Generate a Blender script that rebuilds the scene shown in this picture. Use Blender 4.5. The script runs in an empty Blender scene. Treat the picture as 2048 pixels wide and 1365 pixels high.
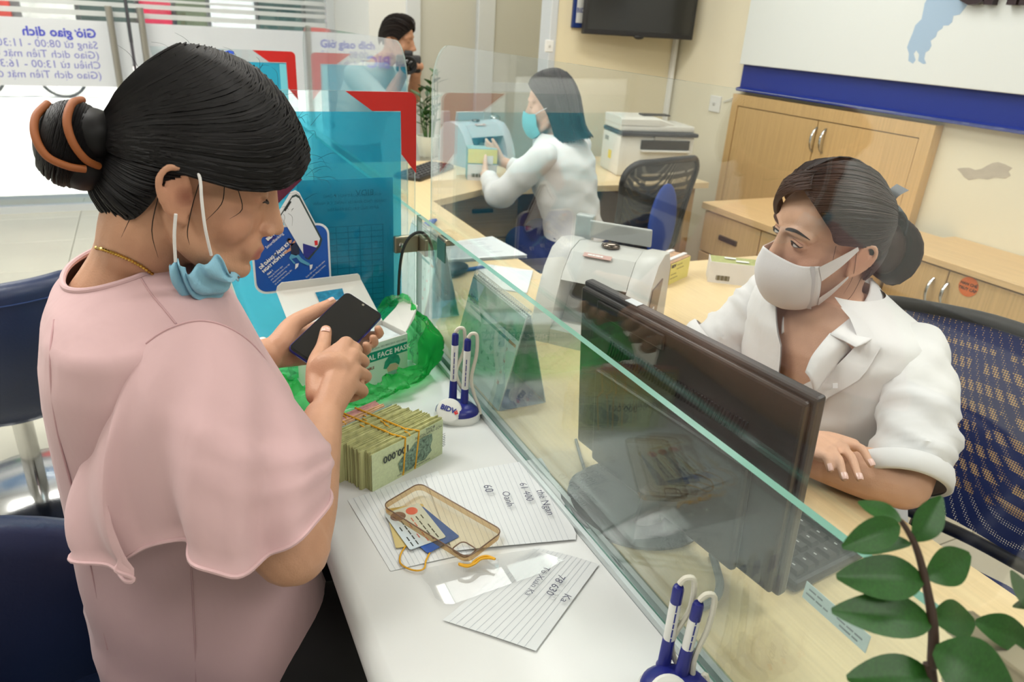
import bpy, bmesh, math, random
import numpy as np
from mathutils import Vector, Matrix, Quaternion
random.seed(7); np.random.seed(7)
S = bpy.context.scene
COL = S.collection
PI = math.pi
# ------------------------------------------------------------------ camera
CAM_H = 1.44
FPX, PITCH, ROLL, YAW = 1433.66, math.radians(24.0), math.radians(-3.596), math.radians(26.99)
_f = Vector((math.sin(YAW)*math.cos(PITCH), math.cos(YAW)*math.cos(PITCH), -math.sin(PITCH)))
_r0 = Vector((math.cos(YAW), -math.sin(YAW), 0)); _d0 = _f.cross(_r0)
CR = math.cos(ROLL)*_r0 + math.sin(ROLL)*_d0           # image right
CD = -math.sin(ROLL)*_r0 + math.cos(ROLL)*_d0          # image down
CF = _f                                                # viewing direction
cam_d = bpy.data.cameras.new('scene_camera'); cam = bpy.data.objects.new('scene_camera', cam_d); COL.objects.link(cam)
cam.matrix_world = Matrix(((CR.x, -CD.x, -CF.x, 0), (CR.y, -CD.y, -CF.y, 0), (CR.z, -CD.z, -CF.z, CAM_H), (0, 0, 0, 1)))
cam_d.sensor_width = 36; cam_d.lens = FPX/2048*36; cam_d.clip_start = 0.02; cam_d.clip_end = 200
cam_d.dof.use_dof = True; cam_d.dof.focus_distance = 0.95; cam_d.dof.aperture_fstop = 8.0
S.camera = cam
# ------------------------------------------------------------------ look
S.view_settings.view_transform = 'Standard'; S.view_settings.look = 'None'
S.view_settings.exposure = 0.0; S.view_settings.gamma = 1.0; S.view_settings.use_curve_mapping = False
S.cycles.max_bounces = 5; S.cycles.diffuse_bounces = 3; S.cycles.glossy_bounces = 2; S.cycles.transmission_bounces = 2; S.cycles.transparent_max_bounces = 18
S.cycles.use_light_tree = False; S.cycles.use_adaptive_sampling = True; S.cycles.adaptive_threshold = 0.08
S.cycles.caustics_reflective = False; S.cycles.caustics_refractive = False
# ------------------------------------------------------------------ daylight
W = bpy.data.worlds.new('world'); S.world = W; W.use_nodes = True
_wn = W.node_tree.nodes; _wb = _wn['Background']
_sky = _wn.new('ShaderNodeTexSky'); _sky.sky_type = 'HOSEK_WILKIE'; _sky.turbidity = 5.0; _sky.ground_albedo = 0.5
_sky.sun_direction = Vector((-0.30, -0.20, 0.93)).normalized()
W.node_tree.links.new(_sky.outputs[0], _wb.inputs[0]); _wb.inputs[1].default_value = 3.0
sun_d = bpy.data.lights.new('sun', 'SUN'); sun_d.energy = 9.0; sun_d.angle = 0.02; sun_d.color = (1, .96, .9)
sun = bpy.data.objects.new('sun', sun_d); COL.objects.link(sun)
sun.rotation_euler = Vector((0.30, 0.20, -0.93)).to_track_quat('-Z', 'Y').to_euler()
sun.location = (-3, 4, 12)
# ceiling lamps of the banking hall (the fixtures are built with the ceiling)
LAMPS = [(-1.2, 0.4, 12), (-1.2, 2.6, 32), (-0.35, 1.7, 22), (1.6, 0.2, 18), (1.55, 2.3, 18), (0.5, -1.2, 15), (-1.0, 4.8, 34), (1.5, 4.3, 12)]
CEIL = 2.75
for _x, _y, _e in LAMPS:
    ld = bpy.data.lights.new('ceiling_lamp_light', 'AREA'); ld.shape = 'RECTANGLE'; ld.size = 1.15; ld.size_y = 0.55
    ld.energy = _e; ld.color = (1.0, 0.985, 0.955)
    lo = bpy.data.objects.new('ceiling_lamp_light', ld); COL.objects.link(lo); lo.location = (_x, _y, CEIL-0.03)

# ------------------------------------------------------------------ pixel -> place (2048 x 1365 frame)
ORG = Vector((0, 0, CAM_H))
def ray(px, py): return CR*((px-1024)/FPX) + CD*((py-682.5)/FPX) + CF
def at_z(px, py, z): v = ray(px, py); return ORG + v*((z-CAM_H)/v.z)
def at_x(px, py, x): v = ray(px, py); return ORG + v*(x/v.x)
def at_y(px, py, y): v = ray(px, py); return ORG + v*(y/v.y)
def at_d(px, py, d): return ORG + ray(px, py)*d

# ------------------------------------------------------------------ materials
def lin(c):
    return tuple(((v/255)/12.92 if v/255 <= .04045 else ((v/255+.055)/1.055)**2.4) for v in c)
_M = {}
def mat(name, rgb=(200, 200, 200), rough=.5, metal=0., noise=None, bump=None, coat=0., sss=0., spec=.5, emit=None, alpha=None, sheen=0.):
    """procedural principled material: rgb in sRGB; noise=(scale, amount[, stretch]); bump=(scale, strength[, stretch])"""
    if name in _M: return _M[name]
    m = bpy.data.materials.new(name); m.use_nodes = True; nt = m.node_tree; N = nt.nodes; L = nt.links
    b = N['Principled BSDF']; col = lin(rgb)
    b.inputs['Base Color'].default_value = (*col, 1); b.inputs['Roughness'].default_value = rough; b.inputs['Metallic'].default_value = metal
    b.inputs['Specular IOR Level'].default_value = spec
    if coat: b.inputs['Coat Weight'].default_value = coat; b.inputs['Coat Roughness'].default_value = .12
    if sss:
        b.inputs['Subsurface Weight'].default_value = sss; b.inputs['Subsurface Radius'].default_value = (.01, .004, .002); b.inputs['Subsurface Scale'].default_value = .6
    if sheen: b.inputs['Sheen Weight'].default_value = sheen; b.inputs['Sheen Roughness'].default_value = .4
    if emit: b.inputs['Emission Color'].default_value = (*lin(emit[0]), 1); b.inputs['Emission Strength'].default_value = emit[1]; m.cycles.emission_sampling = 'NONE'
    if alpha is not None: b.inputs['Alpha'].default_value = alpha
    tc = None
    def coords(stretch):
        nonlocal tc
        if tc is None: tc = N.new('ShaderNodeTexCoord')
        mp = N.new('ShaderNodeMapping'); L.new(tc.outputs['Object'], mp.inputs[0])
        mp.inputs['Scale'].default_value = stretch or (1, 1, 1); return mp
    if noise:
        mp = coords(noise[2] if len(noise) > 2 else None)
        n = N.new('ShaderNodeTexNoise'); n.inputs['Scale'].default_value = noise[0]; n.inputs['Detail'].default_value = 5
        L.new(mp.outputs[0], n.inputs['Vector'])
        r = N.new('ShaderNodeValToRGB'); a = noise[1]
        r.color_ramp.elements[0].position = .3; r.color_ramp.elements[1].position = .7
        r.color_ramp.elements[0].color = (*[max(0, c*(1-a)) for c in col], 1); r.color_ramp.elements[1].color = (*[min(1, c*(1+a)) for c in col], 1)
        L.new(n.outputs['Fac'], r.inputs[0]); L.new(r.outputs[0], b.inputs['Base Color'])
    if bump:
        mp = coords(bump[2] if len(bump) > 2 else None)
        n = N.new('ShaderNodeTexNoise'); n.inputs['Scale'].default_value = bump[0]; n.inputs['Detail'].default_value = 4
        L.new(mp.outputs[0], n.inputs['Vector'])
        bp = N.new('ShaderNodeBump'); bp.inputs['Strength'].default_value = bump[1]; bp.inputs['Distance'].default_value = .004
        L.new(n.outputs['Fac'], bp.inputs['Height']); L.new(bp.outputs[0], b.inputs['Normal'])
    _M[name] = m; return m

def sheet_mat(name, tint=(250, 252, 250), refl=1.0, rough=.02, haze=0., hazecol=(235, 240, 240), ior=1.5):
    """thin clear sheet: transparent with a Fresnel reflection and an optional milky film"""
    if name in _M: return _M[name]
    m = bpy.data.materials.new(name); m.use_nodes = True; nt = m.node_tree; N = nt.nodes; L = nt.links
    N.remove(N['Principled BSDF']); out = N['Material Output']
    t = N.new('ShaderNodeBsdfTransparent'); t.inputs[0].default_value = (*lin(tint), 1)
    g = N.new('ShaderNodeBsdfGlossy'); g.inputs['Roughness'].default_value = rough; g.inputs[0].default_value = (1, 1, 1, 1)
    # Schlick-like reflectance that does not depend on the side the sheet is seen from
    geo = N.new('ShaderNodeNewGeometry')
    dot = N.new('ShaderNodeVectorMath'); dot.operation = 'DOT_PRODUCT'; L.new(geo.outputs['Incoming'], dot.inputs[0]); L.new(geo.outputs['Normal'], dot.inputs[1])
    ab = N.new('ShaderNodeMath'); ab.operation = 'ABSOLUTE'; L.new(dot.outputs['Value'], ab.inputs[0])
    om = N.new('ShaderNodeMath'); om.operation = 'SUBTRACT'; om.inputs[0].default_value = 1; L.new(ab.outputs[0], om.inputs[1])
    pw = N.new('ShaderNodeMath'); pw.operation = 'POWER'; L.new(om.outputs[0], pw.inputs[0]); pw.inputs[1].default_value = 5
    r0 = ((ior-1)/(ior+1))**2
    ma = N.new('ShaderNodeMath'); ma.operation = 'MULTIPLY_ADD'; L.new(pw.outputs[0], ma.inputs[0]); ma.inputs[1].default_value = (1-r0)*refl; ma.inputs[2].default_value = r0*refl
    mx = N.new('ShaderNodeMixShader'); L.new(ma.outputs[0], mx.inputs[0]); L.new(g.outputs[0], mx.inputs[2])
    if haze:
        d = N.new('ShaderNodeBsdfDiffuse'); d.inputs[0].default_value = (*lin(hazecol), 1)
        tr = N.new('ShaderNodeBsdfTranslucent'); tr.inputs[0].default_value = (*lin(hazecol), 1)
        a = N.new('ShaderNodeMixShader'); a.inputs[0].default_value = .5; L.new(d.outputs[0], a.inputs[1]); L.new(tr.outputs[0], a.inputs[2])
        h = N.new('ShaderNodeMixShader'); h.inputs[0].default_value = haze; L.new(t.outputs[0], h.inputs[1]); L.new(a.outputs[0], h.inputs[2])
        L.new(h.outputs[0], mx.inputs[1])
    else: L.new(t.outputs[0], mx.inputs[1])
    L.new(mx.outputs[0], out.inputs[0]); _M[name] = m; return m

def wood(name, rgb, axis, rough=.38, amount=.10):
    """laminate with a fine straight grain running along axis ('x','y','z')"""
    st = {'x': (1.2, 60, 60), 'y': (60, 1.2, 60), 'z': (60, 60, 1.2)}[axis]
    return mat(name, rgb, rough, noise=(3.0, amount, st), spec=.4)

# ------------------------------------------------------------------ mesh builder
def V3(p): return Vector(p)
class MB:
    def __init__(s): s.v = []; s.f = []; s.mi = []; s.m = 0
    def use(s, i): s.m = i; return s
    def add(s, vs, fs):
        o = len(s.v); s.v += [tuple(v) for v in vs]; s.f += [tuple(i+o for i in f) for f in fs]; s.mi += [s.m]*len(fs); return s
    def obox(s, c, ax, ay, az):
        c, ax, ay, az = map(V3, (c, ax, ay, az))
        vs = [c+ax*i+ay*j+az*k for i in (-1, 1) for j in (-1, 1) for k in (-1, 1)]
        fs = [(0, 1, 3, 2), (4, 6, 7, 5), (0, 4, 5, 1), (2, 3, 7, 6), (0, 2, 6, 4), (1, 5, 7, 3)]
        if ax.cross(ay).dot(az) < 0: fs = [f[::-1] for f in fs]
        return s.add(vs, fs)
    def box(s, x0, x1, y0, y1, z0, z1):
        return s.obox(((x0+x1)/2, (y0+y1)/2, (z0+z1)/2), ((x1-x0)/2, 0, 0), (0, (y1-y0)/2, 0), (0, 0, (z1-z0)/2))
    def rbox(s, c, ax, ay, az, r, seg=2):
        """box with rounded edges; ax, ay, az are half-axis vectors"""
        c, ax, ay, az = map(V3, (c, ax, ay, az)); lx, ly, lz = ax.length, ay.length, az.length
        bm = bmesh.new(); bmesh.ops.create_cube(bm, size=2)
        for v in bm.verts: v.co = Vector((v.co.x*lx, v.co.y*ly, v.co.z*lz))
        r = min(r, lx*.98, ly*.98, lz*.98)
        bmesh.ops.bevel(bm, geom=list(bm.edges), offset=r, segments=seg, profile=.5, affect='EDGES')
        ux, uy, uz = ax/lx, ay/ly, az/lz
        flip = ux.cross(uy).dot(uz) < 0
        bm.verts.index_update()
        vs = [c+ux*v.co.x+uy*v.co.y+uz*v.co.z for v in bm.verts]; fs = [tuple(v.index for v in (reversed(f.verts) if flip else f.verts)) for f in bm.faces]
        bm.free(); return s.add(vs, fs)
    def prism(s, poly, o, u, v, w):
        """flat outline poly [(a,b)] in plane o + a*u + b*v, extruded by vector w"""
        o, u, v, w = map(V3, (o, u, v, w)); n = len(poly)
        A = [o+u*a+v*b for a, b in poly]; B = [p+w for p in A]
        area = sum(poly[i][0]*poly[(i+1) % n][1]-poly[(i+1) % n][0]*poly[i][1] for i in range(n))
        flip = (area > 0) == (u.cross(v).dot(w) > 0)
        fs = [tuple(range(n)), tuple(range(2*n-1, n-1, -1))]+[(i, i+n, (i+1) % n+n, (i+1) % n) for i in range(n)]
        if flip: fs = [f[::-1] for f in fs]
        return s.add(A+B, fs)
    def poly(s, pts): return s.add(pts, [tuple(range(len(pts)))])
    def grid(s, P):
        """P[i][j] points -> quads"""
        r, c = len(P), len(P[0])
        return s.add([p for row in P for p in row], [(i*c+j, i*c+j+1, (i+1)*c+j+1, (i+1)*c+j) for i in range(r-1) for j in range(c-1)])
    def loft(s, rings, close=True, caps=True):
        """rings: list of equal length point loops"""
        n = len(rings[0]); k = len(rings)
        vs = [p for r in rings for p in r]; fs = []
        for i in range(k-1):
            for j in range(n if close else n-1):
                fs.append((i*n+j, i*n+(j+1) % n, (i+1)*n+(j+1) % n, (i+1)*n+j))
        if caps and close: fs += [tuple(range(n-1, -1, -1)), tuple((k-1)*n+j for j in range(n))]
        return s.add(vs, fs)
    def tube(s, pts, rad, n=10, caps=True, sub=0, flat=1.0, up=None):
        """round tube through pts; rad a number or one per point; sub>0 smooths by Catmull-Rom; flat squashes the section"""
        pts = [V3(p) for p in pts]; rad = list(rad) if hasattr(rad, '__len__') else [rad]*len(pts)
        if sub: pts, rad = crom(pts, rad, sub)
        T = []
        for i in range(len(pts)):
            a = pts[max(0, i-1)]; b = pts[min(len(pts)-1, i+1)]; T.append((b-a).normalized() if (b-a).length > 1e-9 else Vector((0, 0, 1)))
        ref = V3(up) if up else (Vector((0, 0, 1)) if abs(T[0].z) < .9 else Vector((1, 0, 0)))
        nrm = (ref-T[0]*ref.dot(T[0])).normalized(); rings = []
        for i, p in enumerate(pts):
            nrm = nrm-T[i]*nrm.dot(T[i]); nrm = nrm.normalized() if nrm.length > 1e-6 else T[i].orthogonal().normalized()
            bn = T[i].cross(nrm)
            rings.append([p+(nrm*math.cos(t)*flat+bn*math.sin(t))*rad[i] for t in [2*PI*j/n for j in range(n)]])
        return s.loft(rings, caps=caps)
    def capsule(s, pts, rad, n=14, sub=4, flat=1.0, up=None):
        """tube with rounded ends (limbs, fingers)"""
        pts = [V3(p) for p in pts]; rad = list(rad)
        pts, rad = crom(pts, rad, sub)
        def ends(p, q, r):
            d = (p-q).normalized(); return [(p+d*r*math.sin(a), r*math.cos(a)) for a in (PI*.46, PI*.36, PI*.22, PI*.1)]
        head = ends(pts[0], pts[1], rad[0]); tail = ends(pts[-1], pts[-2], rad[-1])[::-1]
        pts = [h[0] for h in head]+pts+[t[0] for t in tail]; rad = [h[1] for h in head]+rad+[t[1] for t in tail]
        return s.tube(pts, rad, n=n, flat=flat, up=up)
    def lathe(s, prof, c, axis=(0, 0, 1), n=24):
        """profile [(r, h)] turned about axis through c"""
        c = V3(c); a = V3(axis).normalized(); u = a.orthogonal().normalized(); w = a.cross(u)
        return s.loft([[c+a*h+(u*math.cos(2*PI*j/n)+w*math.sin(2*PI*j/n))*max(r, 1e-5) for j in range(n)] for r, h in prof])
    def ell(s, c, ax, ay, az, n=20, k=12):
        """ellipsoid with half-axis vectors"""
        c, ax, ay, az = map(V3, (c, ax, ay, az)); rings = []
        for i in range(1, k):
            t = PI*i/k; rings.append([c-az*math.cos(t)+(ax*math.cos(2*PI*j/n)+ay*math.sin(2*PI*j/n))*math.sin(t) for j in range(n)])
        o = len(s.v); s.loft(rings, caps=False)
        b = len(s.v); s.v += [tuple(c-az), tuple(c+az)]
        e = o+(k-2)*n
        for j in range(n):
            s.f.append((b, o+(j+1) % n, o+j)); s.f.append((b+1, e+j, e+(j+1) % n)); s.mi += [s.m, s.m]
        return s
    def merge(s, o): 
        k = len(s.v); s.v += o.v; s.f += [tuple(i+k for i in f) for f in o.f]; s.mi += o.mi; return s
    def xf(s, M):
        s.v = [tuple(M @ Vector(v)) for v in s.v]; return s
    def mesh(s, name, origin=(0, 0, 0)):
        me = bpy.data.meshes.new(name); o = V3(origin)
        me.from_pydata([(v[0]-o.x, v[1]-o.y, v[2]-o.z) for v in s.v], [], s.f); me.update(); return me
    def build(s, name, m, parent=None, smooth=False, angle=40, label=None, cat=None, group=None, kind=None, loc=None):
        if not isinstance(m, (list, tuple)): m = [m]
        if parent is not None: o = wloc(parent)
        elif loc is not None: o = V3(loc)
        else:
            a = np.array(s.v); lo = a.min(0); hi = a.max(0); o = Vector(((lo[0]+hi[0])/2, (lo[1]+hi[1])/2, lo[2]))
        me = s.mesh(name, o)
        for x in m: me.materials.append(x)
        if len(m) > 1: me.polygons.foreach_set('material_index', s.mi)
        finish(me, smooth, angle)
        ob = bpy.data.objects.new(name, me); COL.objects.link(ob)
        if parent is not None: ob.parent = parent
        else: ob.location = o
        if label: tag(ob, label, cat, group)
        if kind: ob['kind'] = kind
        return ob
def finish(me, smooth, angle=40):
    bm = bmesh.new(); bm.from_mesh(me); bmesh.ops.recalc_face_normals(bm, faces=bm.faces)
    if smooth:
        lim = math.radians(angle)
        for f in bm.faces: f.smooth = True
        for e in bm.edges:
            if len(e.link_faces) == 2 and e.calc_face_angle(0) > lim: e.smooth = False
    bm.to_mesh(me); bm.free(); me.update()
def wloc(o):
    p = Vector((0, 0, 0))
    while o is not None: p += o.location; o = o.parent
    return p
def tag(o, label, cat=None, group=None, kind=None):
    o['label'] = label
    if cat: o['category'] = cat
    if group: o['group'] = group
    if kind: o['kind'] = kind
    return o
def thing(name, loc, label, cat, group=None):
    o = bpy.data.objects.new(name, None); COL.objects.link(o); o.location = loc; o.empty_display_size = .05
    return tag(o, label, cat, group)
def crom(pts, rad, sub):
    P = []; Rr = []; n = len(pts)
    for i in range(n-1):
        p0, p1, p2, p3 = pts[max(0, i-1)], pts[i], pts[i+1], pts[min(n-1, i+2)]
        r0, r1, r2, r3 = rad[max(0, i-1)], rad[i], rad[i+1], rad[min(n-1, i+2)]
        for j in range(sub):
            t = j/sub; a, b, c, d = -.5*t+t*t-.5*t**3, 1-2.5*t*t+1.5*t**3, .5*t+2*t*t-1.5*t**3, -.5*t*t+.5*t**3
            P.append(p0*a+p1*b+p2*c+p3*d); Rr.append(max(1e-5, r0*a+r1*b+r2*c+r3*d))
    P.append(pts[-1]); Rr.append(rad[-1]); return P, Rr
def arc(c, r, a0, a1, n=6): return [(c[0]+r*math.cos(a0+(a1-a0)*i/n), c[1]+r*math.sin(a0+(a1-a0)*i/n)) for i in range(n+1)]
def rrect(x0, x1, y0, y1, r, n=5, corners=(1, 1, 1, 1)):
    """rounded rectangle outline; corners = (bl, br, tr, tl)"""
    P = []
    for k, (cx, cy, a) in enumerate(((x0, y0, PI), (x1, y0, 1.5*PI), (x1, y1, 0), (x0, y1, .5*PI))):
        if corners[k] and r > 0: P += arc((cx+(r if cx == x0 else -r), cy+(r if cy == y0 else -r)), r, a, a+PI/2, n)
        else: P.append((cx, cy))
    return P
import unicodedata
def _stroke(pts, w):
    """flat ribbon along 2-d points"""
    L_, R_ = [], []
    for i, (x, y) in enumerate(pts):
        a = pts[max(0, i-1)]; b = pts[min(len(pts)-1, i+1)]; dx, dy = b[0]-a[0], b[1]-a[1]; n = math.hypot(dx, dy) or 1
        L_.append((x-dy/n*w, y+dx/n*w)); R_.append((x+dy/n*w, y-dx/n*w))
    return L_, R_
def _glyphs(s, size, align, bold, depth):
    cu = bpy.data.curves.new('t', 'FONT'); cu.body = s; cu.size = size; cu.align_x = align; cu.offset = bold; cu.resolution_u = 2; cu.extrude = depth/2
    ob = bpy.data.objects.new('t', cu); COL.objects.link(ob)
    me = bpy.data.meshes.new_from_object(ob.evaluated_get(bpy.context.evaluated_depsgraph_get()))
    bpy.data.objects.remove(ob); bpy.data.curves.remove(cu); return me
def _ext(me):
    a = np.empty(len(me.vertices)*3); me.vertices.foreach_get('co', a); a = a.reshape(-1, 3); bpy.data.meshes.remove(me)
    return (a[:, 0].min(), a[:, 0].max(), a[:, 1].max()) if len(a) else (0, 0, 0)
def text(name, s, size, o, u, v, m, parent, align='LEFT', lift=.0004, bold=0., depth=0.):
    """flat lettering: o = anchor, u = writing direction, v = up direction (unit vectors); depth > 0 makes solid letters.
    Vietnamese accents are drawn as strokes over the plain letters."""
    base = ''; marks = []
    for ch in s:
        d = unicodedata.normalize('NFD', ch)
        base += d[0]
        for c in d[1:]: marks.append((len(base)-1, c))
    me = _glyphs(base, size, align, bold, depth)
    vs = [tuple(q.co) for q in me.vertices]; fs = [tuple(p.vertices) for p in me.polygons]
    if marks:
        x0 = min(q[0] for q in vs); k = size; done = {}
        for i, c in marks:
            if i not in done:
                e1 = _ext(_glyphs(base[:i+1], size, 'LEFT', bold, 0)); e0 = _ext(_glyphs(base[i], size, 'LEFT', bold, 0)); first = _ext(_glyphs(base[0], size, 'LEFT', bold, 0))[0]
                done[i] = [x0-first+e1[1]-(e0[1]-e0[0])/2, e0[2], (e0[1]-e0[0]), 0]
            cx, top, wd, n = done[i]; y = top+.07*k+.13*k*n; w_ = .028*k+bold; h = .09*k
            P = {'\u0300': [(-.09, .12), (.06, .0)], '\u0301': [(.09, .12), (-.06, .0)], '\u0302': [(-.13, .0), (0, .11), (.13, .0)], '\u0306': [(-.12, .11), (-.06, .02), (.06, .02), (.12, .11)],
                 '\u0303': [(-.14, .02), (-.07, .09), (.07, .03), (.14, .1)], '\u0309': [(-.05, .13), (.04, .15), (.06, .08), (0, .04), (0, .0)]}.get(c)
            if c == '\u0323': ctr = [(cx-.03*k, -.16*k), (cx+.03*k, -.16*k)]; w_ = .035*k+bold
            elif c == '\u031b': ctr = [(cx+wd*.38, top-.06*k), (cx+wd*.55, top-.02*k), (cx+wd*.58, top+.09*k)]
            elif P: ctr = [(cx+a*k, y+b*k) for a, b in P]; done[i][3] += 1
            else: continue
            A, B = _stroke(ctr, w_); q0 = len(vs); n_ = len(A)
            for zz in ((-depth/2, depth/2) if depth else (0,)):
                q0 = len(vs); vs += [(a, b, zz) for a, b in A]+[(a, b, zz) for a, b in B]; fs += [(q0+j, q0+j+1, q0+n_+j+1, q0+n_+j) for j in range(n_-1)]
    o, u, v = V3(o), V3(u).normalized(), V3(v).normalized(); w = u.cross(v); base_ = wloc(parent); bpy.data.meshes.remove(me)
    me = bpy.data.meshes.new(name); me.from_pydata([tuple(o+u*q[0]+v*q[1]+w*(q[2]+lift)-base_) for q in vs], [], fs)
    me.materials.append(m); me.update()
    r = bpy.data.objects.new(name, me); COL.objects.link(r); r.parent = parent; return r
def union(mb, voxel, smooth_it=4, factor=.5, name='body'):
    """one continuous surface from overlapping closed shapes"""
    me = bpy.data.meshes.new('u'); me.from_pydata(mb.v, [], mb.f); me.update(); finish(me, False)
    ob = bpy.data.objects.new('u', me); COL.objects.link(ob)
    r = ob.modifiers.new('r', 'REMESH'); r.mode = 'VOXEL'; r.voxel_size = voxel; r.use_smooth_shade = True
    if smooth_it: q = ob.modifiers.new('s', 'SMOOTH'); q.iterations = smooth_it; q.factor = factor
    out = bpy.data.meshes.new_from_object(ob.evaluated_get(bpy.context.evaluated_depsgraph_get()))
    bpy.data.objects.remove(ob); bpy.data.meshes.remove(me); out.name = name; return out
def place_mesh(name, me, m, parent, smooth=True):
    base = wloc(parent); a = np.empty(len(me.vertices)*3); me.vertices.foreach_get('co', a)
    a = a.reshape(-1, 3)-np.array(base); me.vertices.foreach_set('co', a.ravel())
    me.materials.clear(); me.materials.append(m)
    if smooth: me.polygons.foreach_set('use_smooth', [True]*len(me.polygons))
    me.update(); ob = bpy.data.objects.new(name, me); COL.objects.link(ob); ob.parent = parent; return ob
def dashes(name, o, u, v, lengths, h, m, parent, gap=.25, lift=.0004):
    """line of print too small to read: short bars"""
    o, u, v = V3(o), V3(u).normalized(), V3(v).normalized(); w = u.cross(v); mb = MB(); x = 0
    for L in lengths: mb.obox(o+u*(x+L/2)+v*h/2+w*lift, u*L/2, v*h/2, w*.0001); x += L+h*gap*4
    return mb.build(name, m, parent)
X, Y, Z = Vector((1, 0, 0)), Vector((0, 1, 0)), Vector((0, 0, 1))
# ================================================================== THE SETTING
T = 0.79                       # height of counter and desks
WX, BY, PY, SY = 2.8, 3.62, 5.0, 6.0   # right wall, TV wall, door partition, shop front
m_tile = mat('floor_tile', (206, 203, 186), .28, noise=(2.2, .06), spec=.4)
m_grout = mat('grout', (126, 122, 108), .9)
m_wall = mat('wall_paint_cream', (238, 231, 206), .75, noise=(1.5, .03), bump=(90, .06))
m_wall2 = mat('wall_paint_beige', (230, 219, 186), .75, noise=(1.5, .03), bump=(90, .06))
m_white = mat('white_paint', (236, 236, 232), .6)
m_ceil = mat('ceiling_white', (240, 240, 236), .8)
m_alu = mat('aluminium_frame', (214, 218, 220), .35, metal=.25)
m_panelgrey = mat('frosted_grey_panel', (196, 194, 180), .5, noise=(1.0, .02))
floor = MB().box(-3.2, WX+.1, -2.6, SY, -.08, -.004).build('floor', m_grout, kind='structure', label='pale beige tiled floor of the banking hall')
ts = .597
tb = MB().rbox((0, 0, -.006), (ts/2, 0, 0), (0, ts/2, 0), (0, 0, .006), .0015, 1)
tme = tb.mesh('tile'); tme.materials.append(m_tile); finish(tme, False)
for i in range(-5, 5):
    for j in range(-8, 7):
        o = bpy.data.objects.new('tile', tme); COL.objects.link(o); o.parent = floor
        o.location = Vector((.06+.6*i+.3, 2.218+.6*j+.3, 0))-floor.location
MB().box(-3.2, WX+.1, -2.6, SY, CEIL, CEIL+.1).build('ceiling', m_ceil, kind='structure')
MB().box(WX, WX+.1, -2.6, PY, 0, CEIL).build('wall_right', m_wall, kind='structure', label='cream painted wall behind the tellers')
MB().box(-3.2, WX+.1, -2.7, -2.6, 0, CEIL).build('wall_front', m_white, kind='structure')
MB().box(-3.3, -3.2, -2.7, SY, 0, CEIL).build('wall_left', m_white, kind='structure')
MB().box(1.99, WX, BY, BY+.1, 0, CEIL).build('wall_back', m_wall2, kind='structure', label='beige stub wall carrying the television')
# white end trim of the stub wall and cable duct in the corner
MB().rbox((1.97, BY+.05, CEIL/2), (.022, 0, 0), (0, .058, 0), (0, 0, CEIL/2), .006).build('trim_1', m_alu, kind='structure')
MB().rbox((2.765, BY-.014, CEIL/2), (.012, 0, 0), (0, .014, 0), (0, 0, CEIL/2), .003).build('trim_2', m_white, kind='structure')
# ---- door partition beyond the counter
pa = MB().box(1.62, WX, PY+.03, PY+.08, 0, CEIL).build('wall_partition', m_panelgrey, kind='structure', label='grey panel partition with pale aluminium posts')
for xx, w in ((1.66, .05), (2.19, .065), (2.78, .04)):
    MB().rbox((xx, PY+.02, CEIL/2), (w/1, 0, 0), (0, .03, 0), (0, 0, CEIL/2), .006).build('post', m_alu, pa)
MB().rbox((2.4, PY+.02, 1.0), (.2, 0, 0), (0, .016, 0), (0, 0, .035), .005).build('rail', m_alu, pa)
d1 = MB().box(2.26, 2.74, PY+.005, PY+.03, .02, 2.1).build('door_1', m_panelgrey, kind='structure', label='grey panelled door with a round steel knob')
MB().lathe([(.0, 0), (.024, 0), (.026, .012), (.012, .02), (.012, .045), (.028, .055), (.03, .07), (.02, .085), (0, .088)], at_y(985, 236, PY+.006), (0, -1, 0)).build('door_knob', mat('steel', (190, 188, 182), .25, metal=1), d1, True)
# white column between shop front and partition
MB().box(1.36, 1.62, PY+.0, SY+.1, 0, CEIL).build('wall_column', mat('column_white', (226, 226, 220), .6, noise=(1.2, .02)), kind='structure', label='white column between shop front and door partition')
# ---- shop front with glass doors
sf = MB()
sf.box(-3.2, 1.36, SY-.03, SY+.05, 2.35, CEIL).box(-3.2, 1.36, SY-.02, SY+.04, 0, .05)
for xx in (-3.17, -1.9, 1.33): sf.box(xx-.03, xx+.03, SY-.02, SY+.04, 0, 2.4)
win = sf.build('window_1', m_alu, kind='structure', label='glass shop front onto the street with white film')
xs_seam = at_y(262, 80, SY).x
m_glass = sheet_mat('street_glass', (246, 250, 248))
for a, b in ((-3.14, -1.93), (-1.87, xs_seam-.012), (xs_seam+.012, 1.30)):
    MB().box(a, b, SY, SY+.008, .05, 2.35).build('pane', m_glass, win)
m_film = sheet_mat('white_film', (250, 250, 250), refl=.4, rough=.3, haze=.93, hazecol=(246, 246, 246))
m_stripe = sheet_mat('pale_stripe_film', (250, 250, 250), refl=.3, rough=.3, haze=.8, hazecol=(240, 240, 236))
zf0 = at_y(100, 172, SY).z; zf1 = at_y(300, 47, SY).z
for a, b in ((-1.87, xs_seam-.012), (xs_seam+.012, 1.30)):
    MB().box(a, b, SY-.003, SY-.001, zf0, zf1).build('film', m_film, win)
    for pa_, pb_ in ((33, 43), (15, 24), (4, 9), (-12, -3), (-30, -20)):
        z0 = at_y(400, pb_, SY).z; z1 = at_y(400, pa_, SY).z
        MB().box(a, b, SY-.003, SY-.001, z1, z0).build('film', m_stripe, win)
MB().box(xs_seam-.008, xs_seam+.008, SY-.004, SY+.012, .05, 2.35).build('seam', mat('dark_seam', (70, 66, 72), .4), win)
m_steel = mat('brushed_steel', (170, 166, 156), .3, metal=.9, bump=(200, .1, (1, 1, 20)))
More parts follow.
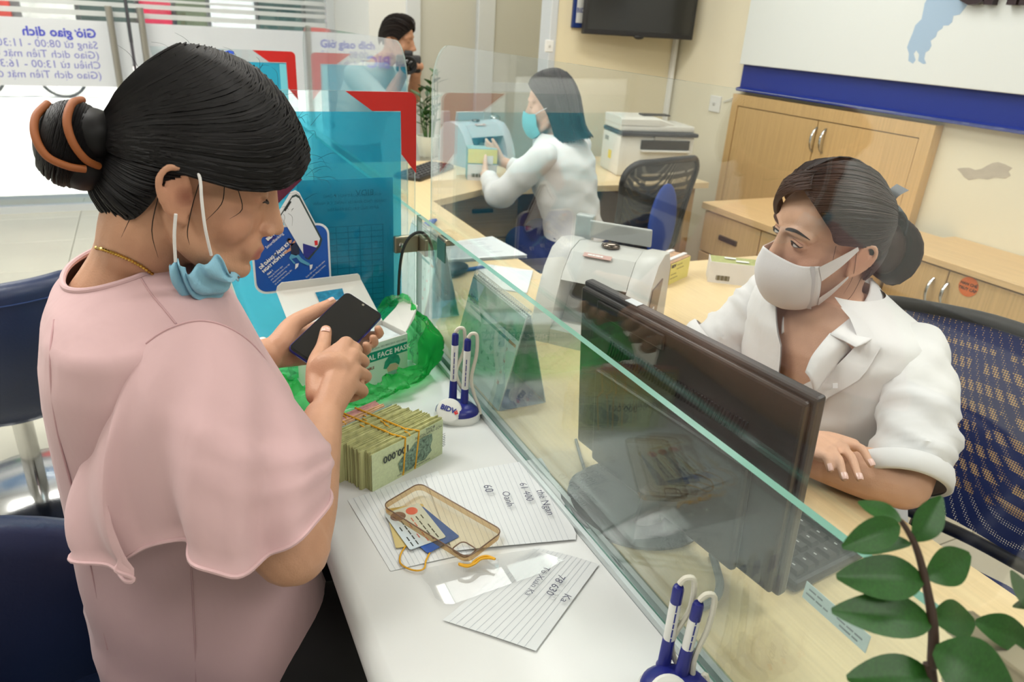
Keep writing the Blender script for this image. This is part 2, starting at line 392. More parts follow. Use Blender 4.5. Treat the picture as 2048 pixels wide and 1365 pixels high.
for pxx in (227, 288):
    xx = at_y(pxx, 80, SY).x
    hb = MB().tube([(xx, SY-.06, .55), (xx, SY-.06, 1.38)], .022, 14)
    for zz in (.62, 1.3): hb.tube([(xx, SY-.06, zz), (xx, SY, zz)], .01, 8)
    hb.build('door_handle', m_steel, win, True)
m_ink1 = mat('ink_blue', (72, 78, 190), .6); m_ink2 = mat('ink_violet', (128, 128, 196), .6)
for s, (ax, ay), sz, mm, bd in (('Giờ giao dịch', (194, 76), .080, m_ink1, .0022), ('Sáng từ 08:00 - 11:30', (197, 98), .068, m_ink2, .0),
                         ('(Giao dịch Tiền mặt đến', (200, 118), .068, m_ink2, 0), ('Chiều từ 13:00 - 16:30', (203, 138), .068, m_ink2, 0),
                         ('(Giao dịch Tiền mặt đến', (205, 158), .068, m_ink2, 0)):
    p = at_y(ax, ay, SY-.004); text('lettering', s, sz, p, -X, Z, mm, win, lift=-.001, bold=bd)
# ---- street outside
MB().box(-14, 9, SY+.06, 22, -.12, -.02).build('pavement', mat('street_concrete', (214, 210, 204), .85, noise=(1.4, .08)), kind='structure', label='sunlit pale concrete street outside')
fac = MB().box(-14, 9, 20, 20.3, 0, 7).build('wall_facade', mat('facade_grey', (150, 150, 150), .8, noise=(.8, .2)), kind='structure', label='row of shop fronts across the street')
for x0, x1, z0, z1, c in ((-6.2, -4.9, .5, 2.2, (60, 66, 84)), (-4.8, -3.6, .5, 1.9, (70, 120, 90)), (-3.4, -2.4, .6, 2.4, (196, 60, 50)), (-2.2, -1.2, .4, 2.2, (226, 222, 214)),
                          (-1.1, .0, .5, 2.4, (54, 70, 66)), (.1, .75, .4, 2.6, (190, 34, 66)), (.85, 1.5, .4, 2.2, (86, 94, 70)), (1.6, 2.6, .3, 2.6, (236, 236, 232)),
                          (2.7, 3.7, .4, 2.4, (60, 84, 80)), (3.8, 4.8, .4, 2.6, (112, 112, 108)), (4.9, 5.3, .2, 2.8, (50, 62, 110)), (5.4, 6.2, .2, 2.8, (120, 112, 96))):
    MB().box(x0, x1, 19.85, 20, z0, z1).build('shop_panel', mat('shop_%d_%d' % (c[0], c[1]), c, .7, noise=(3, .25)), fac)
MB().rbox((2.9, 19.6, 2.55), (.7, 0, 0), (0, .04, 0), (0, 0, .05), .02).build('tube_lamp', mat('neon_tube', (240, 255, 235), .4, emit=((235, 255, 225), 4)), fac)
# ---- ceiling lamps
m_diff = mat('lamp_diffuser', (250, 248, 240), .5, emit=((255, 250, 238), 2.2))
for i, (x, y, e) in enumerate(LAMPS):
    side = 'front' if y < 1 else ('middle' if y < 3 else 'far')
    t = thing('ceiling_lamp', (x, y, CEIL-.02), '%s ceiling panel lamp above the %s' % (side, ('customers', 'counter', 'tellers')[0 if x < -.5 else (1 if x < 1 else 2)]), 'lamp', 'ceiling panel lamps')
    MB().box(x-.62, x+.62, y-.32, y+.32, CEIL-.02, CEIL).build('frame', m_alu, t)
    MB().box(x-.58, x+.58, y-.28, y+.28, CEIL-.024, CEIL-.0205).build('diffuser', m_diff, t)
# ---- fittings on the teller side walls
m_wood_x = wood('oak_laminate_x', (226, 190, 138), 'x'); m_wood_y = wood('oak_laminate_y', (226, 190, 138), 'y'); m_wood_z = wood('oak_laminate_z', (214, 178, 124), 'z')
m_desk_y = wood('desk_laminate_y', (232, 207, 160), 'y', .3, .06); m_desk_x = wood('desk_laminate_x', (232, 207, 160), 'x', .3, .06)
m_dark = mat('dark_plastic', (34, 33, 34), .42, bump=(300, .05)); m_black = mat('black_gloss', (14, 14, 16), .12)
m_chrome = mat('chrome', (205, 205, 205), .14, metal=1); m_navy = mat('navy_leather', (26, 40, 72), .38, bump=(160, .12), noise=(6, .1))
def arch_handle(p0, p1, out, parent, r=.006):
    """bow handle between two points standing off by vector out"""
    p0, p1, out = V3(p0), V3(p1), V3(out); P = []
    for k in range(9):
        t = k/8; P.append(p0.lerp(p1, t)+out*(math.sin(PI*t)**.6))
    return MB().tube(P, r, 8, flat=.55, up=out).build('handle', m_chrome, parent, True)
# tall wall cabinet
tcy0, tcy1, tcz = at_x(1889, 250, WX).y, at_x(1482, 187, WX).y, at_x(1482, 187, WX).z
tc = thing('wall_cabinet', (WX-.03, (tcy0+tcy1)/2, 0), 'light oak two-door wall cabinet below the blue and white board', 'cabinet')
fr = MB(); w = .055; x0, x1 = WX-.05, WX-.001
fr.box(x0, x1, tcy0, tcy0+w, 0, tcz).box(x0, x1, tcy1-w*.8, tcy1, 0, tcz).box(x0, x1, tcy0+w, tcy1-w*.8, tcz-w, tcz)
fr.build('frame', m_wood_z, tc)
mid = at_x(1650, 250, WX).y
for a, b, pp in ((tcy0+w+.004, mid-.002, ((1652, 258), (1643, 307))), (mid+.002, tcy1-w*.8-.004, ((1634, 255), (1624, 304)))):
    dd = MB().rbox((WX-.035, (a+b)/2, (tcz-w)/2), (.012, 0, 0), (0, (b-a)/2, 0), (0, 0, (tcz-w)/2-.004), .002).build('door', m_wood_z, tc)
    arch_handle(at_x(*pp[0], WX-.047), at_x(*pp[1], WX-.047), (-.028, 0, 0), dd)
# white and blue board
by1 = at_x(1479, 128, WX-.06).y; bz0 = at_x(1470, 182, WX-.06).z; bz1 = at_x(1479, 128, WX-.06).z
bd = thing('sign_board', (WX-.03, 1.4, bz0), 'large white wall board with pale blue map and navy bottom band', 'signboard')
MB().rbox((WX-.03, (by1-.9)/2, (bz1+2.5)/2), (.03, 0, 0), (0, (by1+.9)/2, 0), (0, 0, (2.5-bz1)/2), .003).build('panel', mat('board_white', (226, 232, 230), .3, noise=(.7, .01)), bd)
m_bnavy = mat('board_navy', (30, 52, 140), .4)
MB().prism([(0, bz1-.001), (0, bz0+.008), (-.035, bz0), (-.055, bz0+.004), (-.055, bz0+.016), (-.03, bz0+.022), (-.03, bz1-.001)], (WX-.001, -.9, 0), X, Z, (0, by1+.9, 0)).build('band', m_bnavy, bd)
mp = [(1455, -40), (1420, 20), (1400, 120), (1360, 160), (1345, 205), (1322, 260), (1308, 300), (1320, 340), (1316, 385), (1345, 402), (1362, 380), (1350, 340), (1366, 318), (1384, 345), (1378, 385), (1410, 405), (1428, 402),
      (1416, 372), (1424, 332), (1446, 318), (1462, 290), (1456, 258), (1490, 232), (1500, 200), (1530, 180), (1536, 162), (1570, 160), (1592, 140), (1600, 100), (1640, 92), (1690, 30), (1740, -40)]
mp = [at_x(1400+a/3.16, b/3.16, WX-.0612) for a, b in mp]
MB().prism([(p.y, p.z) for p in mp], (WX-.0602, 0, 0), Y, Z, (-.0006, 0, 0)).build('map', mat('map_blue', (166, 192, 216), .5), bd)
pt = at_x(1912, 5, WX-.062); m_letter = mat('board_letter', (44, 26, 30), .35)
text('lettering', 'CHI NHÁNH', .17, pt, -Y, Z, m_letter, bd, lift=.015, bold=.008, depth=.03)
# wall switch with its cable
def plate(c, nrm, u, w, h, label, cat='socket'):
    t = thing('wall_switch', c, label, cat); n = V3(nrm); u = V3(u)
    MB().rbox(V3(c)+n*.006, u*w/2, Z*h/2, n*.006, .004).build('plate', m_white, t)
    MB().rbox(V3(c)+n*.014, u*w*.12, Z*h*.1, n*.003, .002).build('button', mat('button_grey', (205, 205, 200), .4), t)
    return t
sw = plate(at_x(1432, 208, WX), (-1, 0, 0), Y, .085, .085, 'white wall switch left of the oak wall cabinet', 'switch')
a = at_x(1447, 204, WX-.006); b = at_x(1476, 190, WX-.006)
MB().tube([a, a.lerp(b, .5)+Vector((-.004, 0, -.006)), b], .003, 6, sub=4).build('cable', m_white, sw, True)
# bare plaster patch on the wall
pp = [(1625, 1068), (1650, 1062), (1700, 1060), (1740, 1075), (1780, 1068), (1810, 1050), (1850, 1030), (1885, 1025), (1930, 1040), (1975, 1062), (1950, 1085), (1965, 1110), (1930, 1130), (1870, 1122), (1820, 1135), (1760, 1128), (1700, 1140), (1670, 1120), (1650, 1092)]
pp = [at_x(1400+a/3.16, b/3.16, WX) for a, b in pp]
MB().prism([(p.y, p.z) for p in pp], (WX, 0, 0), Y, Z, (-.0012, 0, 0)).build('paint_patch', mat('bare_plaster', (196, 186, 168), .9, noise=(30, .08)), bpy.data.objects['wall_right'])
# low cabinet along the wall, drawer cabinet beside it
LZ = .768
lf, lr = at_z(1821, 498, LZ).x, WX-.004
lc = thing('low_cabinet', ((lf+lr)/2, .9, 0), 'low oak cabinet with orange round sticker behind the seated teller', 'cabinet')
MB().rbox(((lf+lr)/2-.005, .70, LZ-.0125), ((lr-lf)/2+.005, 0, 0), (0, 1.01, 0), (0, 0, .0125), .003).build('top', m_wood_y, lc)
MB().box(lf+.02, lr, -.3, 1.70, 0, LZ-.026).build('body', m_wood_z, lc)
ysp = at_x(1894, 560, lf+.004).y
for a, b, pp in ((ysp+.002, 1.70, ((1868, 556), (1853, 607))), (.62, ysp-.002, ((1897, 566), (1884, 610))), (-.3, .616, None)):
    dd = MB().rbox((lf+.011, (a+b)/2, (LZ-.03)/2+.02), (.008, 0, 0), (0, (b-a)/2, 0), (0, 0, (LZ-.03)/2-.022), .002).build('door', m_wood_z, lc)
    if pp: arch_handle(at_x(*pp[0], lf+.003), at_x(*pp[1], lf+.003), (-.026, 0, 0), dd)
sc = at_x(1937, 574, lf+.002)
st = MB().lathe([(0, 0), (.034, 0), (.034, .0008), (0, .0008)], sc, (-1, 0, 0), 28).build('sticker', mat('sticker_orange', (226, 112, 40), .5), lc)
for i, s in enumerate(('HẠN CHẾ', 'TRUY CẬP')): text('lettering', s, .0135, sc+Vector((-.001, 0, .004-.017*i)), -Y, Z, mat('ink_brown', (70, 36, 20), .6), st, 'CENTER', bold=.0006)
q = at_z(1408, 404, LZ); dx0, dy1 = q.x, q.y
dc = thing('drawer_cabinet', (dx0+.3, dy1-.35, 0), 'oak drawer cabinet behind the bundles of banknotes', 'cabinet')
MB().rbox((dx0+.29, dy1-.36, LZ-.014), (.295, 0, 0), (0, .365, 0), (0, 0, .0145), .003).build('top', m_wood_y, dc)
MB().box(dx0+.02, WX-.07, dy1-.71, dy1-.012, 0, LZ-.029).build('body', m_wood_z, dc)
for a, b, z0, z1 in ((dy1-.355, dy1-.014, LZ-.21, LZ-.034), (dy1-.71, dy1-.36, LZ-.21, LZ-.034), (dy1-.355, dy1-.014, .06, LZ-.216), (dy1-.71, dy1-.36, .06, LZ-.216)):
    dr = MB().rbox((dx0+.012, (a+b)/2, (z0+z1)/2), (.008, 0, 0), (0, (b-a)/2, 0), (0, 0, (z1-z0)/2), .002).build('drawer' if z0 > .3 else 'door', m_wood_z, dc)
    if z0 > .3: MB().rbox((dx0+.001, (a+b)/2, (z0+z1)/2), (.006, 0, 0), (0, .055, 0), (0, 0, .011), .004).build('handle', mat('handle_dark', (96, 88, 76), .3, metal=.8), dr)
    else: MB().lathe([(0, 0), (.008, 0), (.008, .01), (.014, .016), (.012, .024), (0, .026)], (dx0+.004, a+.04 if a > dy1-.5 else b-.04, z1-.07), (-1, 0, 0)).build('knob', m_chrome, dr, True)
# television
tv0 = at_y(1172, 68, BY-.12); tv1 = at_y(1363, 80, BY-.10)
u = Vector((tv1.x-tv0.x, -.10, 0)); wv = u.length; u.normalize(); n = Vector((u.y, -u.x, 0)); n = n if n.y < 0 else -n
c0 = Vector((tv0.x, BY-.05, tv0.z))+u*wv/2+Vector((0, -.03, 0)); hv = wv*.58
tv = thing('television', c0, 'black flat wall television above the white printer', 'television')
MB().rbox(c0+Z*hv/2, u*wv/2, Z*hv/2, n*.02, .005).build('bezel', m_dark, tv)
MB().obox(c0+Z*hv/2+n*.0205+Z*.004, u*(wv/2-.02), Z*(hv/2-.022), n*.0006).build('screen', mat('tv_screen', (46, 46, 44), .15), tv)
MB().ell(c0+n*.014+Z*.0, u*.03, n*.012, Z*.012).build('sensor', m_dark, tv, True)
MB().box(c0.x-.1, c0.x+.1, BY-.06, BY-.001, c0.z+.15, c0.z+.35).build('bracket', m_dark, tv)
# framed certificate behind the television
p = at_y(1141, 55, BY); p2 = at_y(1176, 58, BY)
cf = thing('framed_notice', (p.x+.07, BY-.008, p.z), 'navy framed bank notice half hidden behind the television', 'frame')
MB().rbox((p.x+.1, BY-.009, p.z+.26), (.1, 0, 0), (0, .009, 0), (0, 0, .26), .003).build('frame', mat('frame_navy', (34, 56, 120), .4), cf)
MB().obox((p.x+.1, BY-.0185, p.z+.26), (.082, 0, 0), (0, .0006, 0), (0, 0, .235)).build('paper', mat('paper_pale', (222, 224, 222), .6), cf)
text('lettering', 'BIDV', .032, (p.x+.018, BY-.0195, p.z+.075), X, Z, mat('ink_bidv_blue', (40, 60, 140), .5), cf, bold=.0006)
# small socket on the duct
plate(at_y(1097, 92, BY), (0, -1, 0), X, .05, .06, 'small white socket box beside the television', 'socket')
# ================================================================== COUNTERS AND SCREENS
GX = .472                                            # customer face of the low glass
m_ctop = mat('counter_white', (226, 228, 226), .22, noise=(2.0, .012), coat=.15)
m_ctop.name = 'counter_white'
ct = thing('customer_counter', (.3, 1.4, 0), 'white customer counter with rounded front edge below the glass', 'counter')
prof = [(GX-.008, T-.045), (.165, T-.045)]+[(.158+.022*math.cos(a), T-.0225+.0225*math.sin(a)) for a in [-PI/2-PI*i/8 for i in range(9)]]+[(GX-.008, T)]
MB().prism([(a, b) for a, b in prof], (0, -.9, 0), X, Z, (0, 5.0, 0)).build('worktop', m_ctop, ct, True, 30)
MB().box(.39, .45, -.9, 4.1, .0, T-.0455).build('front_panel', mat('counter_panel', (214, 216, 214), .5), ct)
# aluminium channel that carries the glass
ch = MB()
ch.box(GX-.0075, GX-.001, -.9, 4.05, T-.02, T+.010).box(GX+.011, GX+.019, -.9, 4.05, T-.02, T+.008).box(GX-.001, GX+.011, -.9, 4.05, T-.02, T-.002)
ch.build('glass_channel', mat('channel_alu', (196, 204, 204), .4, metal=.4), label='pale aluminium channel at the foot of the counter glass', cat='channel')
# oak desks of the two tellers
def desk(name, label, poly, loc, legs):
    t = thing(name, loc, label, 'desk')
    MB().prism(poly, (0, 0, T-.026), X, Y, (0, 0, .026)).build('desktop', m_desk_y, t)
    for (a, b, c, d) in legs: MB().box(a, b, c, d, 0, T-.0265).build('side_panel', m_wood_z, t)
    return t
EX = .942
desk('teller_desk', 'pale oak corner desk of the seated teller behind the glass', [(GX+.02, -.9), (EX, -.9), (EX, 1.235), (1.72, 1.235), (1.72, 1.665), (EX, 1.70), (EX, 1.95), (GX+.02, 1.95)], (.8, 1.4, 0),
     [(1.66, 1.70, 1.26, 1.64), (GX+.05, .9, 1.88, 1.91), (GX+.05, .9, -.85, -.82)])
MB().box(.56, .93, 1.28, 1.62, .08, T-.03).build('drawer_unit', m_wood_z, bpy.data.objects['teller_desk'])
MB().rbox((1.35, 1.27, T-.09), (.34, 0, 0), (0, .01, 0), (0, 0, .055), .002).build('apron', m_wood_x, bpy.data.objects['teller_desk'])
ff = [at_z(870, 402, T), at_z(952, 373, T), at_z(1186, 370, T), at_z(1429, 369, T)]
desk('teller_desk', 'pale oak corner desk of the teller by the printer', [(GX+.02, 1.953), (EX, 1.953), (EX, ff[0].y), (ff[1].x, ff[1].y-.06), (ff[2].x, ff[2].y-.02), (ff[3].x, ff[2].y-.06), (ff[3].x, 3.4), (GX+.02, 3.4)], (1.2, 3.0, 0),
     [(2.3, 2.34, 2.74, 3.36), (GX+.05, .93, 3.34, 3.37)])
d2 = bpy.data.objects['teller_desk.001']
du = MB().box(1.10, 1.46, 2.90, 3.3, .05, T-.03).build('drawer_unit', m_wood_z, d2)
for z0_, z1_ in ((.06, .30), (.305, .53), (.535, .75)):
    MB().rbox((1.28, 2.893, (z0_+z1_)/2), (.176, 0, 0), (0, .008, 0), (0, 0, (z1_-z0_)/2), .002).build('drawer', m_wood_x, d2)
    MB().rbox((1.28, 2.880, (z0_+z1_)/2+.02), (.05, 0, 0), (0, .007, 0), (0, 0, .009), .004).build('handle', mat('handle_dark', (96, 88, 76), .3, metal=.8), d2)
MB().box(1.36, 2.3, 3.3, 3.33, .2, T-.03).build('back_panel', mat('oak_dark', (150, 104, 70), .5, noise=(3, .1, (2, 2, 40))), d2)
# low glass with green edges
m_lg = sheet_mat('counter_glass', (247, 251, 249), refl=1.3); m_edge = mat('glass_edge_green', (118, 168, 152), .15, noise=(8, .1), spec=.6)
def glass(y0, y1, label):
    g = MB(); x0, x1, z0, z1 = GX, GX+.010, T-.001, 1.062
    g.obox(((x0+x1)/2, (y0+y1)/2, (z0+z1)/2), ((x1-x0)/2, 0, 0), (0, (y1-y0)/2, 0), (0, 0, (z1-z0)/2))
    g.mi = [0, 0, 1, 1, 1, 1]
    return g.build('counter_glass', [m_lg, m_edge], label=label, cat='glass', group='low glass panels on the counter')
glass(-.5, 1.392, 'near low glass panel with green edge in front of the monitor')
glass(1.398, 2.665, 'low glass panel beyond the red cornered privacy screen')
glass(2.671, 3.95, 'farthest low glass panel of the counter')
# tall clear acrylic shields
m_acr = sheet_mat('acrylic_clear', (249, 251, 251), refl=1.25)
m_acre = sheet_mat('acrylic_edge', (205, 226, 222), refl=.6, haze=.35, hazecol=(214, 232, 228))
def shield(y0, y1, z1, label, corners):
    P = rrect(y0, y1, T+.004, z1, .085, 7, corners)
    g = MB().prism(P, (GX+.0215, 0, 0), Y, Z, (.003, 0, 0)); g.mi = [0, 0]+[1]*(len(g.f)-2)
    return g.build('acrylic_shield', [m_acr, m_acre], label=label, cat='screen', group='tall clear acrylic shields')
shield(-.35, 1.375, 1.395, 'tall clear acrylic shield between the customer and the seated teller', (0, 0, 1, 0))
shield(1.53, 2.66, 1.39, 'tall clear acrylic shield of the next counter place', (0, 0, 1, 1))
# printed privacy screens across the counter
m_clear = sheet_mat('screen_clear', (244, 248, 248), refl=1.0)
m_red = mat('print_red', (196, 26, 20), .35, coat=.2)
m_cyan = sheet_mat('print_cyan_film', (168, 232, 242), refl=.6, haze=.26, hazecol=(70, 200, 230))
m_cyan2 = mat('print_cyan', (36, 158, 190), .4)
def privacy(y, label, opaque, redflip=False):
    """clear board with cyan print and a red corner; its left edge leans outwards"""
    x1, zt = .468, 1.305; lx = lambda z: .128-.20*(z-T)
    t = thing('privacy_screen', (.3, y, T), label, 'screen', 'printed privacy screens')
    P = [(x1, T+.003)]+arc((x1-.014, zt-.014), .014, 0, PI/2, 4)+[(lx(zt), zt), (lx(T), T+.003)]
    g = MB().prism(P, (0, y-.003, 0), X, Z, (0, .006, 0)); g.mi = [0, 0]+[1]*(len(g.f)-2)
    g.build('board', [m_clear, m_acre], t)
    zc = 1.268; P = [(.437, T+.018), (.437, zc), (lx(zc), zc), (lx(T)+.003, T+.018)]
    MB().prism(P, (0, y-.0045, 0), X, Z, (0, .0012, 0)).build('cyan_print', m_cyan2 if opaque else m_cyan, t)
    R = [(.331, zt), (x1-.014, zt)]+arc((x1-.014, zt-.014), .0138, PI/2, 0, 4)[1:]+[(x1, 1.150), (.438, 1.188), (.437, 1.270), (.381, 1.270)]
    MB().prism(R, (0, y-.0075, 0), X, Z, (0, .0025, 0)).build('red_corner', m_red, t)
    return t
ps = privacy(1.3975, 'cyan privacy screen with red corner right behind the customer', False)
ps2 = privacy(2.668, 'farther privacy screen with red corner above the first one', True)
text('lettering', 'BIC', .055, (.19, 2.66, 1.262), X, Z, mat('ink_bright_blue', (52, 92, 214), .5), ps2, bold=.002)
MB().obox((.425, 2.6625, 1.11), (.011, 0, 0), (0, .0004, 0), (0, 0, .155)).build('pale_stripe', mat('print_pale_cyan', (120, 206, 222), .4), ps2)
# dark red banner peeping out in front of the screen beside the face
# price list hung on the teller side of the first screen (seen mirrored through the film)
pl = thing('rate_notice', (.36, 1.408, .86), 'printed rate notice seen mirrored through the cyan screen', 'notice')
MB().obox((.33, 1.4085, 1.0), (.095, 0, 0), (0, .0006, 0), (0, 0, .14)).build('sheet', mat('notice_paper', (176, 216, 230), .6), pl)
m_inkn = mat('ink_notice', (8, 44, 80), .7)
for i, (s, sz, xx) in enumerate((('BIDV', .017, .405), ('KHUNG LÃI SUẤT HUY ĐỘNG', .0085, .40), ('DÀNH CHO KHÁCH HÀNG CÁ NHÂN', .0085, .41), ('ÁP DỤNG TẠI CHI NHÁNH', .0085, .395))):
    text('lettering', s, sz, (xx if i else .385, 1.4066, 1.118-.0135*i-(.0 if i else .012)), -X, Z, m_inkn, pl, lift=-.0003)
tbm = MB()
for i in range(15): tbm.obox((.33, 1.4066, 1.045-.0125*i), (.075, 0, 0), (0, .0002, 0), (0, 0, .0005))
for i in range(7): tbm.obox((.258+.024*i, 1.4066, .957), (.0005, 0, 0), (0, .0002, 0), (0, 0, .088))
tbm.build('table_lines', m_inkn, pl)
# steel clips that hold the screens to the glass
def clip(c, label, ax, w, h, d):
    t = thing('glass_clip', c, label, 'bracket', 'steel glass clips'); c = V3(c)
    MB().rbox(c+Vector((0, 0, 0)), ax*w/2, Z*h/2, ax.cross(Z)*d/2, .003).build('body', mat('clip_steel', (168, 160, 138), .28, metal=.85), t)
    return t
c1 = at_y(812, 488, 1.388); k1 = clip(c1, 'steel corner clip joining the cyan screen to the glass', X, .052, .036, .012)
MB().rbox(c1+Vector((.03, -.016, 0)), (.004, 0, 0), (0, .028, 0), (0, 0, .018), .002).build('side_plate', mat('clip_steel'), k1)
sc_ = MB().lathe([(0, 0), (.005, 0), (.005, .002), (0, .003)], c1+Vector((-.012, -.006, 0)), (0, -1, 0), 14); sc_.build('screw', m_chrome, k1)
c2 = at_x(893, 484, GX+.005); k2 = clip(c2+Vector((0, 0, .003)), 'small clip riding on the top edge of the glass', Y, .042, .012, .022)
MB().rbox(c2+Vector((-.010, 0, -.016)), (.0015, 0, 0), (0, .021, 0), (0, 0, .02), .001).build('tongue', mat('tongue_green', (60, 104, 92), .4), k2)
c3 = Vector((GX+.005, .175, 1.062)); k3 = clip(c3+Vector((0, 0, .003)), 'brass coloured glass clip behind the green leaves', Y, .06, .012, .026)
MB().rbox(c3+Vector((.016, 0, -.03)), (.002, 0, 0), (0, .03, 0), (0, 0, .035), .001).build('tongue', mat('clip_steel'), k3)
# black cable looped over the glass
P = [at_d(797, 600, 1.52), at_d(799, 545, 1.5), at_d(806, 500, 1.47), at_d(822, 472, 1.46), at_d(845, 466, 1.47), at_d(862, 490, 1.5), at_d(872, 540, 1.56), at_d(892, 590, 1.6)]
MB().tube(P, .0032, 8, sub=6).build('cable', mat('cable_black', (30, 34, 34), .5), smooth=True, label='black cable looped over the clip at the glass joint', cat='cable')
# ================================================================== ON THE CUSTOMER COUNTER
m_paper = mat('paper_white', (228, 232, 232), .7, noise=(40, .01)); m_rule = mat('ruled_grey', (176, 184, 192), .8); m_pen = mat('ballpoint', (70, 70, 96), .6)
m_band = mat('rubber_yellow', (226, 168, 28), .45, noise=(60, .1))
def ptz(p, z): return Vector((p[0], p[1], z))
def paper(name, label, corners, z, rdir, spacing, curl=.0015, torn=False, group='ruled note papers', seed=1):
    """lined sheet: four corners going round, slightly wavy; ruled along the edge corners[0]->corners[1] when rdir=0"""
    rnd = random.Random(seed); t = thing(name, ptz(corners[0], z), label, 'paper', group)
    A, B, C, D = [Vector((c[0], c[1], 0)) for c in corners]
    def pos(u, v):
        p = A.lerp(B, u).lerp(D.lerp(C, u), v)
        if torn and v > .97: p = p+(D-A).normalized()*rnd.uniform(-.004, .004)
        return p
    def hz(u, v): return z+curl*(math.sin(5*u+seed)*math.sin(4*v+seed*2)+1.1)+(.003*max(0, v-.85)/.15*max(0, math.sin(u*7+seed)) if torn else 0)
    N = 16
    MB().grid([[pos(i/N, j/N)+Z*hz(i/N, j/N) for j in range(N+1)] for i in range(N+1)]).build('sheet', m_paper, t, True)
    ln = MB(); L = (D-A).length if rdir == 0 else (B-A).length
    for k in range(1, int(L/spacing)):
        q = k*spacing/L; P = [[], []]
        for i in range(N+1):
            u, v = (i/N, q) if rdir == 0 else (q, i/N); u2, v2 = (i/N, q+.00045/L) if rdir == 0 else (q+.00045/L, i/N)
            for row, (a, b) in ((0, (u, v)), (1, (u2, v2))):
                p = A.lerp(B, a).lerp(D.lerp(C, a), b); P[row].append(p+Z*(hz(a, b)+.0003))
        ln.grid(P)
    ln.build('ruled_lines', m_rule, t); return t
ppA = paper('note_paper', 'ruled paper lying under the clear phone case', [(.187, .862), (.202, .697), (.315, .690), (.335, .885)], T, 0, .0085, .0008, seed=3)
ppB = paper('note_paper', 'ruled paper with four lines of handwriting beside the glass', [(.309, .868), (.288, .700), (.458, .660), (.503, .858)], T+.0022, 0, .0085, .0012, True, seed=5)
ppC = paper('note_paper', 'ruled paper at the front with three lines of handwriting', [(.234, .594), (.395, .668), (.458, .606), (.315, .511)], T+.001, 0, .0085, .0015, seed=9)
def scrawl(s, sz, p, u, v, par, z):
    cu = text('handwriting', s, sz, (p[0], p[1], z), u, v, m_pen, par, lift=.0008, bold=-.0001)
    return cu
for s, sz, px, z in (('thẻ Ngan', .0165, (1072, 982), .0052), ('61 400', .0165, (1038, 968), .0052), ('Oanh', .0165, (1003, 985), .0052), ('60', .019, (966, 972), .0052)):
    p = at_z(*px, T+.008); hu = (at_z(1108, 1052, T)-at_z(1076, 984, T)).normalized(); scrawl(s, sz, p, hu, Vector((-hu.y, hu.x, 0)), ppB, T+.0082)
for s, sz, px, z in (('Ka', .014, (1130, 1188), .004), ('78 630', .0145, (1118, 1150), .004), ('Tô Xuân Ka', .012, (1090, 1134), .004)):
    p = at_z(*px, T+.006); hu = (at_z(1100, 1194, T)-at_z(1128, 1153, T)).normalized(); scrawl(s, sz, p, hu, Vector((-hu.y, hu.x, 0)), ppC, T+.0062)
# ---- banknote bundles standing on edge
A = Vector((.225, .871, T)); B = Vector((.361, .933, T)); w = (B-A).normalized(); nb = Vector((-w.y, w.x, 0)); NL, NH = .146, .065
m_ng = mat('note_green', (204, 216, 172), .7, noise=(260, .07)); m_ne = mat('note_green_edge', (196, 196, 140), .8, noise=(90, .2, (1, 1, .15)))
m_no = mat('note_orange', (226, 186, 146), .75, noise=(90, .2)); m_np = mat('note_pink', (222, 172, 166), .75, noise=(90, .2)); m_nb = mat('note_bluegreen', (150, 178, 172), .75, noise=(90, .2)); m_ngr = mat('note_grey', (150, 144, 138), .75, noise=(120, .4))
m_nink = mat('note_ink', (112, 136, 116), .7, noise=(220, .75)); m_nink2 = mat('note_ink_dark', (58, 66, 62), .7)
rn = random.Random(4); off = 0.0; bundles = []
spec = [('g', .0115)]*7+[('b', .004), ('o', .012), ('p', .013)]
names = {'g': 'green', 'b': 'blue green', 'o': 'orange', 'p': 'pink'}
ords = ['frontmost', 'second', 'third', 'fourth', 'fifth', 'sixth', 'seventh']
for k, (c, th) in enumerate(spec):
    lab = ('%s green banknote bundle of the stack standing on the counter' % ords[k]) if c == 'g' else '%s banknote bundle at the back of the counter stack' % names[c]
    base = A+nb*off+w*(-.004*math.sin(k*1.7))-w*(.004*k)
    t = thing('banknote_bundle', base, lab, 'banknotes', 'banknotes stacked on the counter')
    mb = MB(); ns = max(3, int(th/.0009))
    for i in range(ns):
        o = base+nb*(th*i/ns); dl = rn.uniform(-.0018, .0018); dh = rn.uniform(-.002, .002)+.0015*math.sin(i*.9)
        L = NL*(1 if c == 'g' else .985)
        P = []
        for j in range(5):                       # gently bowed leaf
            q = j/4; bow = .0012*math.sin(PI*q)*(1 if i > ns*.4 else -1)
            P.append(o+w*(q*L+dl)+nb*bow)
        bot = [p for p in P]; top = [p+Z*(NH+dh)+nb*rn.uniform(0, .001) for p in P]; d = nb*(th/ns*.72)
        mb.loft([[b_, t_, t_+d, b_+d] for b_, t_ in zip(bot, top)])
    mb.build('notes', {'g': m_ne, 'b': m_nb, 'o': m_no, 'p': m_np}[c], t)
    bp = .52+.1*math.sin(k*2.1); cc = base+w*NL*bp+nb*th/2+Z*(NH/2)
    rp = []
    for i in range(17):
        a = 2*PI*i/16; rp.append(cc+nb*(th/2+.0015)*max(-1, min(1, 1.6*math.cos(a)))+Z*(NH/2+.0022)*max(-1, min(1, 1.3*math.sin(a))))
    MB().tube(rp, .0011, 6).build('rubber_band', m_band, t, True)
    off += th+.0009; bundles.append(t)
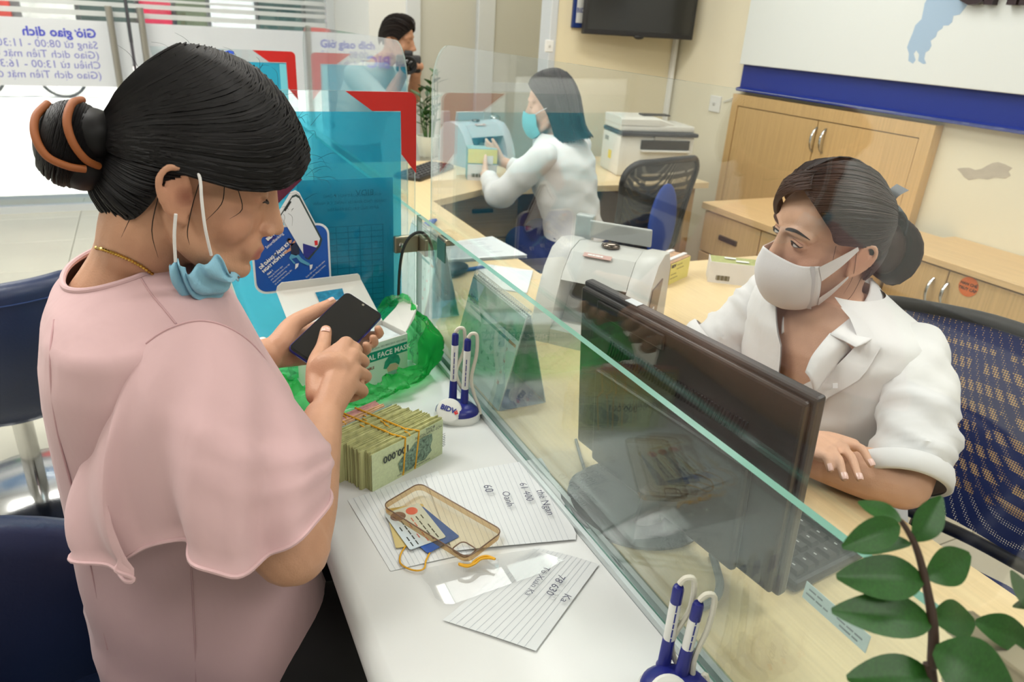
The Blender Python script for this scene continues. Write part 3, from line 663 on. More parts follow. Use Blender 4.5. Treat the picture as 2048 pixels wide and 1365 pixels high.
# face of the front note
t0 = bundles[0]; o = wloc(t0)-nb*.0024
MB().loft([[o+w*(NL*q)-nb*(.0012*math.sin(PI*q)), o+w*(NL*q)-nb*(.0012*math.sin(PI*q))+Z*NH, o+w*(NL*q)-nb*(.0012*math.sin(PI*q))+Z*NH+nb*.0004, o+w*(NL*q)-nb*(.0012*math.sin(PI*q))+nb*.0004] for q in (0, .25, .5, .75, 1)]).build('front_note', m_ng, t0)
o2 = o-nb*.0019
def on(q, h): return o2+w*(NL*q)+Z*(NH*h)
text('lettering', '100.000', .0165, on(.50, .80), -w, -Z, m_nink2, t0, bold=.0004)
text('lettering', 'MỘT TRĂM NGHÌN', .0066, on(.97, .90), -w, -Z, m_nink2, t0); text('lettering', 'ĐỒNG', .0062, on(.86, .99), -w, -Z, m_nink2, t0)
text('lettering', '100000', .0085, on(.985, .62), -Z, w, m_nink2, t0)
text('lettering', 'NGÂN HÀNG NHÀ NƯỚC VIỆT NAM', .0042, on(.80, .12), -w, -Z, m_nink2, t0)
pic = [(.36, .18), (.40, .12), (.52, .10), (.60, .16), (.72, .14), (.82, .30), (.80, .42), (.83, .60), (.82, .78), (.70, .80), (.58, .76), (.5, .62), (.42, .58), (.34, .42)]
MB().prism([(NL*a, NH*b) for a, b in pic], o2, w, Z, -nb*.0002).build('engraving', m_nink, t0)
# broad rubber bands around the whole stack
for q, sk in ((.42, .06), (.60, .10)):
    P = []; d0, d1 = -.0042, off+.001
    for i in range(25):
        s_ = i/24*4
        if s_ < 1: p = (d0, .08+.9*s_)
        elif s_ < 2: p = (d0+(d1-d0)*(s_-1), 1.03)
        elif s_ < 3: p = (d1, 1.03-.95*(s_-2))
        else: p = (d1+(d0-d1)*(s_-3), .04)
        P.append(A+w*(NL*q-.004*(p[0]/.1)*3+NL*sk*(p[1]-.5)*(1 if p[0] < .01 else -1)*.6)+nb*p[0]+Z*NH*p[1])
    MB().tube(P, .0016, 7).build('rubber_band', m_band, label='yellow rubber band around the banknote stack, %s' % ('left one' if q < .5 else 'right one'), cat='rubber band', group='bands around the note stack', smooth=True)
# grey bundle leaning behind the left end
gb = A+nb*.062-w*.022; tg = thing('banknote_bundle', gb, 'grey banknote bundle at the left end of the stack', 'banknotes', 'banknotes stacked on the counter')
mb = MB()
for i in range(8): mb.obox(gb+w*(.0075*1+.001*rn.uniform(-1, 1))-nb*.0+nb*(.0035*i)+Z*(.030), w*.012, nb*.0014, Z*(.030+.001*rn.uniform(-1, 1)))
mb.build('notes', m_ngr, tg)
# ---- identity card, other cards, phone case
ca, cb = Vector((.227, .798, 0)), Vector((.235, .732, 0)); d1 = (cb-ca).normalized(); d2 = Vector((-d1.y, d1.x, 0))
cc = ca+d1*.035+d2*.026
def card(name, label, c, z, d1, d2, rgb, th=.0008):
    t = thing(name, Vector((c.x, c.y, z)), label, 'card', 'cards under the phone case')
    MB().prism(rrect(-.0428, .0428, -.027, .027, .003, 3), Vector((c.x, c.y, z)), d1, d2, Z*th).build('blank', mat('card_%d%d' % rgb[:2], rgb, .35, noise=(60, .04)), t)
    return t
rot = lambda v, a: Vector((v.x*math.cos(a)-v.y*math.sin(a), v.x*math.sin(a)+v.y*math.cos(a), 0))
card('plastic_card', 'yellow card at the bottom under the phone case', cc+d1*-.006+d2*-.004, T+.0032, rot(d1, -.25), rot(d2, -.25), (206, 186, 120))
card('plastic_card', 'blue card peeping out under the identity card', cc+d1*.012+d2*.010, T+.0042, rot(d1, .18), rot(d2, .18), (34, 88, 176))
idc = card('identity_card', 'pale blue identity card with red emblem under the phone case', cc, T+.0053, d1, d2, (206, 220, 226))
zc = T+.0063
MB().ell(Vector((cc.x, cc.y, zc))+d1*-.030+d2*.010, d1*.0085, d2*.0085, Z*.0002).build('emblem', mat('emblem_red', (216, 104, 88), .5), idc)
MB().ell(Vector((cc.x, cc.y, zc))+d1*-.028-d2*.012, d1*.010, d2*.011, Z*.0002).build('portrait', mat('portrait_tone', (120, 100, 92), .6, noise=(200, .4)), idc)
mi = MB(); mr = MB()
for i in range(6):
    for j in range(5):
        if random.Random(i*9+j).random() < .8: (mr if i in (2, 3) else mi).obox(Vector((cc.x, cc.y, zc))+d1*(-.012+.0115*j)+d2*(-.020+.0075*i), d1*.0045, d2*.0008, Z*.0001)
mi.build('print_lines', m_nink2, idc); mr.build('red_print_lines', mat('print_rose', (206, 120, 110), .6), idc)
K = [Vector((*p, 0)) for p in ((.223, .813), (.287, .841), (.359, .696), (.298, .664))]
kc = sum(K, Vector())/4; ku = ((K[1]-K[0])+(K[2]-K[3])).normalized(); kv = ((K[3]-K[0])+(K[2]-K[1])); kv = (kv-ku*kv.dot(ku)).normalized(); kw, kl = .0365, .0805
m_case = sheet_mat('case_clear_amber', (247, 240, 224), refl=.9, haze=.05, hazecol=(222, 200, 156)); m_rim = mat('case_rim_brown', (112, 84, 64), .3); m_side = sheet_mat('case_side_amber', (226, 198, 156), refl=1.0, haze=.2, hazecol=(186, 150, 104))
kz = T+.0085; kt = thing('phone_case', Vector((kc.x, kc.y, kz)), 'clear yellowed phone case lying over cards and papers', 'phone case')
R = rrect(-kw, kw, -kl, kl, .012, 5); H = rrect(-kw+.006, -kw+.030, kl-.034, kl-.008, .007, 4)
key = R[:len(R)]+[R[0]]+[H[0]]+H[::-1]  # keyhole outline: the camera opening is cut out of the back
KO = Vector((kc.x, kc.y, kz))
def kp(a, b, z): return KO+ku*a+kv*b+Z*z
MB().poly([kp(a, b, 0) for a, b in key]).build('back', m_case, kt)
MB().loft([[kp(a, b, 0) for a, b in R], [kp(a*1.02, b*1.008, .005) for a, b in R], [kp(a*1.01, b*1.004, .0095) for a, b in R]], caps=False).build('side_wall', m_side, kt, True)
MB().tube([kp(a*1.01, b*1.004, .0098) for a, b in R+R[:1]], .0009, 6).build('rim', m_rim, kt, True)
MB().tube([kp(a, b, .0002) for a, b in H+H[:1]], .0009, 6).build('camera_opening', m_rim, kt, True)
# ---- rubber bands and clear film
def loop(label, pts, z, r=.0012):
    return MB().tube([at_z(px, py, z) for px, py in pts], r, 7, sub=5).build('rubber_band', m_band, label=label, cat='rubber band', smooth=True)
loop('yellow rubber band loop beside the identity card', [(812, 1092), (802, 1108), (800, 1125), (812, 1136), (832, 1142), (848, 1138), (852, 1122), (860, 1104), (858, 1092), (840, 1088), (820, 1087), (812, 1092)], T+.0035)
loop('crumpled yellow rubber band at the end of the phone case', [(917, 1128), (930, 1131), (942, 1130), (950, 1122), (962, 1115), (975, 1113), (990, 1119), (978, 1117), (962, 1119), (950, 1128), (935, 1134), (918, 1130)], T+.019, .0016)
ff_ = [at_z(*p, T) for p in ((836, 1152), (858, 1143), (960, 1122), (1068, 1106), (1128, 1128), (1080, 1155), (905, 1217), (888, 1216), (870, 1204), (860, 1182))]
MB().prism([(p.x, p.y) for p in ff_], (0, 0, T+.006), X, Y, Z*.0003).build('screen_protector', sheet_mat('protector_clear', (250, 250, 250), refl=.8, haze=.05), label='transparent screen protector film on the papers', cat='film')
cr = random.Random(2); cp = [[at_z(925+12*i+cr.uniform(-4, 4), 1118+9*j+cr.uniform(-4, 4), T+.004+cr.uniform(0, .006)) for j in range(4)] for i in range(7)]
MB().grid(cp).build('plastic_wrapper', sheet_mat('wrapper_clear', (250, 250, 250), refl=1.0, haze=.04), label='crumpled clear plastic wrapper at the phone case end', cat='wrapper')
# ---- pen stands
m_pw = mat('pen_white', (234, 234, 228), .35); m_pb = mat('pen_blue', (36, 42, 128), .32); m_coil = mat('coil_white', (228, 224, 208), .5)
m_bred = mat('bidv_red', (220, 44, 50), .5); m_bblue = mat('bidv_blue', (44, 54, 140), .5)
def diamond_logo(c, u, v, s, parent):
    """small red folded-diamond mark"""
    c, u, v = V3(c), V3(u).normalized(), V3(v).normalized(); w_ = u.cross(v)
    mb = MB().prism([(0, -s), (s, 0), (.5*s, .5*s), (0, 0), (-.5*s, .5*s), (-s, 0)], c, u, v, w_*.0003)
    mb.prism([(0, .25*s), (.45*s, .7*s), (0, s*1.1), (-.45*s, .7*s)], c, u, v, w_*.0003)
    return mb.build('logo', m_bred, parent)
def pen_stand(base, tops, label, disc, seed):
    t = thing('pen_stand', base, label, 'pen stand', 'pen stands on the counter'); base = V3(base)
    vx, vy = Vector((.86, -.5, 0)), Vector((.5, .86, 0))
    def ov(s, a, b, z): return [base+vx*a*math.cos(2*PI*i/28)*s+vy*b*math.sin(2*PI*i/28)*s+Z*z for i in range(28)]
    MB().loft([ov(.97, .042, .032, .0), ov(1, .042, .032, .003), ov(.98, .042, .032, .011), ov(.9, .042, .032, .014)]).build('foot', m_pw, t, True)
    MB().loft([ov(.93, .042, .032, .0135), ov(.90, .042, .032, .019), ov(.7, .042, .032, .026), ov(.25, .042, .032, .029)]).build('deck', m_pb, t, True)
    ax = (Vector((-.30, -.66, .70))).normalized(); dc_ = base+disc
    MB().lathe([(0, -.004), (.0205, -.004), (.0225, 0), (.0205, .003), (.012, .0052), (0, .006)], dc_, ax, 28).build('badge', m_pw, t, True)
    u = (CR-ax*CR.dot(ax)).normalized(); v = ax.cross(u)
    u2 = (u*math.cos(.35)-v*math.sin(.35)); v2 = ax.cross(u2)
    text('lettering', 'BIDV', .0125, dc_+ax*.0060-u2*.0155-v2*.003, u2, v2, m_bblue, t, bold=.0005)
    diamond_logo(dc_+ax*.0064+u2*.0135-v2*.0005, u2, v2, .0042, t)
    for k, (foot, top) in enumerate(tops):
        foot, top = V3(foot), V3(top); d = (top-foot).normalized(); L = (top-foot).length
        pn = MB().lathe([(.0055, .03), (.0062, .045), (.0062, L-.022), (.0058, L-.021)], foot, d, 16).build('pen', m_pw, t, True)
        MB().lathe([(0, 0), (.0082, 0), (.0086, .014), (.0072, .016), (.0066, .05), (.0062, .051)], foot, d, 16).build('holder', m_pb, t, True)
        MB().lathe([(.006, L-.023), (.0060, L-.004), (.005, L-.001), (0, L)], foot, d, 16).build('end_cap', m_pb, pn, True)
        sv = (CR-d*CR.dot(d)).normalized()
        dashes('fine_print', foot+d*(L*.38)-CF*.0064+sv*.001, d, -sv, (.008, .010, .006, .012, .009), .0016, m_bblue, pn)
        # coiled cord from the cap back to the foot
        side = sv; P = [top+d*.002, top+d*.010+side*.006, top+d*.006+side*.015, top-d*.03+side*.016, top-d*.075+side*.010*(1 if k else .4), top-d*.11+side*.018, foot+d*.018+side*.026, foot+side*.030*(1 if k else .7)-CF*.004+Z*.002]
        P, _ = crom([V3(q) for q in P], [1]*len(P), 9)
        rr = [.0030*(1+.10*(i % 2)) for i in range(len(P))]
        MB().tube(P, rr, 8).build('coil_cord', m_coil, t, True)
    return t
b1 = Vector((.424, 1.030, T)); b2 = Vector((.425, .400, T))
pen_stand(b1, [(at_y(905, 812, 1.052), at_y(911, 667, 1.055)), (at_y(927, 828, 1.030), at_y(936, 678, 1.030))], 'white and blue pen stand beside the banknote stack', Vector((-.020, -.012, .024)), 1)
pen_stand(b2, [(at_y(1324, 1350, .425), at_y(1358, 1172, .430)), (at_y(1356, 1372, .405), at_y(1398, 1205, .410))], 'white and blue pen stand at the front edge of the picture', Vector((-.020, -.012, .024)), 2)
# ---- box of face masks in a green bag
bu = Vector((.94, .34, 0)).normalized(); bn = Vector((-bu.y, bu.x, 0)); FR = Vector((.394, 1.222, T)); FL = FR-bu*.19; BD, BH = .080, .088
m_card = mat('carton_white', (230, 228, 220), .6, noise=(8, .02)); m_cardin = mat('carton_inside', (206, 200, 188), .7)
mbx = thing('mask_box', FL+bu*.095+bn*.045, 'open white carton of medical face masks inside the green bag', 'box')
g = MB(); th = .0014
g.obox(FL+bu*.095+Z*BH/2, bu*.095, bn*th/2, Z*BH/2); g.obox(FL+bu*.095+bn*BD+Z*BH/2, bu*.095, bn*th/2, Z*BH/2)
g.obox(FL+bn*BD/2+Z*BH/2, bu*th/2, bn*BD/2, Z*BH/2); g.obox(FR+bn*BD/2+Z*BH/2, bu*th/2, bn*BD/2, Z*BH/2); g.obox(FL+bu*.095+bn*BD/2+Z*th, bu*.095, bn*BD/2, Z*th/2)
g.build('carton', m_card, mbx)
# masks inside
MB().rbox(FL+bu*.095+bn*BD/2+Z*.045, bu*.088, bn*(BD/2-.005), Z*.04, .006).build('masks', mat('mask_pack', (206, 214, 214), .7, noise=(60, .1, (1, 1, 20))), mbx)
hl, hr = FL+bn*BD+Z*BH, FR+bn*BD+Z*BH
tl, tr = at_y(552, 583, 1.352), at_y(722, 561, 1.372); fl2, fr2 = at_y(556, 566, 1.345), at_y(718, 547, 1.365)
def slab(pts, name, m, t=.0012, par=mbx):
    pts = [V3(p) for p in pts]; n_ = (pts[1]-pts[0]).cross(pts[-1]-pts[0]).normalized()*t
    k = len(pts); return MB().add(pts+[p+n_ for p in pts], [tuple(range(k)), tuple(range(2*k-1, k-1, -1))]+[(i, i+k, (i+1) % k+k, (i+1) % k) for i in range(k)]).build(name, m, par)
slab([hl, hr, tr, tl], 'lid', m_card)
slab([tl, tr, tr.lerp(fr2, .75), fr2-(fr2-fl2)*.02, fl2+(fr2-fl2)*.04, tl.lerp(fl2, .6)], 'tuck_flap', m_card)
L0 = hl.lerp(hr, .42).lerp(tl.lerp(tr, .42), .0)
def lp(a, b): return hl.lerp(hr, a).lerp(tl.lerp(tr, a), b)
nn = (hr-hl).cross(tl-hl).normalized(); nn = nn if nn.dot(CF) < 0 else -nn
slab([lp(.40, .62)+nn*.0050, lp(.70, .62)+nn*.0050, lp(.72, .84)+nn*.0050, lp(.40, .84)+nn*.0050], 'lid_window', mat('window_film_blue', (40, 132, 168), .15, noise=(120, .3)), .0003)
s0, s1 = FR+bn*.004+Z*BH, FR+bn*BD*.96+Z*BH; q0, q1 = at_y(836, 612, 1.262), at_y(806, 594, 1.315)
slab([s0, q0.lerp(s0, .5)+bu*.006, q0, q1, q1.lerp(s1, .5)+bu*.006, s1], 'side_flap', m_card)
fo = FL-bn*(th/2+.0003)
def fp(a, z): return fo+bu*a+Z*z
m_bgreen = mat('print_teal_green', (0, 142, 112), .5); m_btint = mat('print_pale_green', (206, 226, 208), .6, noise=(4, .04)); m_tw = mat('print_white', (240, 240, 236), .5)
MB().obox(fp(.095, BH/2), bu*.094, bn*.0002, Z*(BH/2-.001)).build('printed_front', m_btint, mbx)
MB().obox(fp(.095, BH*.70)-bn*.0004, bu*.094, bn*.0002, Z*.010).build('title_strip', m_bgreen, mbx)
text('lettering', 'MEDICAL FACE MASK', .0150, fp(.052, BH*.70-.0052)-bn*.0007, bu, Z, m_tw, mbx, bold=.0003)
text('lettering', 'ISO 13485:2016  ISO 9001:2015  ISO 14001', .0055, fp(.088, BH*.70+.0145)-bn*.0006, bu, Z, mat('ink_green_grey', (96, 140, 124), .6), mbx)
text('lettering', 'DISPOSABLE', .0075, fp(.070, BH*.70-.0245)-bn*.0006, bu, Z, mat('ink_brown_red', (150, 62, 50), .6), mbx, bold=.0002)
cap = [(.0, -.002), (.004, .012), (.013, .021), (.025, .023), (.036, .017), (.040, .006), (.037, -.004), (.028, .003), (.016, .004), (.007, -.004)]
MB().prism(cap, fp(.132, BH*.36)-bn*.0006, bu, Z, -bn*.0002).build('nurse_cap_print', mat('print_cap_green', (40, 142, 116), .6, noise=(120, .25)), mbx)
MB().prism([(.008, -.004), (.016, .003), (.028, .002), (.036, -.005), (.034, -.012), (.010, -.012)], fp(.132, BH*.36)-bn*.0006, bu, Z, -bn*.0002).build('nurse_face_print', mat('print_skin', (212, 176, 150), .6), mbx)
MB().prism([(.010, -.012), (.034, -.012), (.032, -.026), (.022, -.032), (.012, -.026)], fp(.132, BH*.36)-bn*.0006, bu, Z, -bn*.0002).build('nurse_mask_print', mat('print_mask_green', (132, 176, 160), .6, noise=(120, .15)), mbx)
# the bag: a crumpled thin skirt around the carton
def vnoise(x, y, s):
    return math.sin(x*1.7+s)*math.cos(y*2.3+s*1.3)+.5*math.sin(x*4.1+y*3.3+s*2)+.35*math.sin(x*9.7-y*7.1+s)+.22*math.cos(x*17.3+y*13.7)
cB = FL+bu*.095+bn*BD/2; NA, NHt = 128, 26; P = []
for i in range(NHt+1):
    h = i/NHt; row = []
    for j in range(NA+1):
        a = 2*PI*(j % NA)/NA; ca_, sa_ = math.cos(a), math.sin(a)
        k = 1/max(abs(ca_)/.108, abs(sa_)/.055); e = .5*k+.5*math.hypot(.135*ca_, .09*sa_)
        r_ = e*(1.12+.30*math.sin(PI*min(1, h*1.1)))+.006*vnoise(a*3, h*4, 1.3)+.007*abs(math.sin(a*7+4*h))*h
        r_ *= (1.0 if ca_ > .3 else 1.08) if sa_ < .2 else .98
        top = .062+.012*math.sin(a*2+.6)+.010*math.sin(a*5+1)+(.050 if (ca_ > .72) else 0)*min(1, (ca_-.72)*6 if ca_ > .72 else 0)+(-.012 if sa_ < -.3 and ca_ < .8 else .006)
        z_ = top*h**.85+.004*vnoise(a*4, h*5, 4)*h
        row.append(cB+bu*(ca_*r_)+bn*(sa_*r_)+Z*max(.0008, z_))
    P.append(row)
mbag = bpy.data.materials.new('bag_green_film'); mbag.use_nodes = True; nt = mbag.node_tree; N_ = nt.nodes; L_ = nt.links; N_.remove(N_['Principled BSDF'])
def _n(t): return N_.new(t)
tcn = _n('ShaderNodeTexCoord'); vo = _n('ShaderNodeTexVoronoi'); vo.inputs['Scale'].default_value = 26; vo.feature = 'F1'; L_.new(tcn.outputs['Object'], vo.inputs['Vector'])
nz = _n('ShaderNodeTexNoise'); nz.inputs['Scale'].default_value = 30; nz.inputs['Detail'].default_value = 3; nz.inputs['Distortion'].default_value = 1.5; L_.new(tcn.outputs['Object'], nz.inputs['Vector'])
ad = _n('ShaderNodeMath'); L_.new(vo.outputs['Distance'], ad.inputs[0]); L_.new(nz.outputs['Fac'], ad.inputs[1])
bpn = _n('ShaderNodeBump'); bpn.inputs['Strength'].default_value = .55; bpn.inputs['Distance'].default_value = .006; L_.new(ad.outputs[0], bpn.inputs['Height'])
tr_ = _n('ShaderNodeBsdfTransparent'); tr_.inputs[0].default_value = (*lin((140, 240, 165)), 1)
df = _n('ShaderNodeBsdfDiffuse'); df.inputs[0].default_value = (*lin((40, 200, 96)), 1); tl_ = _n('ShaderNodeBsdfTranslucent'); tl_.inputs[0].default_value = (*lin((64, 224, 120)), 1)
gl = _n('ShaderNodeBsdfGlossy'); gl.inputs['Roughness'].default_value = .12
for q in (df, tl_, gl): L_.new(bpn.outputs[0], q.inputs['Normal'])
m1 = _n('ShaderNodeMixShader'); m1.inputs[0].default_value = .55; L_.new(df.outputs[0], m1.inputs[1]); L_.new(tl_.outputs[0], m1.inputs[2])
m2 = _n('ShaderNodeMixShader'); m2.inputs[0].default_value = .5; L_.new(tr_.outputs[0], m2.inputs[1]); L_.new(m1.outputs[0], m2.inputs[2])
fz = _n('ShaderNodeLayerWeight'); fz.inputs[0].default_value = .25; L_.new(bpn.outputs[0], fz.inputs['Normal'])
m3 = _n('ShaderNodeMixShader'); fm = _n('ShaderNodeMath'); fm.operation = 'MULTIPLY'; fm.inputs[1].default_value = .45; L_.new(fz.outputs['Fresnel'], fm.inputs[0]); L_.new(fm.outputs[0], m3.inputs[0]); L_.new(m2.outputs[0], m3.inputs[1]); L_.new(gl.outputs[0], m3.inputs[2]); L_.new(m3.outputs[0], N_['Material Output'].inputs[0])
MB().grid(P).build('plastic_bag', mbag, label='crumpled translucent green plastic bag around the mask carton', cat='bag', smooth=True)
# ---- promotional cut-out on the cyan screen
py_ = 1.3895
def pq(px, py): p = at_y(px, py, py_); return (p.x, p.z)
cu_ = thing('promotion_cutout', (pq(583, 590)[0], py_, T+.06), 'blue bank promotion cutout with phone picture on the cyan screen', 'sign')
x0, z0 = pq(511, 590); x1, z1 = pq(657, 445)
m_cw = mat('cutout_white', (236, 238, 238), .5); m_cb = mat('cutout_blue', (22, 82, 170), .45, noise=(9, .12)); m_cn = mat('cutout_navy', (38, 44, 130), .45)
def flat(poly, name, m, d, par=cu_): return MB().prism(poly, (0, py_-d, 0), X, Z, (0, .0008, 0)).build(name, m, par)
flat(rrect(x0, x1, z0, z1, .022, 6), 'border', m_cw, .001)
flat(rrect(x0+.004, x1-.004, z0+.005, z1-.004, .019, 6), 'panel', m_cb, .0022)
ph = [pq(560, 430), pq(584, 391), pq(592, 388), pq(599, 392), pq(644, 478), pq(640, 492), pq(618, 519), pq(611, 516)]
def grow(poly, f): cx = sum(p[0] for p in poly)/len(poly); cz = sum(p[1] for p in poly)/len(poly); return [(cx+(p[0]-cx)*f, cz+(p[1]-cz)*f) for p in poly]
flat(grow(ph, 1.12)[:5]+[grow(ph, 1.02)[5]]+grow(ph, 1.0)[6:], 'phone_border', m_cw, .0016); flat(ph, 'phone_body', mat('print_phone_dark', (52, 70, 68), .4), .0030)
flat(grow([(a-.002, b) for a, b in ph], .93), 'phone_screen', mat('print_screen', (226, 230, 232), .5), .0038)
flat([pq(605, 486), pq(634, 495), pq(614, 516), pq(606, 509)], 'phone_navy', m_cn, .0046); flat([pq(628, 481), pq(634, 480), pq(635, 489), pq(629, 490)], 'phone_red_mark', m_bred, .0046)
flat([pq(567, 420), pq(580, 401), pq(582, 403), pq(570, 422)], 'phone_notch', m_black, .0046)
wv_ = (Vector((pq(566, 468)[0], 0, pq(566, 468)[1]))-Vector((pq(534, 496)[0], 0, pq(534, 496)[1]))).normalized(); vv_ = Vector((-wv_.z, 0, wv_.x))
def ctext(s, sz, px, m, bold=0): p = pq(*px); return text('lettering', s, sz, (p[0], py_-.0036, p[1]), wv_, vv_, m, cu_, bold=bold)
flat([pq(526, 470), pq(540, 461), pq(548, 470), pq(552, 474), pq(536, 485)], 'logo_tile', m_cn, .0034)
diamond_logo((pq(533, 466)[0], py_-.005, pq(533, 466)[1]), wv_, vv_, .0045, cu_)
ctext('BIDV', .0085, (535, 481), m_tw, .0004); ctext('SmartBanking', .0078, (533, 497), m_tw)
ctext('DỄ DÀNG ĐĂNG KÝ', .0080, (521, 538), m_tw, .0004); ctext('NGAY HÔM NAY', .0080, (527, 545), m_tw, .0004)
ctext('Cách 1', .005, (535, 550), m_tw, .0002)
for i, s in enumerate(('Đăng ký Online ngay', 'trên ứng dụng hoặc truy cập', 'https://smartbanking', 'tải và làm theo hướng dẫn')): ctext(s, .0042, (538+4*i, 556+4.5*i), m_tw)
for i, s in enumerate(('Quét QR code để xem thêm', 'hướng dẫn đăng ký Online')): ctext(s, .0042, (612+5*i, 555+5*i), m_tw)
# little leaping man
def man(pts, name, rgb): flat([pq(500+a/6.205, 380+b/6.205) for a, b in pts], name, mat('print_man_%d' % rgb[0], rgb, .5), .0044)
man([(500, 660), (555, 650), (600, 700), (612, 780), (570, 810), (505, 790)], 'man_shirt', (30, 38, 66)); man([(500, 700), (490, 715), (420, 770), (410, 785), (430, 785), (505, 745)], 'man_arm', (206, 150, 120))
man([(490, 690), (500, 700), (560, 640), (548, 620)], 'man_arm', (206, 150, 120)); man([(470, 600), (500, 595), (515, 620), (505, 655), (480, 655)], 'man_head', (208, 152, 122)); man([(455, 610), (470, 592), (505, 600), (508, 612), (480, 622), (465, 650)], 'man_hair', (24, 22, 26))
man([(505, 790), (600, 800), (640, 850), (740, 910), (722, 935), (620, 890), (570, 830), (510, 850), (560, 900), (545, 915), (480, 840)], 'man_jeans', (86, 158, 190)); man([(560, 912), (600, 905), (590, 945), (555, 978)], 'man_shoe', (236, 236, 236)); man([(735, 925), (772, 920), (765, 960), (740, 990)], 'man_shoe', (236, 236, 236))
# maroon corner of a print further up the screen
flat([pq(556, 330), pq(582, 338), pq(604, 359), pq(551, 412), pq(530, 395)], 'maroon_corner', mat('print_maroon', (92, 22, 52), .45), .002, ps)
# ================================================================== TELLER SIDE
# ---- monitor seen from behind
TL, TR = Vector((.543, .846, 1.10)), Vector((.587, .445, 1.10)); BR = Vector((.613, .449, .818)); BL = TL+(BR-TR)
mu = (TR-TL).normalized(); md = (BR-TR).normalized(); mn = mu.cross(md).normalized(); mn = mn if mn.x < 0 else -mn      # mn points to the customer
m_mon = mat('monitor_black', (38, 34, 34), .3, bump=(400, .05)); m_monf = mat('monitor_frame', (58, 56, 58), .38)
mo = thing('monitor', (.62, .66, T), 'black computer monitor seen from the back behind the glass', 'monitor')
ctr = (TL+TR+BL+BR)/4; wu, wd = (TR-TL).length/2, (BR-TR).length/2
MB().rbox(ctr-mn*.008, mu*wu, md*wd, mn*.008, .004).build('bezel', m_monf, mo)
MB().rbox(ctr+mn*.004, mu*(wu-.006), md*(wd-.006), mn*.006, .004).build('back_shell', m_mon, mo)
MB().rbox(ctr+mn*.014+md*.055, mu*(wu*.72), md*(wd*.58), mn*.007, .006, 3).build('bulge', m_mon, mo)
MB().obox(ctr-mn*.0165, mu*(wu-.012), md*(wd-.012), mn*.0006).build('screen', m_black, mo)
vt = MB()
for i in range(46):
    c = ctr+mn*.0108-md*(wd*.46)+mu*(-wu*.62+wu*1.24*i/45)
    vt.rbox(c, (mu*.35+mn*.0).normalized()*.0016, (md+mu*-.28).normalized()*.013, mn*.0012, .0008, 1)
vt.build('vent_slots', mat('slot_black', (12, 11, 12), .6), mo)
MB().rbox(ctr+mn*.0115-md*(wd*.84)-mu*(wu*.42), mu*(wu*.34), md*.011, mn*.002, .002).build('grip', m_mon, mo)
MB().obox(TL.lerp(TR, .26)-mn*.006+Z*.0006, mu*.012, mn*.006, Z*.0005).build('asset_tag', mat('tag_white', (214, 220, 224), .5), mo)
st0 = ctr+mn*.012+md*.10
MB().tube([st0, st0+Z*-.05+mn*.008, Vector((st0.x-.0, st0.y, T+.02))], [.03, .03, .034], 14, flat=.4, up=mu).build('neck', m_mon, mo, True)
bc = Vector((.588, .80, T)); MB().lathe([(0, .0), (.105, .0), (.107, .006), (.09, .014), (.03, .018), (0, .018)], Vector((st0.x+.01, .70, T)), Z, 40).build('base', mat('base_grey', (92, 92, 94), .3), mo, True)
# ---- keyboard in front of the teller
def keyboard(c, u, label, L=.44, D=.145, cols=15, rows=5):
    """u runs along the length; keys are single caps"""
    c = V3(c); u = V3(u).normalized(); v = Vector((-u.y, u.x, 0)); t = thing('keyboard', c, label, 'keyboard', 'keyboards')
    MB().rbox(c+Z*.010, u*L/2, v*D/2, Z*.009, .006).build('case', m_dark, t)
    kb = MB(); s_ = .0075
    kb.loft([[(s_, s_, 0), (-s_, s_, 0), (-s_, -s_, 0), (s_, -s_, 0)], [(s_*.78, s_*.82, .006), (-s_*.78, s_*.82, .006), (-s_*.78, -s_*.74, .006), (s_*.78, -s_*.74, .006)]])
    me = kb.mesh('key'); me.materials.append(mat('key_black', (44, 44, 46), .5)); finish(me, False)
    for i in range(cols):
        for j in range(rows+1):
            if i in (10,) and L > .4: continue
            o = bpy.data.objects.new('key', me); COL.objects.link(o); o.parent = t
            o.location = u*(-L/2+.022+i*(L-.044)/(cols-1))+v*(-D/2+.018+j*(D-.036)/rows)+Z*.0188
            o.rotation_euler = (0, 0, math.atan2(u.y, u.x)); o.scale = ((L-.044)/(cols-1)/.0172, D/rows/.027, 1)
    lm = MB()
    for i in range(cols):
        for j in range(rows+1):
            if i == 10 and L > .4: continue
            lm.obox(c+u*(-L/2+.020+i*(L-.044)/(cols-1))+v*(-D/2+.019+j*(D-.036)/rows)+Z*.0252, u*.0022, v*.0012, Z*.0001)
    lm.build('key_marks', mat('mark_white', (190, 190, 190), .6), t)
    return t
ku_ = Vector((.10, -1, 0)).normalized()
keyboard(Vector((.715, .69, T)), ku_, 'black keyboard sticking out from behind the monitor')
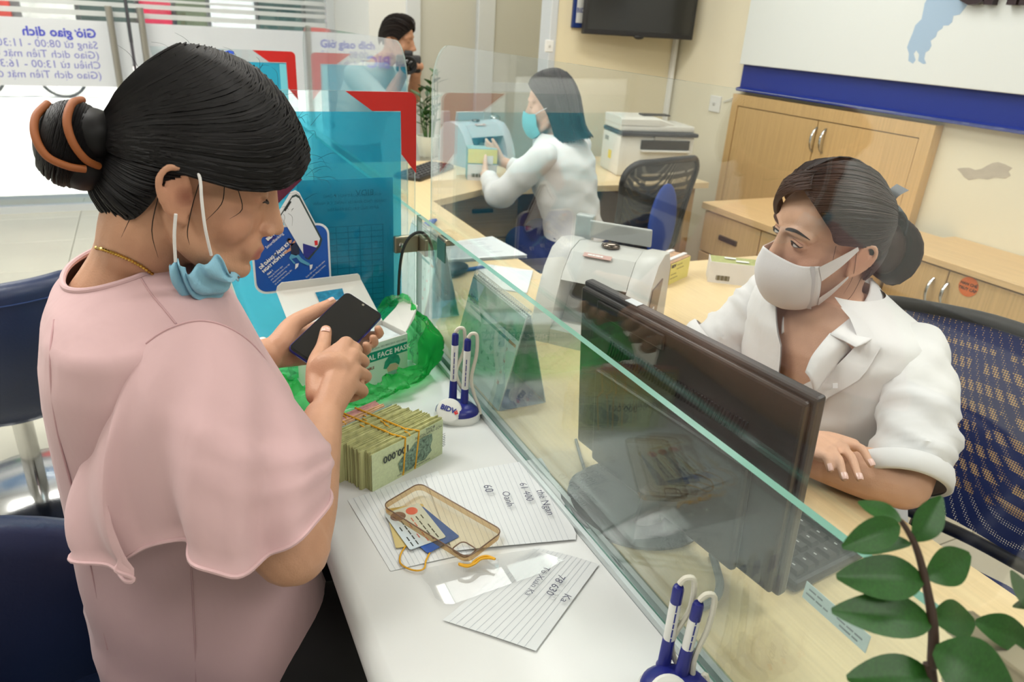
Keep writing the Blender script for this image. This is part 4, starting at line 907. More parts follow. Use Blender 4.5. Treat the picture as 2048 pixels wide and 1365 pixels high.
# ---- stickers, cables
sp = [at_x(*p, .4928) for p in ((1615, 1165), (1607, 1195), (1745, 1272), (1730, 1305))]
y0s, y1s, z0s, z1s = .265, .336, .964, .983
nl = thing('name_sticker', (.4925, .3, z0s), 'pale name sticker strip on the acrylic shield', 'sticker')
MB().box(.4922, .4929, y0s, y1s, z0s, z1s).build('label', mat('sticker_pale', (206, 222, 222), .5), nl)
for yy, zz, ls in ((.331, .977, (.008, .006)), (.333, .971, (.010, .007, .005)), (.300, .978, (.006,)), (.298, .973, (.009, .007, .008)), (.294, .968, (.012, .006))):
    dashes('fine_print', (.4921, yy, zz), -Y, Z, ls, .0016, mat('ink_faint', (138, 150, 154), .6), nl, lift=.0003)
def cable(label, pts, r, rgb, z=None, name='cable'):
    P = [at_z(a, b, (z or T)+r) if len(q) == 2 else at_z(a, b, T+q[2]) for q in pts for a, b in [q[:2]]]
    return MB().tube(P, r, 8, sub=6).build(name, mat('cable_%d' % rgb[0], rgb, .5), label=label, cat='cable', smooth=True)
cable('thin grey cable curling on the desk beside the monitor', [(1152, 880), (1160, 910), (1172, 950), (1182, 985), (1165, 1000), (1145, 985), (1142, 965), (1158, 948), (1190, 942), (1225, 950)], .0026, (120, 122, 120))
cable('thick grey cable arching on the desk near the name sticker', [(1425, 1110, .004), (1434, 1140, .004), (1440, 1170, .012), (1432, 1195, .010), (1410, 1212, .004), (1380, 1222, .004)], .0055, (122, 126, 124))
cable('thin black cable along the glass channel', [(1205, 1085), (1240, 1130), (1290, 1180), (1330, 1225), (1345, 1240)], .002, (60, 60, 60))
# ---- banknote counting machine
def note_counter(A, wdir, Wd, Dp, Hh, label, body, dark, glassy=False):
    wdir = V3(wdir).normalized(); nf = Vector((wdir.y, -wdir.x, 0)); A = V3(A)          # nf = outward front direction
    if nf.dot(A) > 0: nf = -nf
    t = thing('note_counter', A+wdir*Wd/2-nf*Dp/2, label, 'counting machine', 'banknote counting machines')
    prof = [(0, 0), (0, .05), (-.02, .10), (-.055, .155), (-.10, .190), (-.16, .200), (-.215, .190), (-.25, .15), (-.26, 0)]
    k = Hh/.2; kd = Dp/.26; prof = [(a*kd, b*k) for a, b in prof]
    def P(a, b, s): return A+nf*a+Z*b+wdir*s
    for s0, s1, nm in ((0, .045, 'left_side'), (Wd-.05, Wd, 'right_side')):
        mb = MB(); n_ = len(prof)
        mb.loft([[P(a*.97-.004, b*.985, s0) for a, b in prof], [P(a, b, s0+.008) for a, b in prof], [P(a, b, s1-.008) for a, b in prof], [P(a*.97-.004, b*.985, s1) for a, b in prof]])
        mb.build(nm, body, t, True, 30)
    cover = [(-.045, .135), (-.055, .150), (-.10, .186), (-.16, .196), (-.215, .186), (-.245, .15), (-.25, .02), (-.18, .02), (-.14, .15), (-.08, .13)]
    cover = [(a*kd, b*k) for a, b in cover]
    MB().loft([[P(a, b, .046) for a, b in cover], [P(a, b, Wd-.051) for a, b in cover]]).build('cover', body, t, True, 30)
    MB().loft([[P(a*kd, b*k, s) for a, b in ((-.075, .0), (-.075, .03), (-.12, .09), (-.13, .13), (-.2, .13), (-.2, 0))] for s in (.046, Wd-.051)]).build('inner_chute', dark, t, True, 30)
    MB().loft([[P(a*kd, b*k, s) for a, b in ((0, 0), (.0, .035), (-.03, .045), (-.09, .03), (-.09, 0))] for s in (.046, Wd-.051)]).build('tray', body, t, True, 30)
    for s in (Wd*.5, Wd*.62):
        MB().lathe([(0, -.009), (.030, -.009), (.036, -.005), (.036, .005), (.030, .009), (0, .009)], P(-.085*kd, .065*k, s), wdir, 24).build('stacker_wheel', mat('wheel_grey', (176, 176, 172), .4), t, True)
    MB().rbox(P(-.205*kd, .215*k, Wd*.52), wdir*(Wd*.30), Vector((nf*.25+Z*.97))*.022, (nf*.97-Z*.25)*.004, .003).build('hopper_guide', mat('guide_grey', (176, 178, 174), .35), t)
    MB().ell(P(-.15*kd, .198*k, Wd*.5), wdir*.022, nf*.016, Z*.008).build('lens', mat('lens_chrome', (120, 110, 100), .1, metal=.9), t, True)
    n2 = Vector((nf.x*.55, nf.y*.55, .83)).normalized(); u2 = wdir; v2 = n2.cross(u2); v2 = v2 if v2.z > 0 else -v2
    MB().obox(P(-.092*kd, .186*k, Wd*.45), u2*.032, v2*.0055, n2*.001).build('name_plate', mat('plate_rose', (206, 170, 160), .4), t)
    dashes('fine_print', P(-.092*kd, .186*k, Wd*.45)+n2*.0012-u2*.022-v2*.002, u2, v2, (.010, .006, .010, .006), .004, m_tw, t, .06)
    MB().rbox(P(-.245*kd, .205*k, .03), wdir*.022, nf*.012, Z*.032, .004).build('display_back', mat('guide_grey'), t)
    MB().rbox(P(-.10*kd, .10*k, Wd+.0005), nf*.05*kd, (Z*.9-nf*.3).normalized()*.045*k, wdir*.002, .002).build('control_panel', mat('panel_brown', (112, 100, 92), .4), t)
    for i in range(4): MB().rbox(P(-.08*kd-.012*(i % 2), .075*k+.02*(i//2), Wd+.003), nf*.004, Z*.004, wdir*.0012, .001).build('button', m_bred if i == 1 else m_tw, t)
    return t
m_mcb = mat('machine_grey', (198, 198, 192), .38, noise=(5, .02)); m_mcd = mat('machine_inner', (150, 146, 138), .5)
note_counter(Vector((.705, 1.297, T)), (.65, -.76, 0), .245, .25, .205, 'grey banknote counting machine beside the monitor', m_mcb, m_mcd)
note_counter(Vector((1.33, 3.17, T)), (.94, .30, 0), .30, .24, .20, 'pale blue banknote counting machine in front of the far teller', mat('machine_pale', (190, 200, 204), .35), mat('machine_blue', (70, 90, 130), .5))
# ---- desk calendars
def calendar(near_y, x0, x1, zt, L, label, printed=True):
    xm = (x0+x1)/2; t = thing('desk_calendar', (xm, near_y+L/2, T), label, 'calendar', 'desk calendars')
    m_cal = mat('calendar_page', (226, 246, 238), .55); m_board = mat('calendar_board', (176, 186, 186), .5)
    def fc(sgn, off, name, m):
        a = Vector((x0 if sgn < 0 else x1, near_y, T+.001)); tp = Vector((xm+sgn*.003, near_y, zt)); d = (tp-a); n_ = Vector((d.z*sgn, 0, -d.x*sgn)).normalized()
        return MB().obox(a.lerp(tp, .5)+Y*L/2+n_*off, d/2, Y*L/2, n_*.0009).build(name, m, t), a, tp, n_
    fc(-1, 0, 'front_board', m_board); fc(1, 0, 'rear_board', m_board)
    pg, a, tp, n_ = fc(-1, .002, 'page', m_cal)
    d = (tp-a).normalized(); H_ = (tp-a).length
    MB().box(x0+.002, x1-.002, near_y, near_y+L, T, T+.0012).build('floor_board', m_board, t)
    if printed:
        base = a+n_*.0034
        def q(u, v): return base+Y*(L*(1-u))+d*(H_*v)
        MB().add([q(0, .74), q(1, .74), q(1, .97), q(0, .97)], [(0, 1, 2, 3)]).build('landscape_print', mat('print_landscape', (76, 150, 110), .6, noise=(26, .5)), t)
        MB().add([q(.0, .77)+n_*.0003, q(.2, .77)+n_*.0003, q(.25, .96)+n_*.0003, q(0, .96)+n_*.0003], [(0, 1, 2, 3)]).build('sky_print', mat('print_sky', (150, 206, 220), .6), t)
        MB().add([q(.08, .66), q(.86, .66), q(.86, .69), q(.08, .69)], [(0, 1, 2, 3)]).build('header_strip', mat('print_teal', (50, 150, 140), .5), t)
        MB().add([q(.86, .66), q(.98, .66), q(.98, .69), q(.86, .69)], [(0, 1, 2, 3)]).build('header_end', mat('print_orange', (206, 142, 90), .5), t)
        text('lettering', '2021', .018, q(.05, .73), -Y, d, m_bblue, t, bold=.0006); text('lettering', 'THÁNG 03 - MARCH', .0075, q(.36, .73), -Y, d, mat('ink_teal', (40, 110, 120), .6), t)
        k = 1
        for r in range(5):
            for c in range(7):
                if k <= 31: text('lettering', str(k), .0095, q(.09+.128*c, .565-.115*r), -Y, d, m_bred if c == 6 else mat('ink_teal'), t); k += 1
    sp_ = MB()
    n_c = int(L/.0075)
    for i in range(n_c):
        cy = near_y+.004+i*(L-.008)/(n_c-1); sp_.tube([Vector((xm+.0075*math.cos(2*PI*j/10), cy, zt+.0015+.0075*math.sin(2*PI*j/10))) for j in range(11)], .0008, 5)
    sp_.build('spiral', m_pw, t, True); return t
calendar(1.024, .505, .600, .972, .235, 'green desk calendar with landscape photo behind the glass')
calendar(1.475, .515, .605, .975, .20, 'second desk calendar standing behind the steel clip')
# ---- banded packs of notes on the desk
def pack(name, label, c, u, L, D, H, body, wrap, wl=None, grp='banded note packs'):
    c = V3(c); u = V3(u).normalized(); v = Vector((-u.y, u.x, 0)); t = thing(name, c, label, 'banknotes', grp)
    mb = MB(); n_ = 10
    for i in range(n_): mb.obox(c+Z*(H*(i+.5)/n_)+u*rn.uniform(-.001, .001)+v*rn.uniform(-.001, .001), u*L/2, v*D/2, Z*(H/n_*.42))
    mb.build('notes', body, t)
    if wrap: wrap(t, c, u, v)
    return t
m_brn = mat('note_brown', (186, 150, 116), .75, noise=(120, .25)); m_olive = mat('note_olive', (166, 172, 110), .75, noise=(120, .2)); m_wrap = mat('wrap_white', (224, 222, 220), .6, noise=(30, .04)); m_ylab = mat('label_yellow', (230, 220, 122), .6)
def wrap1(t, c, u, v):
    for s in (-.018, .022): MB().obox(c+u*.0+v*s+Z*.0325, u*.0765, v*.006, Z*.0331).build('paper_band', m_wrap, t)
    f = c-v*.0375; MB().obox(f+Z*.030+u*.012-v*.0008, u*.058, v*.0006, Z*.030).build('label', m_ylab, t)
    text('lettering', 'BIDV', .012, f+Z*.048-u*.042-v*.0016, u, Z, m_nink2, t, bold=.0006)
    for i in range(4): dashes('fine_print', f+Z*(.050-.0115*i)-u*(.010 if i < 2 else .042)-v*.0016, u, Z, (.012, .016, .010) if i % 2 else (.018, .012), .0022, mat('ink_olive', (140, 134, 70), .6), t)
pack('note_pack', 'brown banknote pack with yellow label on the oak desk', Vector((1.275, 1.565, T)), (.86, .40, 0), .15, .072, .062, m_brn, wrap1)
def wrap2(t, c, u, v):
    MB().obox(c-v*.0365+Z*.030, u*.077, v*.0012, Z*.031).build('wrapper_side', m_wrap, t); MB().obox(c-u*.0765+Z*.030, u*.001, v*.036, Z*.031).build('wrapper_end', m_wrap, t)
    MB().obox(c+Z*.0625-u*.02+v*.012, u*.016, v*.006, Z*.0006).build('seal', m_tw, t); MB().obox(c+Z*.0625+u*.012-v*.012, u*.018, v*.006, Z*.0006).build('seal', m_tw, t)
    bcd = MB()
    for i in range(11): bcd.obox(c-v*.0382+Z*.016-u*(.055-.0035*i), u*(.0008+.0006*(i % 3)), v*.0003, Z*.007)
    bcd.build('barcode', mat('ink_barcode', (96, 92, 60), .6), t)
pack('note_pack', 'green banknote pack in white wrapper with barcode on the oak desk', Vector((1.465, 1.485, T)), (.62, -.46, 0), .15, .07, .060, m_olive, wrap2)
# ---- documents on the desk
def flat_paper(name, label, px, z, n=1, th=.0004, spread=.004, text_rows=0):
    P = [at_z(*p, z) for p in px]; c = sum(P, Vector())/len(P); t = thing(name, Vector((c.x, c.y, z)), label, 'paper'); r_ = random.Random(len(label))
    mb = MB()
    for i in range(n):
        o = Vector((r_.uniform(-1, 1), r_.uniform(-1, 1), 0))*spread*(i < n-1)
        mb.prism([(p.x, p.y) for p in P], Vector((0, 0, z+.0006+i*.0016))+o, X, Y, Z*th)
    mb.build('sheets', m_paper, t)
    if text_rows:
        lm = MB(); A_, B_, C_, D_ = P
        for i in range(text_rows):
            q = .1+.8*i/(text_rows-1); s = A_.lerp(D_, q)+(B_-A_)*.08; e = A_.lerp(D_, q).lerp(B_.lerp(C_, q), r_.uniform(.55, .92)); d_ = (e-s)
            zt_ = z+.0006+(n-1)*.0016+th+.0003
            lm.obox(Vector((((s+e)/2).x, ((s+e)/2).y, zt_)), d_/2, Vector((-d_.y, d_.x, 0)).normalized()*.0011, Z*.0001)
        lm.build('print_lines', mat('ink_pale_grey', (176, 180, 188), .7), t)
    return t
flat_paper('document_stack', 'stack of printed documents on the oak desk behind the clip', ((868, 494), (984, 478), (1054, 516), (888, 527)), T, 6, text_rows=12)
flat_paper('blank_paper', 'white sheet lying beside the counting machine', ((957, 528), (1066, 543), (1054, 588), (960, 574)), T+.0005, 2)
pq0, pq1 = at_z(925, 541, T+.006), at_z(975, 533, T+.006)
MB().tube([pq0, pq0.lerp(pq1, .05), pq0.lerp(pq1, .6), pq0.lerp(pq1, .9), pq1], [.002, .0055, .0055, .005, .002], 10).build('ballpoint_pen', mat('pen_bright_blue', (44, 92, 170), .35), smooth=True, label='blue ballpoint pen lying by the white sheet', cat='pen')
ms = at_z(905, 548, T); MB().ell(ms+Z*.014, Vector((.05, .03, 0)), Vector((-.018, .03, 0)), Z*.016).build('mouse', m_dark, label='black mouse on the desk behind the calendar', cat='mouse', smooth=True)
bp_ = at_z(848, 452, T+.012); bq_ = at_z(872, 440, T+.012)
MB().tube([bp_, bp_.lerp(bq_, .1), bp_.lerp(bq_, .7), bq_], [.004, .010, .010, .005], 12).build('marker', mat('marker_blue', (60, 100, 190), .4), label='blue marker lying on the desk behind the glass joint', cat='marker', smooth=True)
# ---- printer on the far desk
px0, py0, pz0 = 1.985, 2.905, T; pu = Vector((.93, -.20, 0)).normalized(); pv = Vector((.0, 1, 0)); pv = (pv-pu*pv.dot(pu)).normalized()*1.0
pr = thing('printer', (px0+.19, py0+.1, T), 'white multifunction laser printer on the far oak desk', 'printer')
m_prn = mat('printer_white', (222, 220, 210), .45); m_prd = mat('printer_dark', (52, 54, 60), .4)
O = Vector((px0, py0, T)); W_, D_ = .385, .24
def pp_(a, b, z): return O+pu*a+pv*b+Z*z
MB().rbox(pp_(W_/2, D_/2, .095), pu*W_/2, pv*D_/2, Z*.095, .010).build('body', m_prn, pr, True)
MB().rbox(pp_(W_/2+.004, D_/2-.01, .198), pu*(W_/2+.006), pv*(D_/2+.006), Z*.009, .005).build('control_deck', m_prd, pr)
MB().rbox(pp_(W_/2, D_/2+.004, .222), pu*(W_/2-.002), pv*(D_/2-.008), Z*.014, .006).build('scanner_lid', m_prn, pr, True)
MB().loft([[pp_(.0, b, z) for b, z in ((.01, .235), (.01, .262), (.03, .27), (D_-.01, .27), (D_-.01, .235))], [pp_(W_*.5, b, z) for b, z in ((.01, .235), (.01, .262), (.03, .27), (D_-.01, .27), (D_-.01, .235))], [pp_(W_*.72, b, z) for b, z in ((.02, .235), (.02, .24), (.03, .244), (D_-.02, .244), (D_-.02, .235))]]).build('document_feeder', m_prn, pr)
MB().rbox(pp_(W_*.60, -.004, .150), pu*.125, pv*.008, Z*.022, .003).build('output_slot', m_black, pr)
MB().rbox(pp_(W_*.60, -.012, .123), pu*.125, pv*.018, Z*.004, .002).build('output_tray', m_prn, pr)
MB().rbox(pp_(W_*.56, -.006, .182), pu*.045, pv*.006, Z*.010, .002).build('paper_lip', mat('printer_grey', (150, 148, 140), .5), pr)
MB().rbox(pp_(W_*.62, -.003, .045), pu*.14, pv*.006, Z*.03, .003).build('paper_drawer', m_prn, pr)
MB().obox(O+pv*.115+Z*.085-pu*.0006, pv*.020, Z*.020, pu*.0006).build('warning_label', mat('label_bright_yellow', (232, 206, 40), .5), pr)
MB().obox(O+pv*.175+Z*.155-pu*.0006, pv*.024, Z*.010, pu*.0006).build('badge', mat('printer_grey'), pr)
MB().obox(pp_(W_*.55, D_*.5, .275), pu*.07, pv*.03, Z*.003).build('stapler', m_dark, label='dark stapler lying on top of the printer', cat='stapler')
# ---- far keyboard, plant and tray
kq = at_z(850, 347, T); keyboard(Vector((kq.x, kq.y, T)), (.62, .62, 0), 'black keyboard on the far desk beside the potted plant', L=.36, D=.13, cols=11, rows=4)
def plant_leaf(n=6, m_=3):
    """leaf of unit length along +x, slightly folded; returns grid points"""
    P = []
    for i in range(n+1):
        q = i/n; wd = .24*math.sin(PI*min(1, q*.94+.03))**.8*(1-.25*q); row = []
        for j in range(-m_, m_+1): s = j/m_; row.append(Vector((q, wd*s, .10*abs(s)*wd*2-.16*q*q+.02*math.sin(q*6))))
        P.append(row)
    return MB().grid(P)
m_leaf = mat('leaf_green', (38, 84, 28), .4, noise=(30, .2), spec=.35); m_stem = mat('stem_brown', (62, 44, 34), .5)
lme = plant_leaf().mesh('leaf'); lme.materials.append(m_leaf); finish(lme, True, 80)
lmb = plant_leaf(); o_ = len(lmb.v)
def leaf_obj(base, d, up, L, parent, wide=1.0):
    d = V3(d).normalized(); up = V3(up); s = d.cross(up).normalized()*-1; up = d.cross(s).normalized(); up = up if up.dot(V3((0, 0, 1))) > -2 else -up
    o = bpy.data.objects.new('leaf', lme); COL.objects.link(o); o.parent = parent
    M = Matrix((d*L, s*L*wide, up*L)).transposed().to_4x4(); M.translation = V3(base)-wloc(parent); o.matrix_local = M; return o
fp_ = Vector((1.245, 3.50, T)); fpt = thing('potted_plant', fp_, 'small leafy plant in a white fluted pot on the far desk', 'plant')
flut = []
for r_, h_ in ((.045, 0), (.05, .01), (.062, .08), (.066, .105), (.060, .105), (.056, .09)):
    flut.append([fp_+Vector((math.cos(2*PI*j/40), math.sin(2*PI*j/40), 0))*(r_*(1+.03*(1 if (j+int(h_*200)) % 4 < 2 else -1)))+Z*h_ for j in range(40)])
MB().loft(flut).build('pot', mat('pot_white', (216, 220, 206), .4), fpt, True, 60)
rl = random.Random(11)
for k in range(7):
    a = 2*PI*k/7; tip = fp_+Vector((math.cos(a)*.05*rl.uniform(.3, 1.4), math.sin(a)*.05*rl.uniform(.3, 1.4), rl.uniform(.22, .40))); b_ = fp_+Vector((math.cos(a)*.02, math.sin(a)*.02, .09))
    MB().tube([b_, b_.lerp(tip, .5)+Vector((math.cos(a), math.sin(a), 0))*.01, tip], [.004, .003, .0015], 6, sub=3).build('stem', mat('stem_green', (70, 104, 50), .5), fpt, True)
    for i in range(7):
        q = .25+.75*i/6; p = b_.lerp(tip, q); aa = a+i*2.4; leaf_obj(p, (math.cos(aa), math.sin(aa), .7), (0, 0, 1), rl.uniform(.05, .08), fpt)
# ---- big leaves in front, standing in a pot at the edge of the counter
fl = thing('zz_plant', Vector((.40, .06, T)), 'glossy green plant stalk close to the camera at lower right', 'plant')
MB().lathe([(0, 0), (.045, 0), (.05, .01), (.06, .09), (.063, .10), (.055, .10), (.052, .085), (0, .085)], (.40, .06, T), Z, 32).build('pot', mat('pot_cream', (222, 218, 206), .4), fl, True)
DL = .47
def pl(px, py, dd=0): return at_d(px, py, DL+dd)
stem = [(.40, .06, T+.08), tuple(pl(1868, 1400)), tuple(pl(1866, 1330)), tuple(pl(1866, 1250)), tuple(pl(1850, 1160)), tuple(pl(1830, 1090)), tuple(pl(1802, 1042))]
MB().tube(stem, [.005, .0042, .0038, .0033, .0027, .0022, .0016], 10, sub=5).build('stalk', m_stem, fl, True)
big = plant_leaf(12, 5).mesh('leaf'); big.materials.append(m_leaf); finish(big, True, 80)
lme = big
def big_leaf(p0, p1, d0, d1, wide, tilt, par=fl):
    a, b = pl(*p0, d0), pl(*p1, d1); d = (b-a); up = (-CF*math.cos(tilt)+(-CD)*math.sin(tilt)).normalized()
    return leaf_obj(a, d, up, d.length, par, wide)
for p0, p1, d0, d1, wd_, tl_ in (((1802, 1042), (1720, 1000), 0, .01, 1.15, .5), ((1798, 1048), (1702, 1092), 0, -.02, 1.05, .3), ((1822, 1090), (1698, 1090), 0, .03, .9, .7), ((1828, 1082), (1892, 996), 0, .0, 1.35, .2),
                                 ((1846, 1160), (1690, 1150), 0, -.01, 1.2, .45), ((1852, 1155), (1956, 1108), 0, .01, 1.35, .3), ((1862, 1245), (1686, 1215), 0, -.015, 1.0, .6), ((1864, 1238), (1970, 1240), 0, .015, 1.25, .5),
                                 ((1866, 1355), (1710, 1352), 0, -.01, 1.15, .6), ((1868, 1300), (2040, 1390), -.01, -.03, 1.9, .3), ((1950, 1245), (2090, 1290), .02, .02, 1.1, .4), ((2060, 1220), (2032, 1145), .03, .03, 1.1, .3), ((2080, 1200), (2030, 1215), .03, .03, 1.0, .3)):
    big_leaf(p0, p1, d0, d1, wd_, tl_)
# ---- office chairs
def office_chair(c, face, label, mesh_rgb, slots=True, top=.98, wide=.26, bow=.05):
    """mesh-back swivel chair; c = foot centre, face = direction the sitter looks"""
    c = V3(c); f = V3(face).normalized(); s = Vector((f.y, -f.x, 0)); t = thing('office_chair', c, label, 'chair', 'mesh back office chairs')
    for k in range(5):
        a = 2*PI*k/5; d = Vector((math.cos(a), math.sin(a), 0)); MB().tube([c+Z*.10+d*.03, c+Z*.08+d*.2, c+Z*.065+d*.29], [.02, .017, .014], 8).build('foot', m_dark, t, True)
        MB().lathe([(0, -.012), (.022, -.012), (.026, -.008), (.026, .008), (.022, .012), (0, .012)], c+d*.29+Z*.027, Vector((-d.y, d.x, 0)), 14).build('castor', m_dark, t, True)
    MB().tube([c+Z*.1, c+Z*.42], .026, 12).build('column', m_dark, t, True)
    ss = MB(); P = []
    for i in range(9):
        for_ = -.23+.46*i/8; row = []
        for j in range(9): q = -.24+.48*j/8; row.append(c+f*for_+s*q+Z*(.475-.25*max(0, abs(q)-.18)**1.2-.35*max(0, for_-.16)**1.4))
        P.append(row)
    ss.grid(P); ss.grid([[p-Z*.055 for p in r] for r in P])
    edge = [P[0][j] for j in range(9)]+[P[i][8] for i in range(1, 9)]+[P[8][j] for j in range(7, -1, -1)]+[P[i][0] for i in range(7, 0, -1)]
    ss.loft([edge, [p-Z*.055 for p in edge]], caps=False); ss.build('seat', mat('chair_navy', (26, 44, 104), .7, bump=(300, .2)), t, True)
    back = c-f*.24; H0, H1 = .56, top
    def bp(q, h):    # point of the back: q across -1..1, h 0..1
        wv = wide*(.86+.14*h) if h < .85 else wide*(1-.10*(h-.85)/.15)
        return back+s*(q*wv)+Z*(H0+(H1-H0)*h)-f*(.05*(h-.3))+f*(bow*q*q)
    fr = [bp(-1, .0), bp(-1.0, .3), bp(-1, .6), bp(-1, .85), bp(-.88, .975), bp(-.5, 1.0), bp(0, 1.012), bp(.5, 1.0), bp(.88, .975), bp(1, .85), bp(1, .6), bp(1, .3), bp(1, 0), bp(.5, -.03), bp(0, -.05), bp(-.5, -.03), bp(-1, 0)]
    MB().tube(fr, .013, 10, sub=4).build('back_frame', m_dark, t, True)
    nq, nh = 40, 40; msh = MB(); pts = [[bp(-.97+1.94*i/nq, .01+.97*j/nh) for j in range(nh+1)] for i in range(nq+1)]
    vs = [p for r in pts for p in r]; fs = []; fs2 = []
    for i in range(nq):
        for j in range(nh):
            row = (nh-j)//2; sl = slots and 4 < nh-j < 34 and row % 2 == 0 and ((i+row*5) % 13) not in (0, 1) and 2 < i < nq-3
            (fs2 if sl else fs).append((i*(nh+1)+j, i*(nh+1)+j+1, (i+1)*(nh+1)+j+1, (i+1)*(nh+1)+j))
    msh.add(vs, fs); msh.build('mesh_back', net_mat('mesh_%d' % mesh_rgb[0], mesh_rgb, .12), t, True)
    if fs2: MB().add(vs, fs2).build('open_slots', net_mat('slots_%d' % mesh_rgb[0], mesh_rgb, .62), t, True)
    MB().tube([c+Z*.40-f*.05, c+Z*.40-f*.24, back+Z*.50-f*.03, back+Z*.62-f*.02], [.025, .025, .022, .02], 8, sub=4).build('spine', m_dark, t, True)
    for sg in (-1, 1):
        a0 = c+s*(sg*.27); MB().tube([a0*1+Z*.43-f*.06-s*(sg*.05), a0+Z*.46-f*.05, a0+Z*.66-f*.02], .014, 8, sub=3).build('arm_post', m_dark, t, True)
        MB().rbox(a0+Z*.675+f*.03, f*.13, s*.035, Z*.014, .012, 3).build('armrest', mat('armrest_grey', (70, 72, 74), .5), t, True)
    return t
def net_mat(name, rgb, open_):
    if name in _M: return _M[name]
    m = mat(name, rgb, .6); nt = m.node_tree; N = nt.nodes; L = nt.links; b = N['Principled BSDF']
    tc = N.new('ShaderNodeTexCoord'); v = N.new('ShaderNodeTexVoronoi'); v.inputs['Scale'].default_value = 230; v.inputs['Randomness'].default_value = .0; L.new(tc.outputs['Object'], v.inputs['Vector'])
    g = N.new('ShaderNodeMath'); g.operation = 'GREATER_THAN'; g.inputs[1].default_value = .20+.28*open_; L.new(v.outputs['Distance'], g.inputs[0])
    if open_ > .3: g.operation = 'GREATER_THAN'; g.inputs[1].default_value = .42
    else: g.inputs[1].default_value = .22
    L.new(g.outputs[0], b.inputs['Alpha']); return m
office_chair((1.14, .65, 0), (-.95, -.30, 0), 'navy mesh office chair behind the seated teller', (30, 48, 110), True, .965, .25)
oc2 = office_chair((1.82, 2.62, 0), (-.22, .975, 0), 'dark mesh office chair with blue lumbar pad by the printer', (40, 42, 44), True, .965, .225)
# blue lumbar pad on the far chair
cb_ = Vector((1.82, 2.62, 0)); f_ = Vector((-.22, .975, 0)).normalized(); s_2 = Vector((f_.y, -f_.x, 0)); bk = cb_-f_*.285
MB().ell(bk+Z*.71-s_2*.035, s_2*.085, f_*.018+Z*.0, Z*.17).build('lumbar_pad', mat('pad_blue', (36, 72, 160), .6), oc2, True)
# ---- customers' tub chairs
def tub_chair(c, face, label):
    c = V3(c); f = V3(face).normalized(); s = Vector((f.y, -f.x, 0)); t = thing('tub_chair', c, label, 'chair', 'navy leather tub chairs')
    MB().lathe([(0, 0), (.23, 0), (.235, .008), (.22, .016), (.05, .026), (0, .026)], c, Z, 36).build('base_disc', m_chrome, t, True)
    MB().tube([c+Z*.02, c+Z*.36], .028, 14).build('column', m_chrome, t, True)
    def dr(a): return f*math.cos(a)+s*math.sin(a)
    def hgt(a): k = (1-math.cos(a))/2; return .50+.27*min(1, k*1.45)**.8
    rings = []; na = 40
    angs = [PI*.22+(2*PI-.44*PI)*i/na for i in range(na+1)]
    prof_o = []
    for a in angs:
        d = dr(a); h = hgt(a); ro = .30; ri = .25
        rings.append([c+d*.20+Z*.34, c+d*(ro-.04)+Z*.38, c+d*ro+Z*(.45), c+d*(ro+.015)+Z*(h-.03), c+d*(ro+.006)+Z*(h-.006), c+d*(ro-.018)+Z*(h+.004), c+d*(ri+.006)+Z*(h-.010), c+d*(ri-.006)+Z*(h-.05), c+d*(ri-.02)+Z*.45, c+d*(ri-.04)+Z*.40])
    MB().loft(rings).build('shell', m_navy, t, True, 60)
    MB().lathe([(0, .34), (.20, .34), (.235, .37), (.245, .42), (.235, .455), (.20, .468), (0, .472)], c, Z, 36).build('seat', m_navy, t, True)
    seam = MB(); 
    seam.tube([c+dr(a)*(.3165)+Z*(hgt(a)-.045) for a in angs], .0016, 5).build('seam', mat('thread_navy', (40, 62, 110), .6), t, True)
    return t
tub_chair((-.16, .78, 0), (.98, .1, 0), 'navy leather tub chair the customer sits on')
tub_chair((-.47, 2.32, 0), (.30, .95, 0), 'empty navy leather tub chair at the left edge')
# ================================================================== PEOPLE
def skin_mat(name):
    m = mat(name, (200, 150, 120), .48, spec=.35, bump=(420, .14)); nt = m.node_tree; N = nt.nodes; L = nt.links; b = N['Principled BSDF']
    at = N.new('ShaderNodeAttribute'); at.attribute_name = 'skin_colour'
    tc = N.new('ShaderNodeTexCoord'); nz = N.new('ShaderNodeTexNoise'); nz.inputs['Scale'].default_value = 35; nz.inputs['Detail'].default_value = 4; L.new(tc.outputs['Object'], nz.inputs['Vector'])
    mr = N.new('ShaderNodeMapRange'); mr.inputs['To Min'].default_value = .84; mr.inputs['To Max'].default_value = 1.10; L.new(nz.outputs['Fac'], mr.inputs['Value'])
    mx = N.new('ShaderNodeVectorMath'); mx.operation = 'MULTIPLY'; L.new(at.outputs['Color'], mx.inputs[0]); L.new(mr.outputs[0], mx.inputs[1]); L.new(mx.outputs[0], b.inputs['Base Color'])
    return m
m_skin = skin_mat('skin')
def head_frame(O, a, p, r, s):
    f = Vector((math.cos(p)*math.cos(a), math.cos(p)*math.sin(a), -math.sin(p))); l = Vector((-math.sin(a), math.cos(a), 0)); u = f.cross(l)
    l2 = l*math.cos(r)+u*math.sin(r); u2 = f.cross(l2)
    M = Matrix((f*s, l2*s, u2*s)).transposed().to_4x4(); M.translation = V3(O); return M
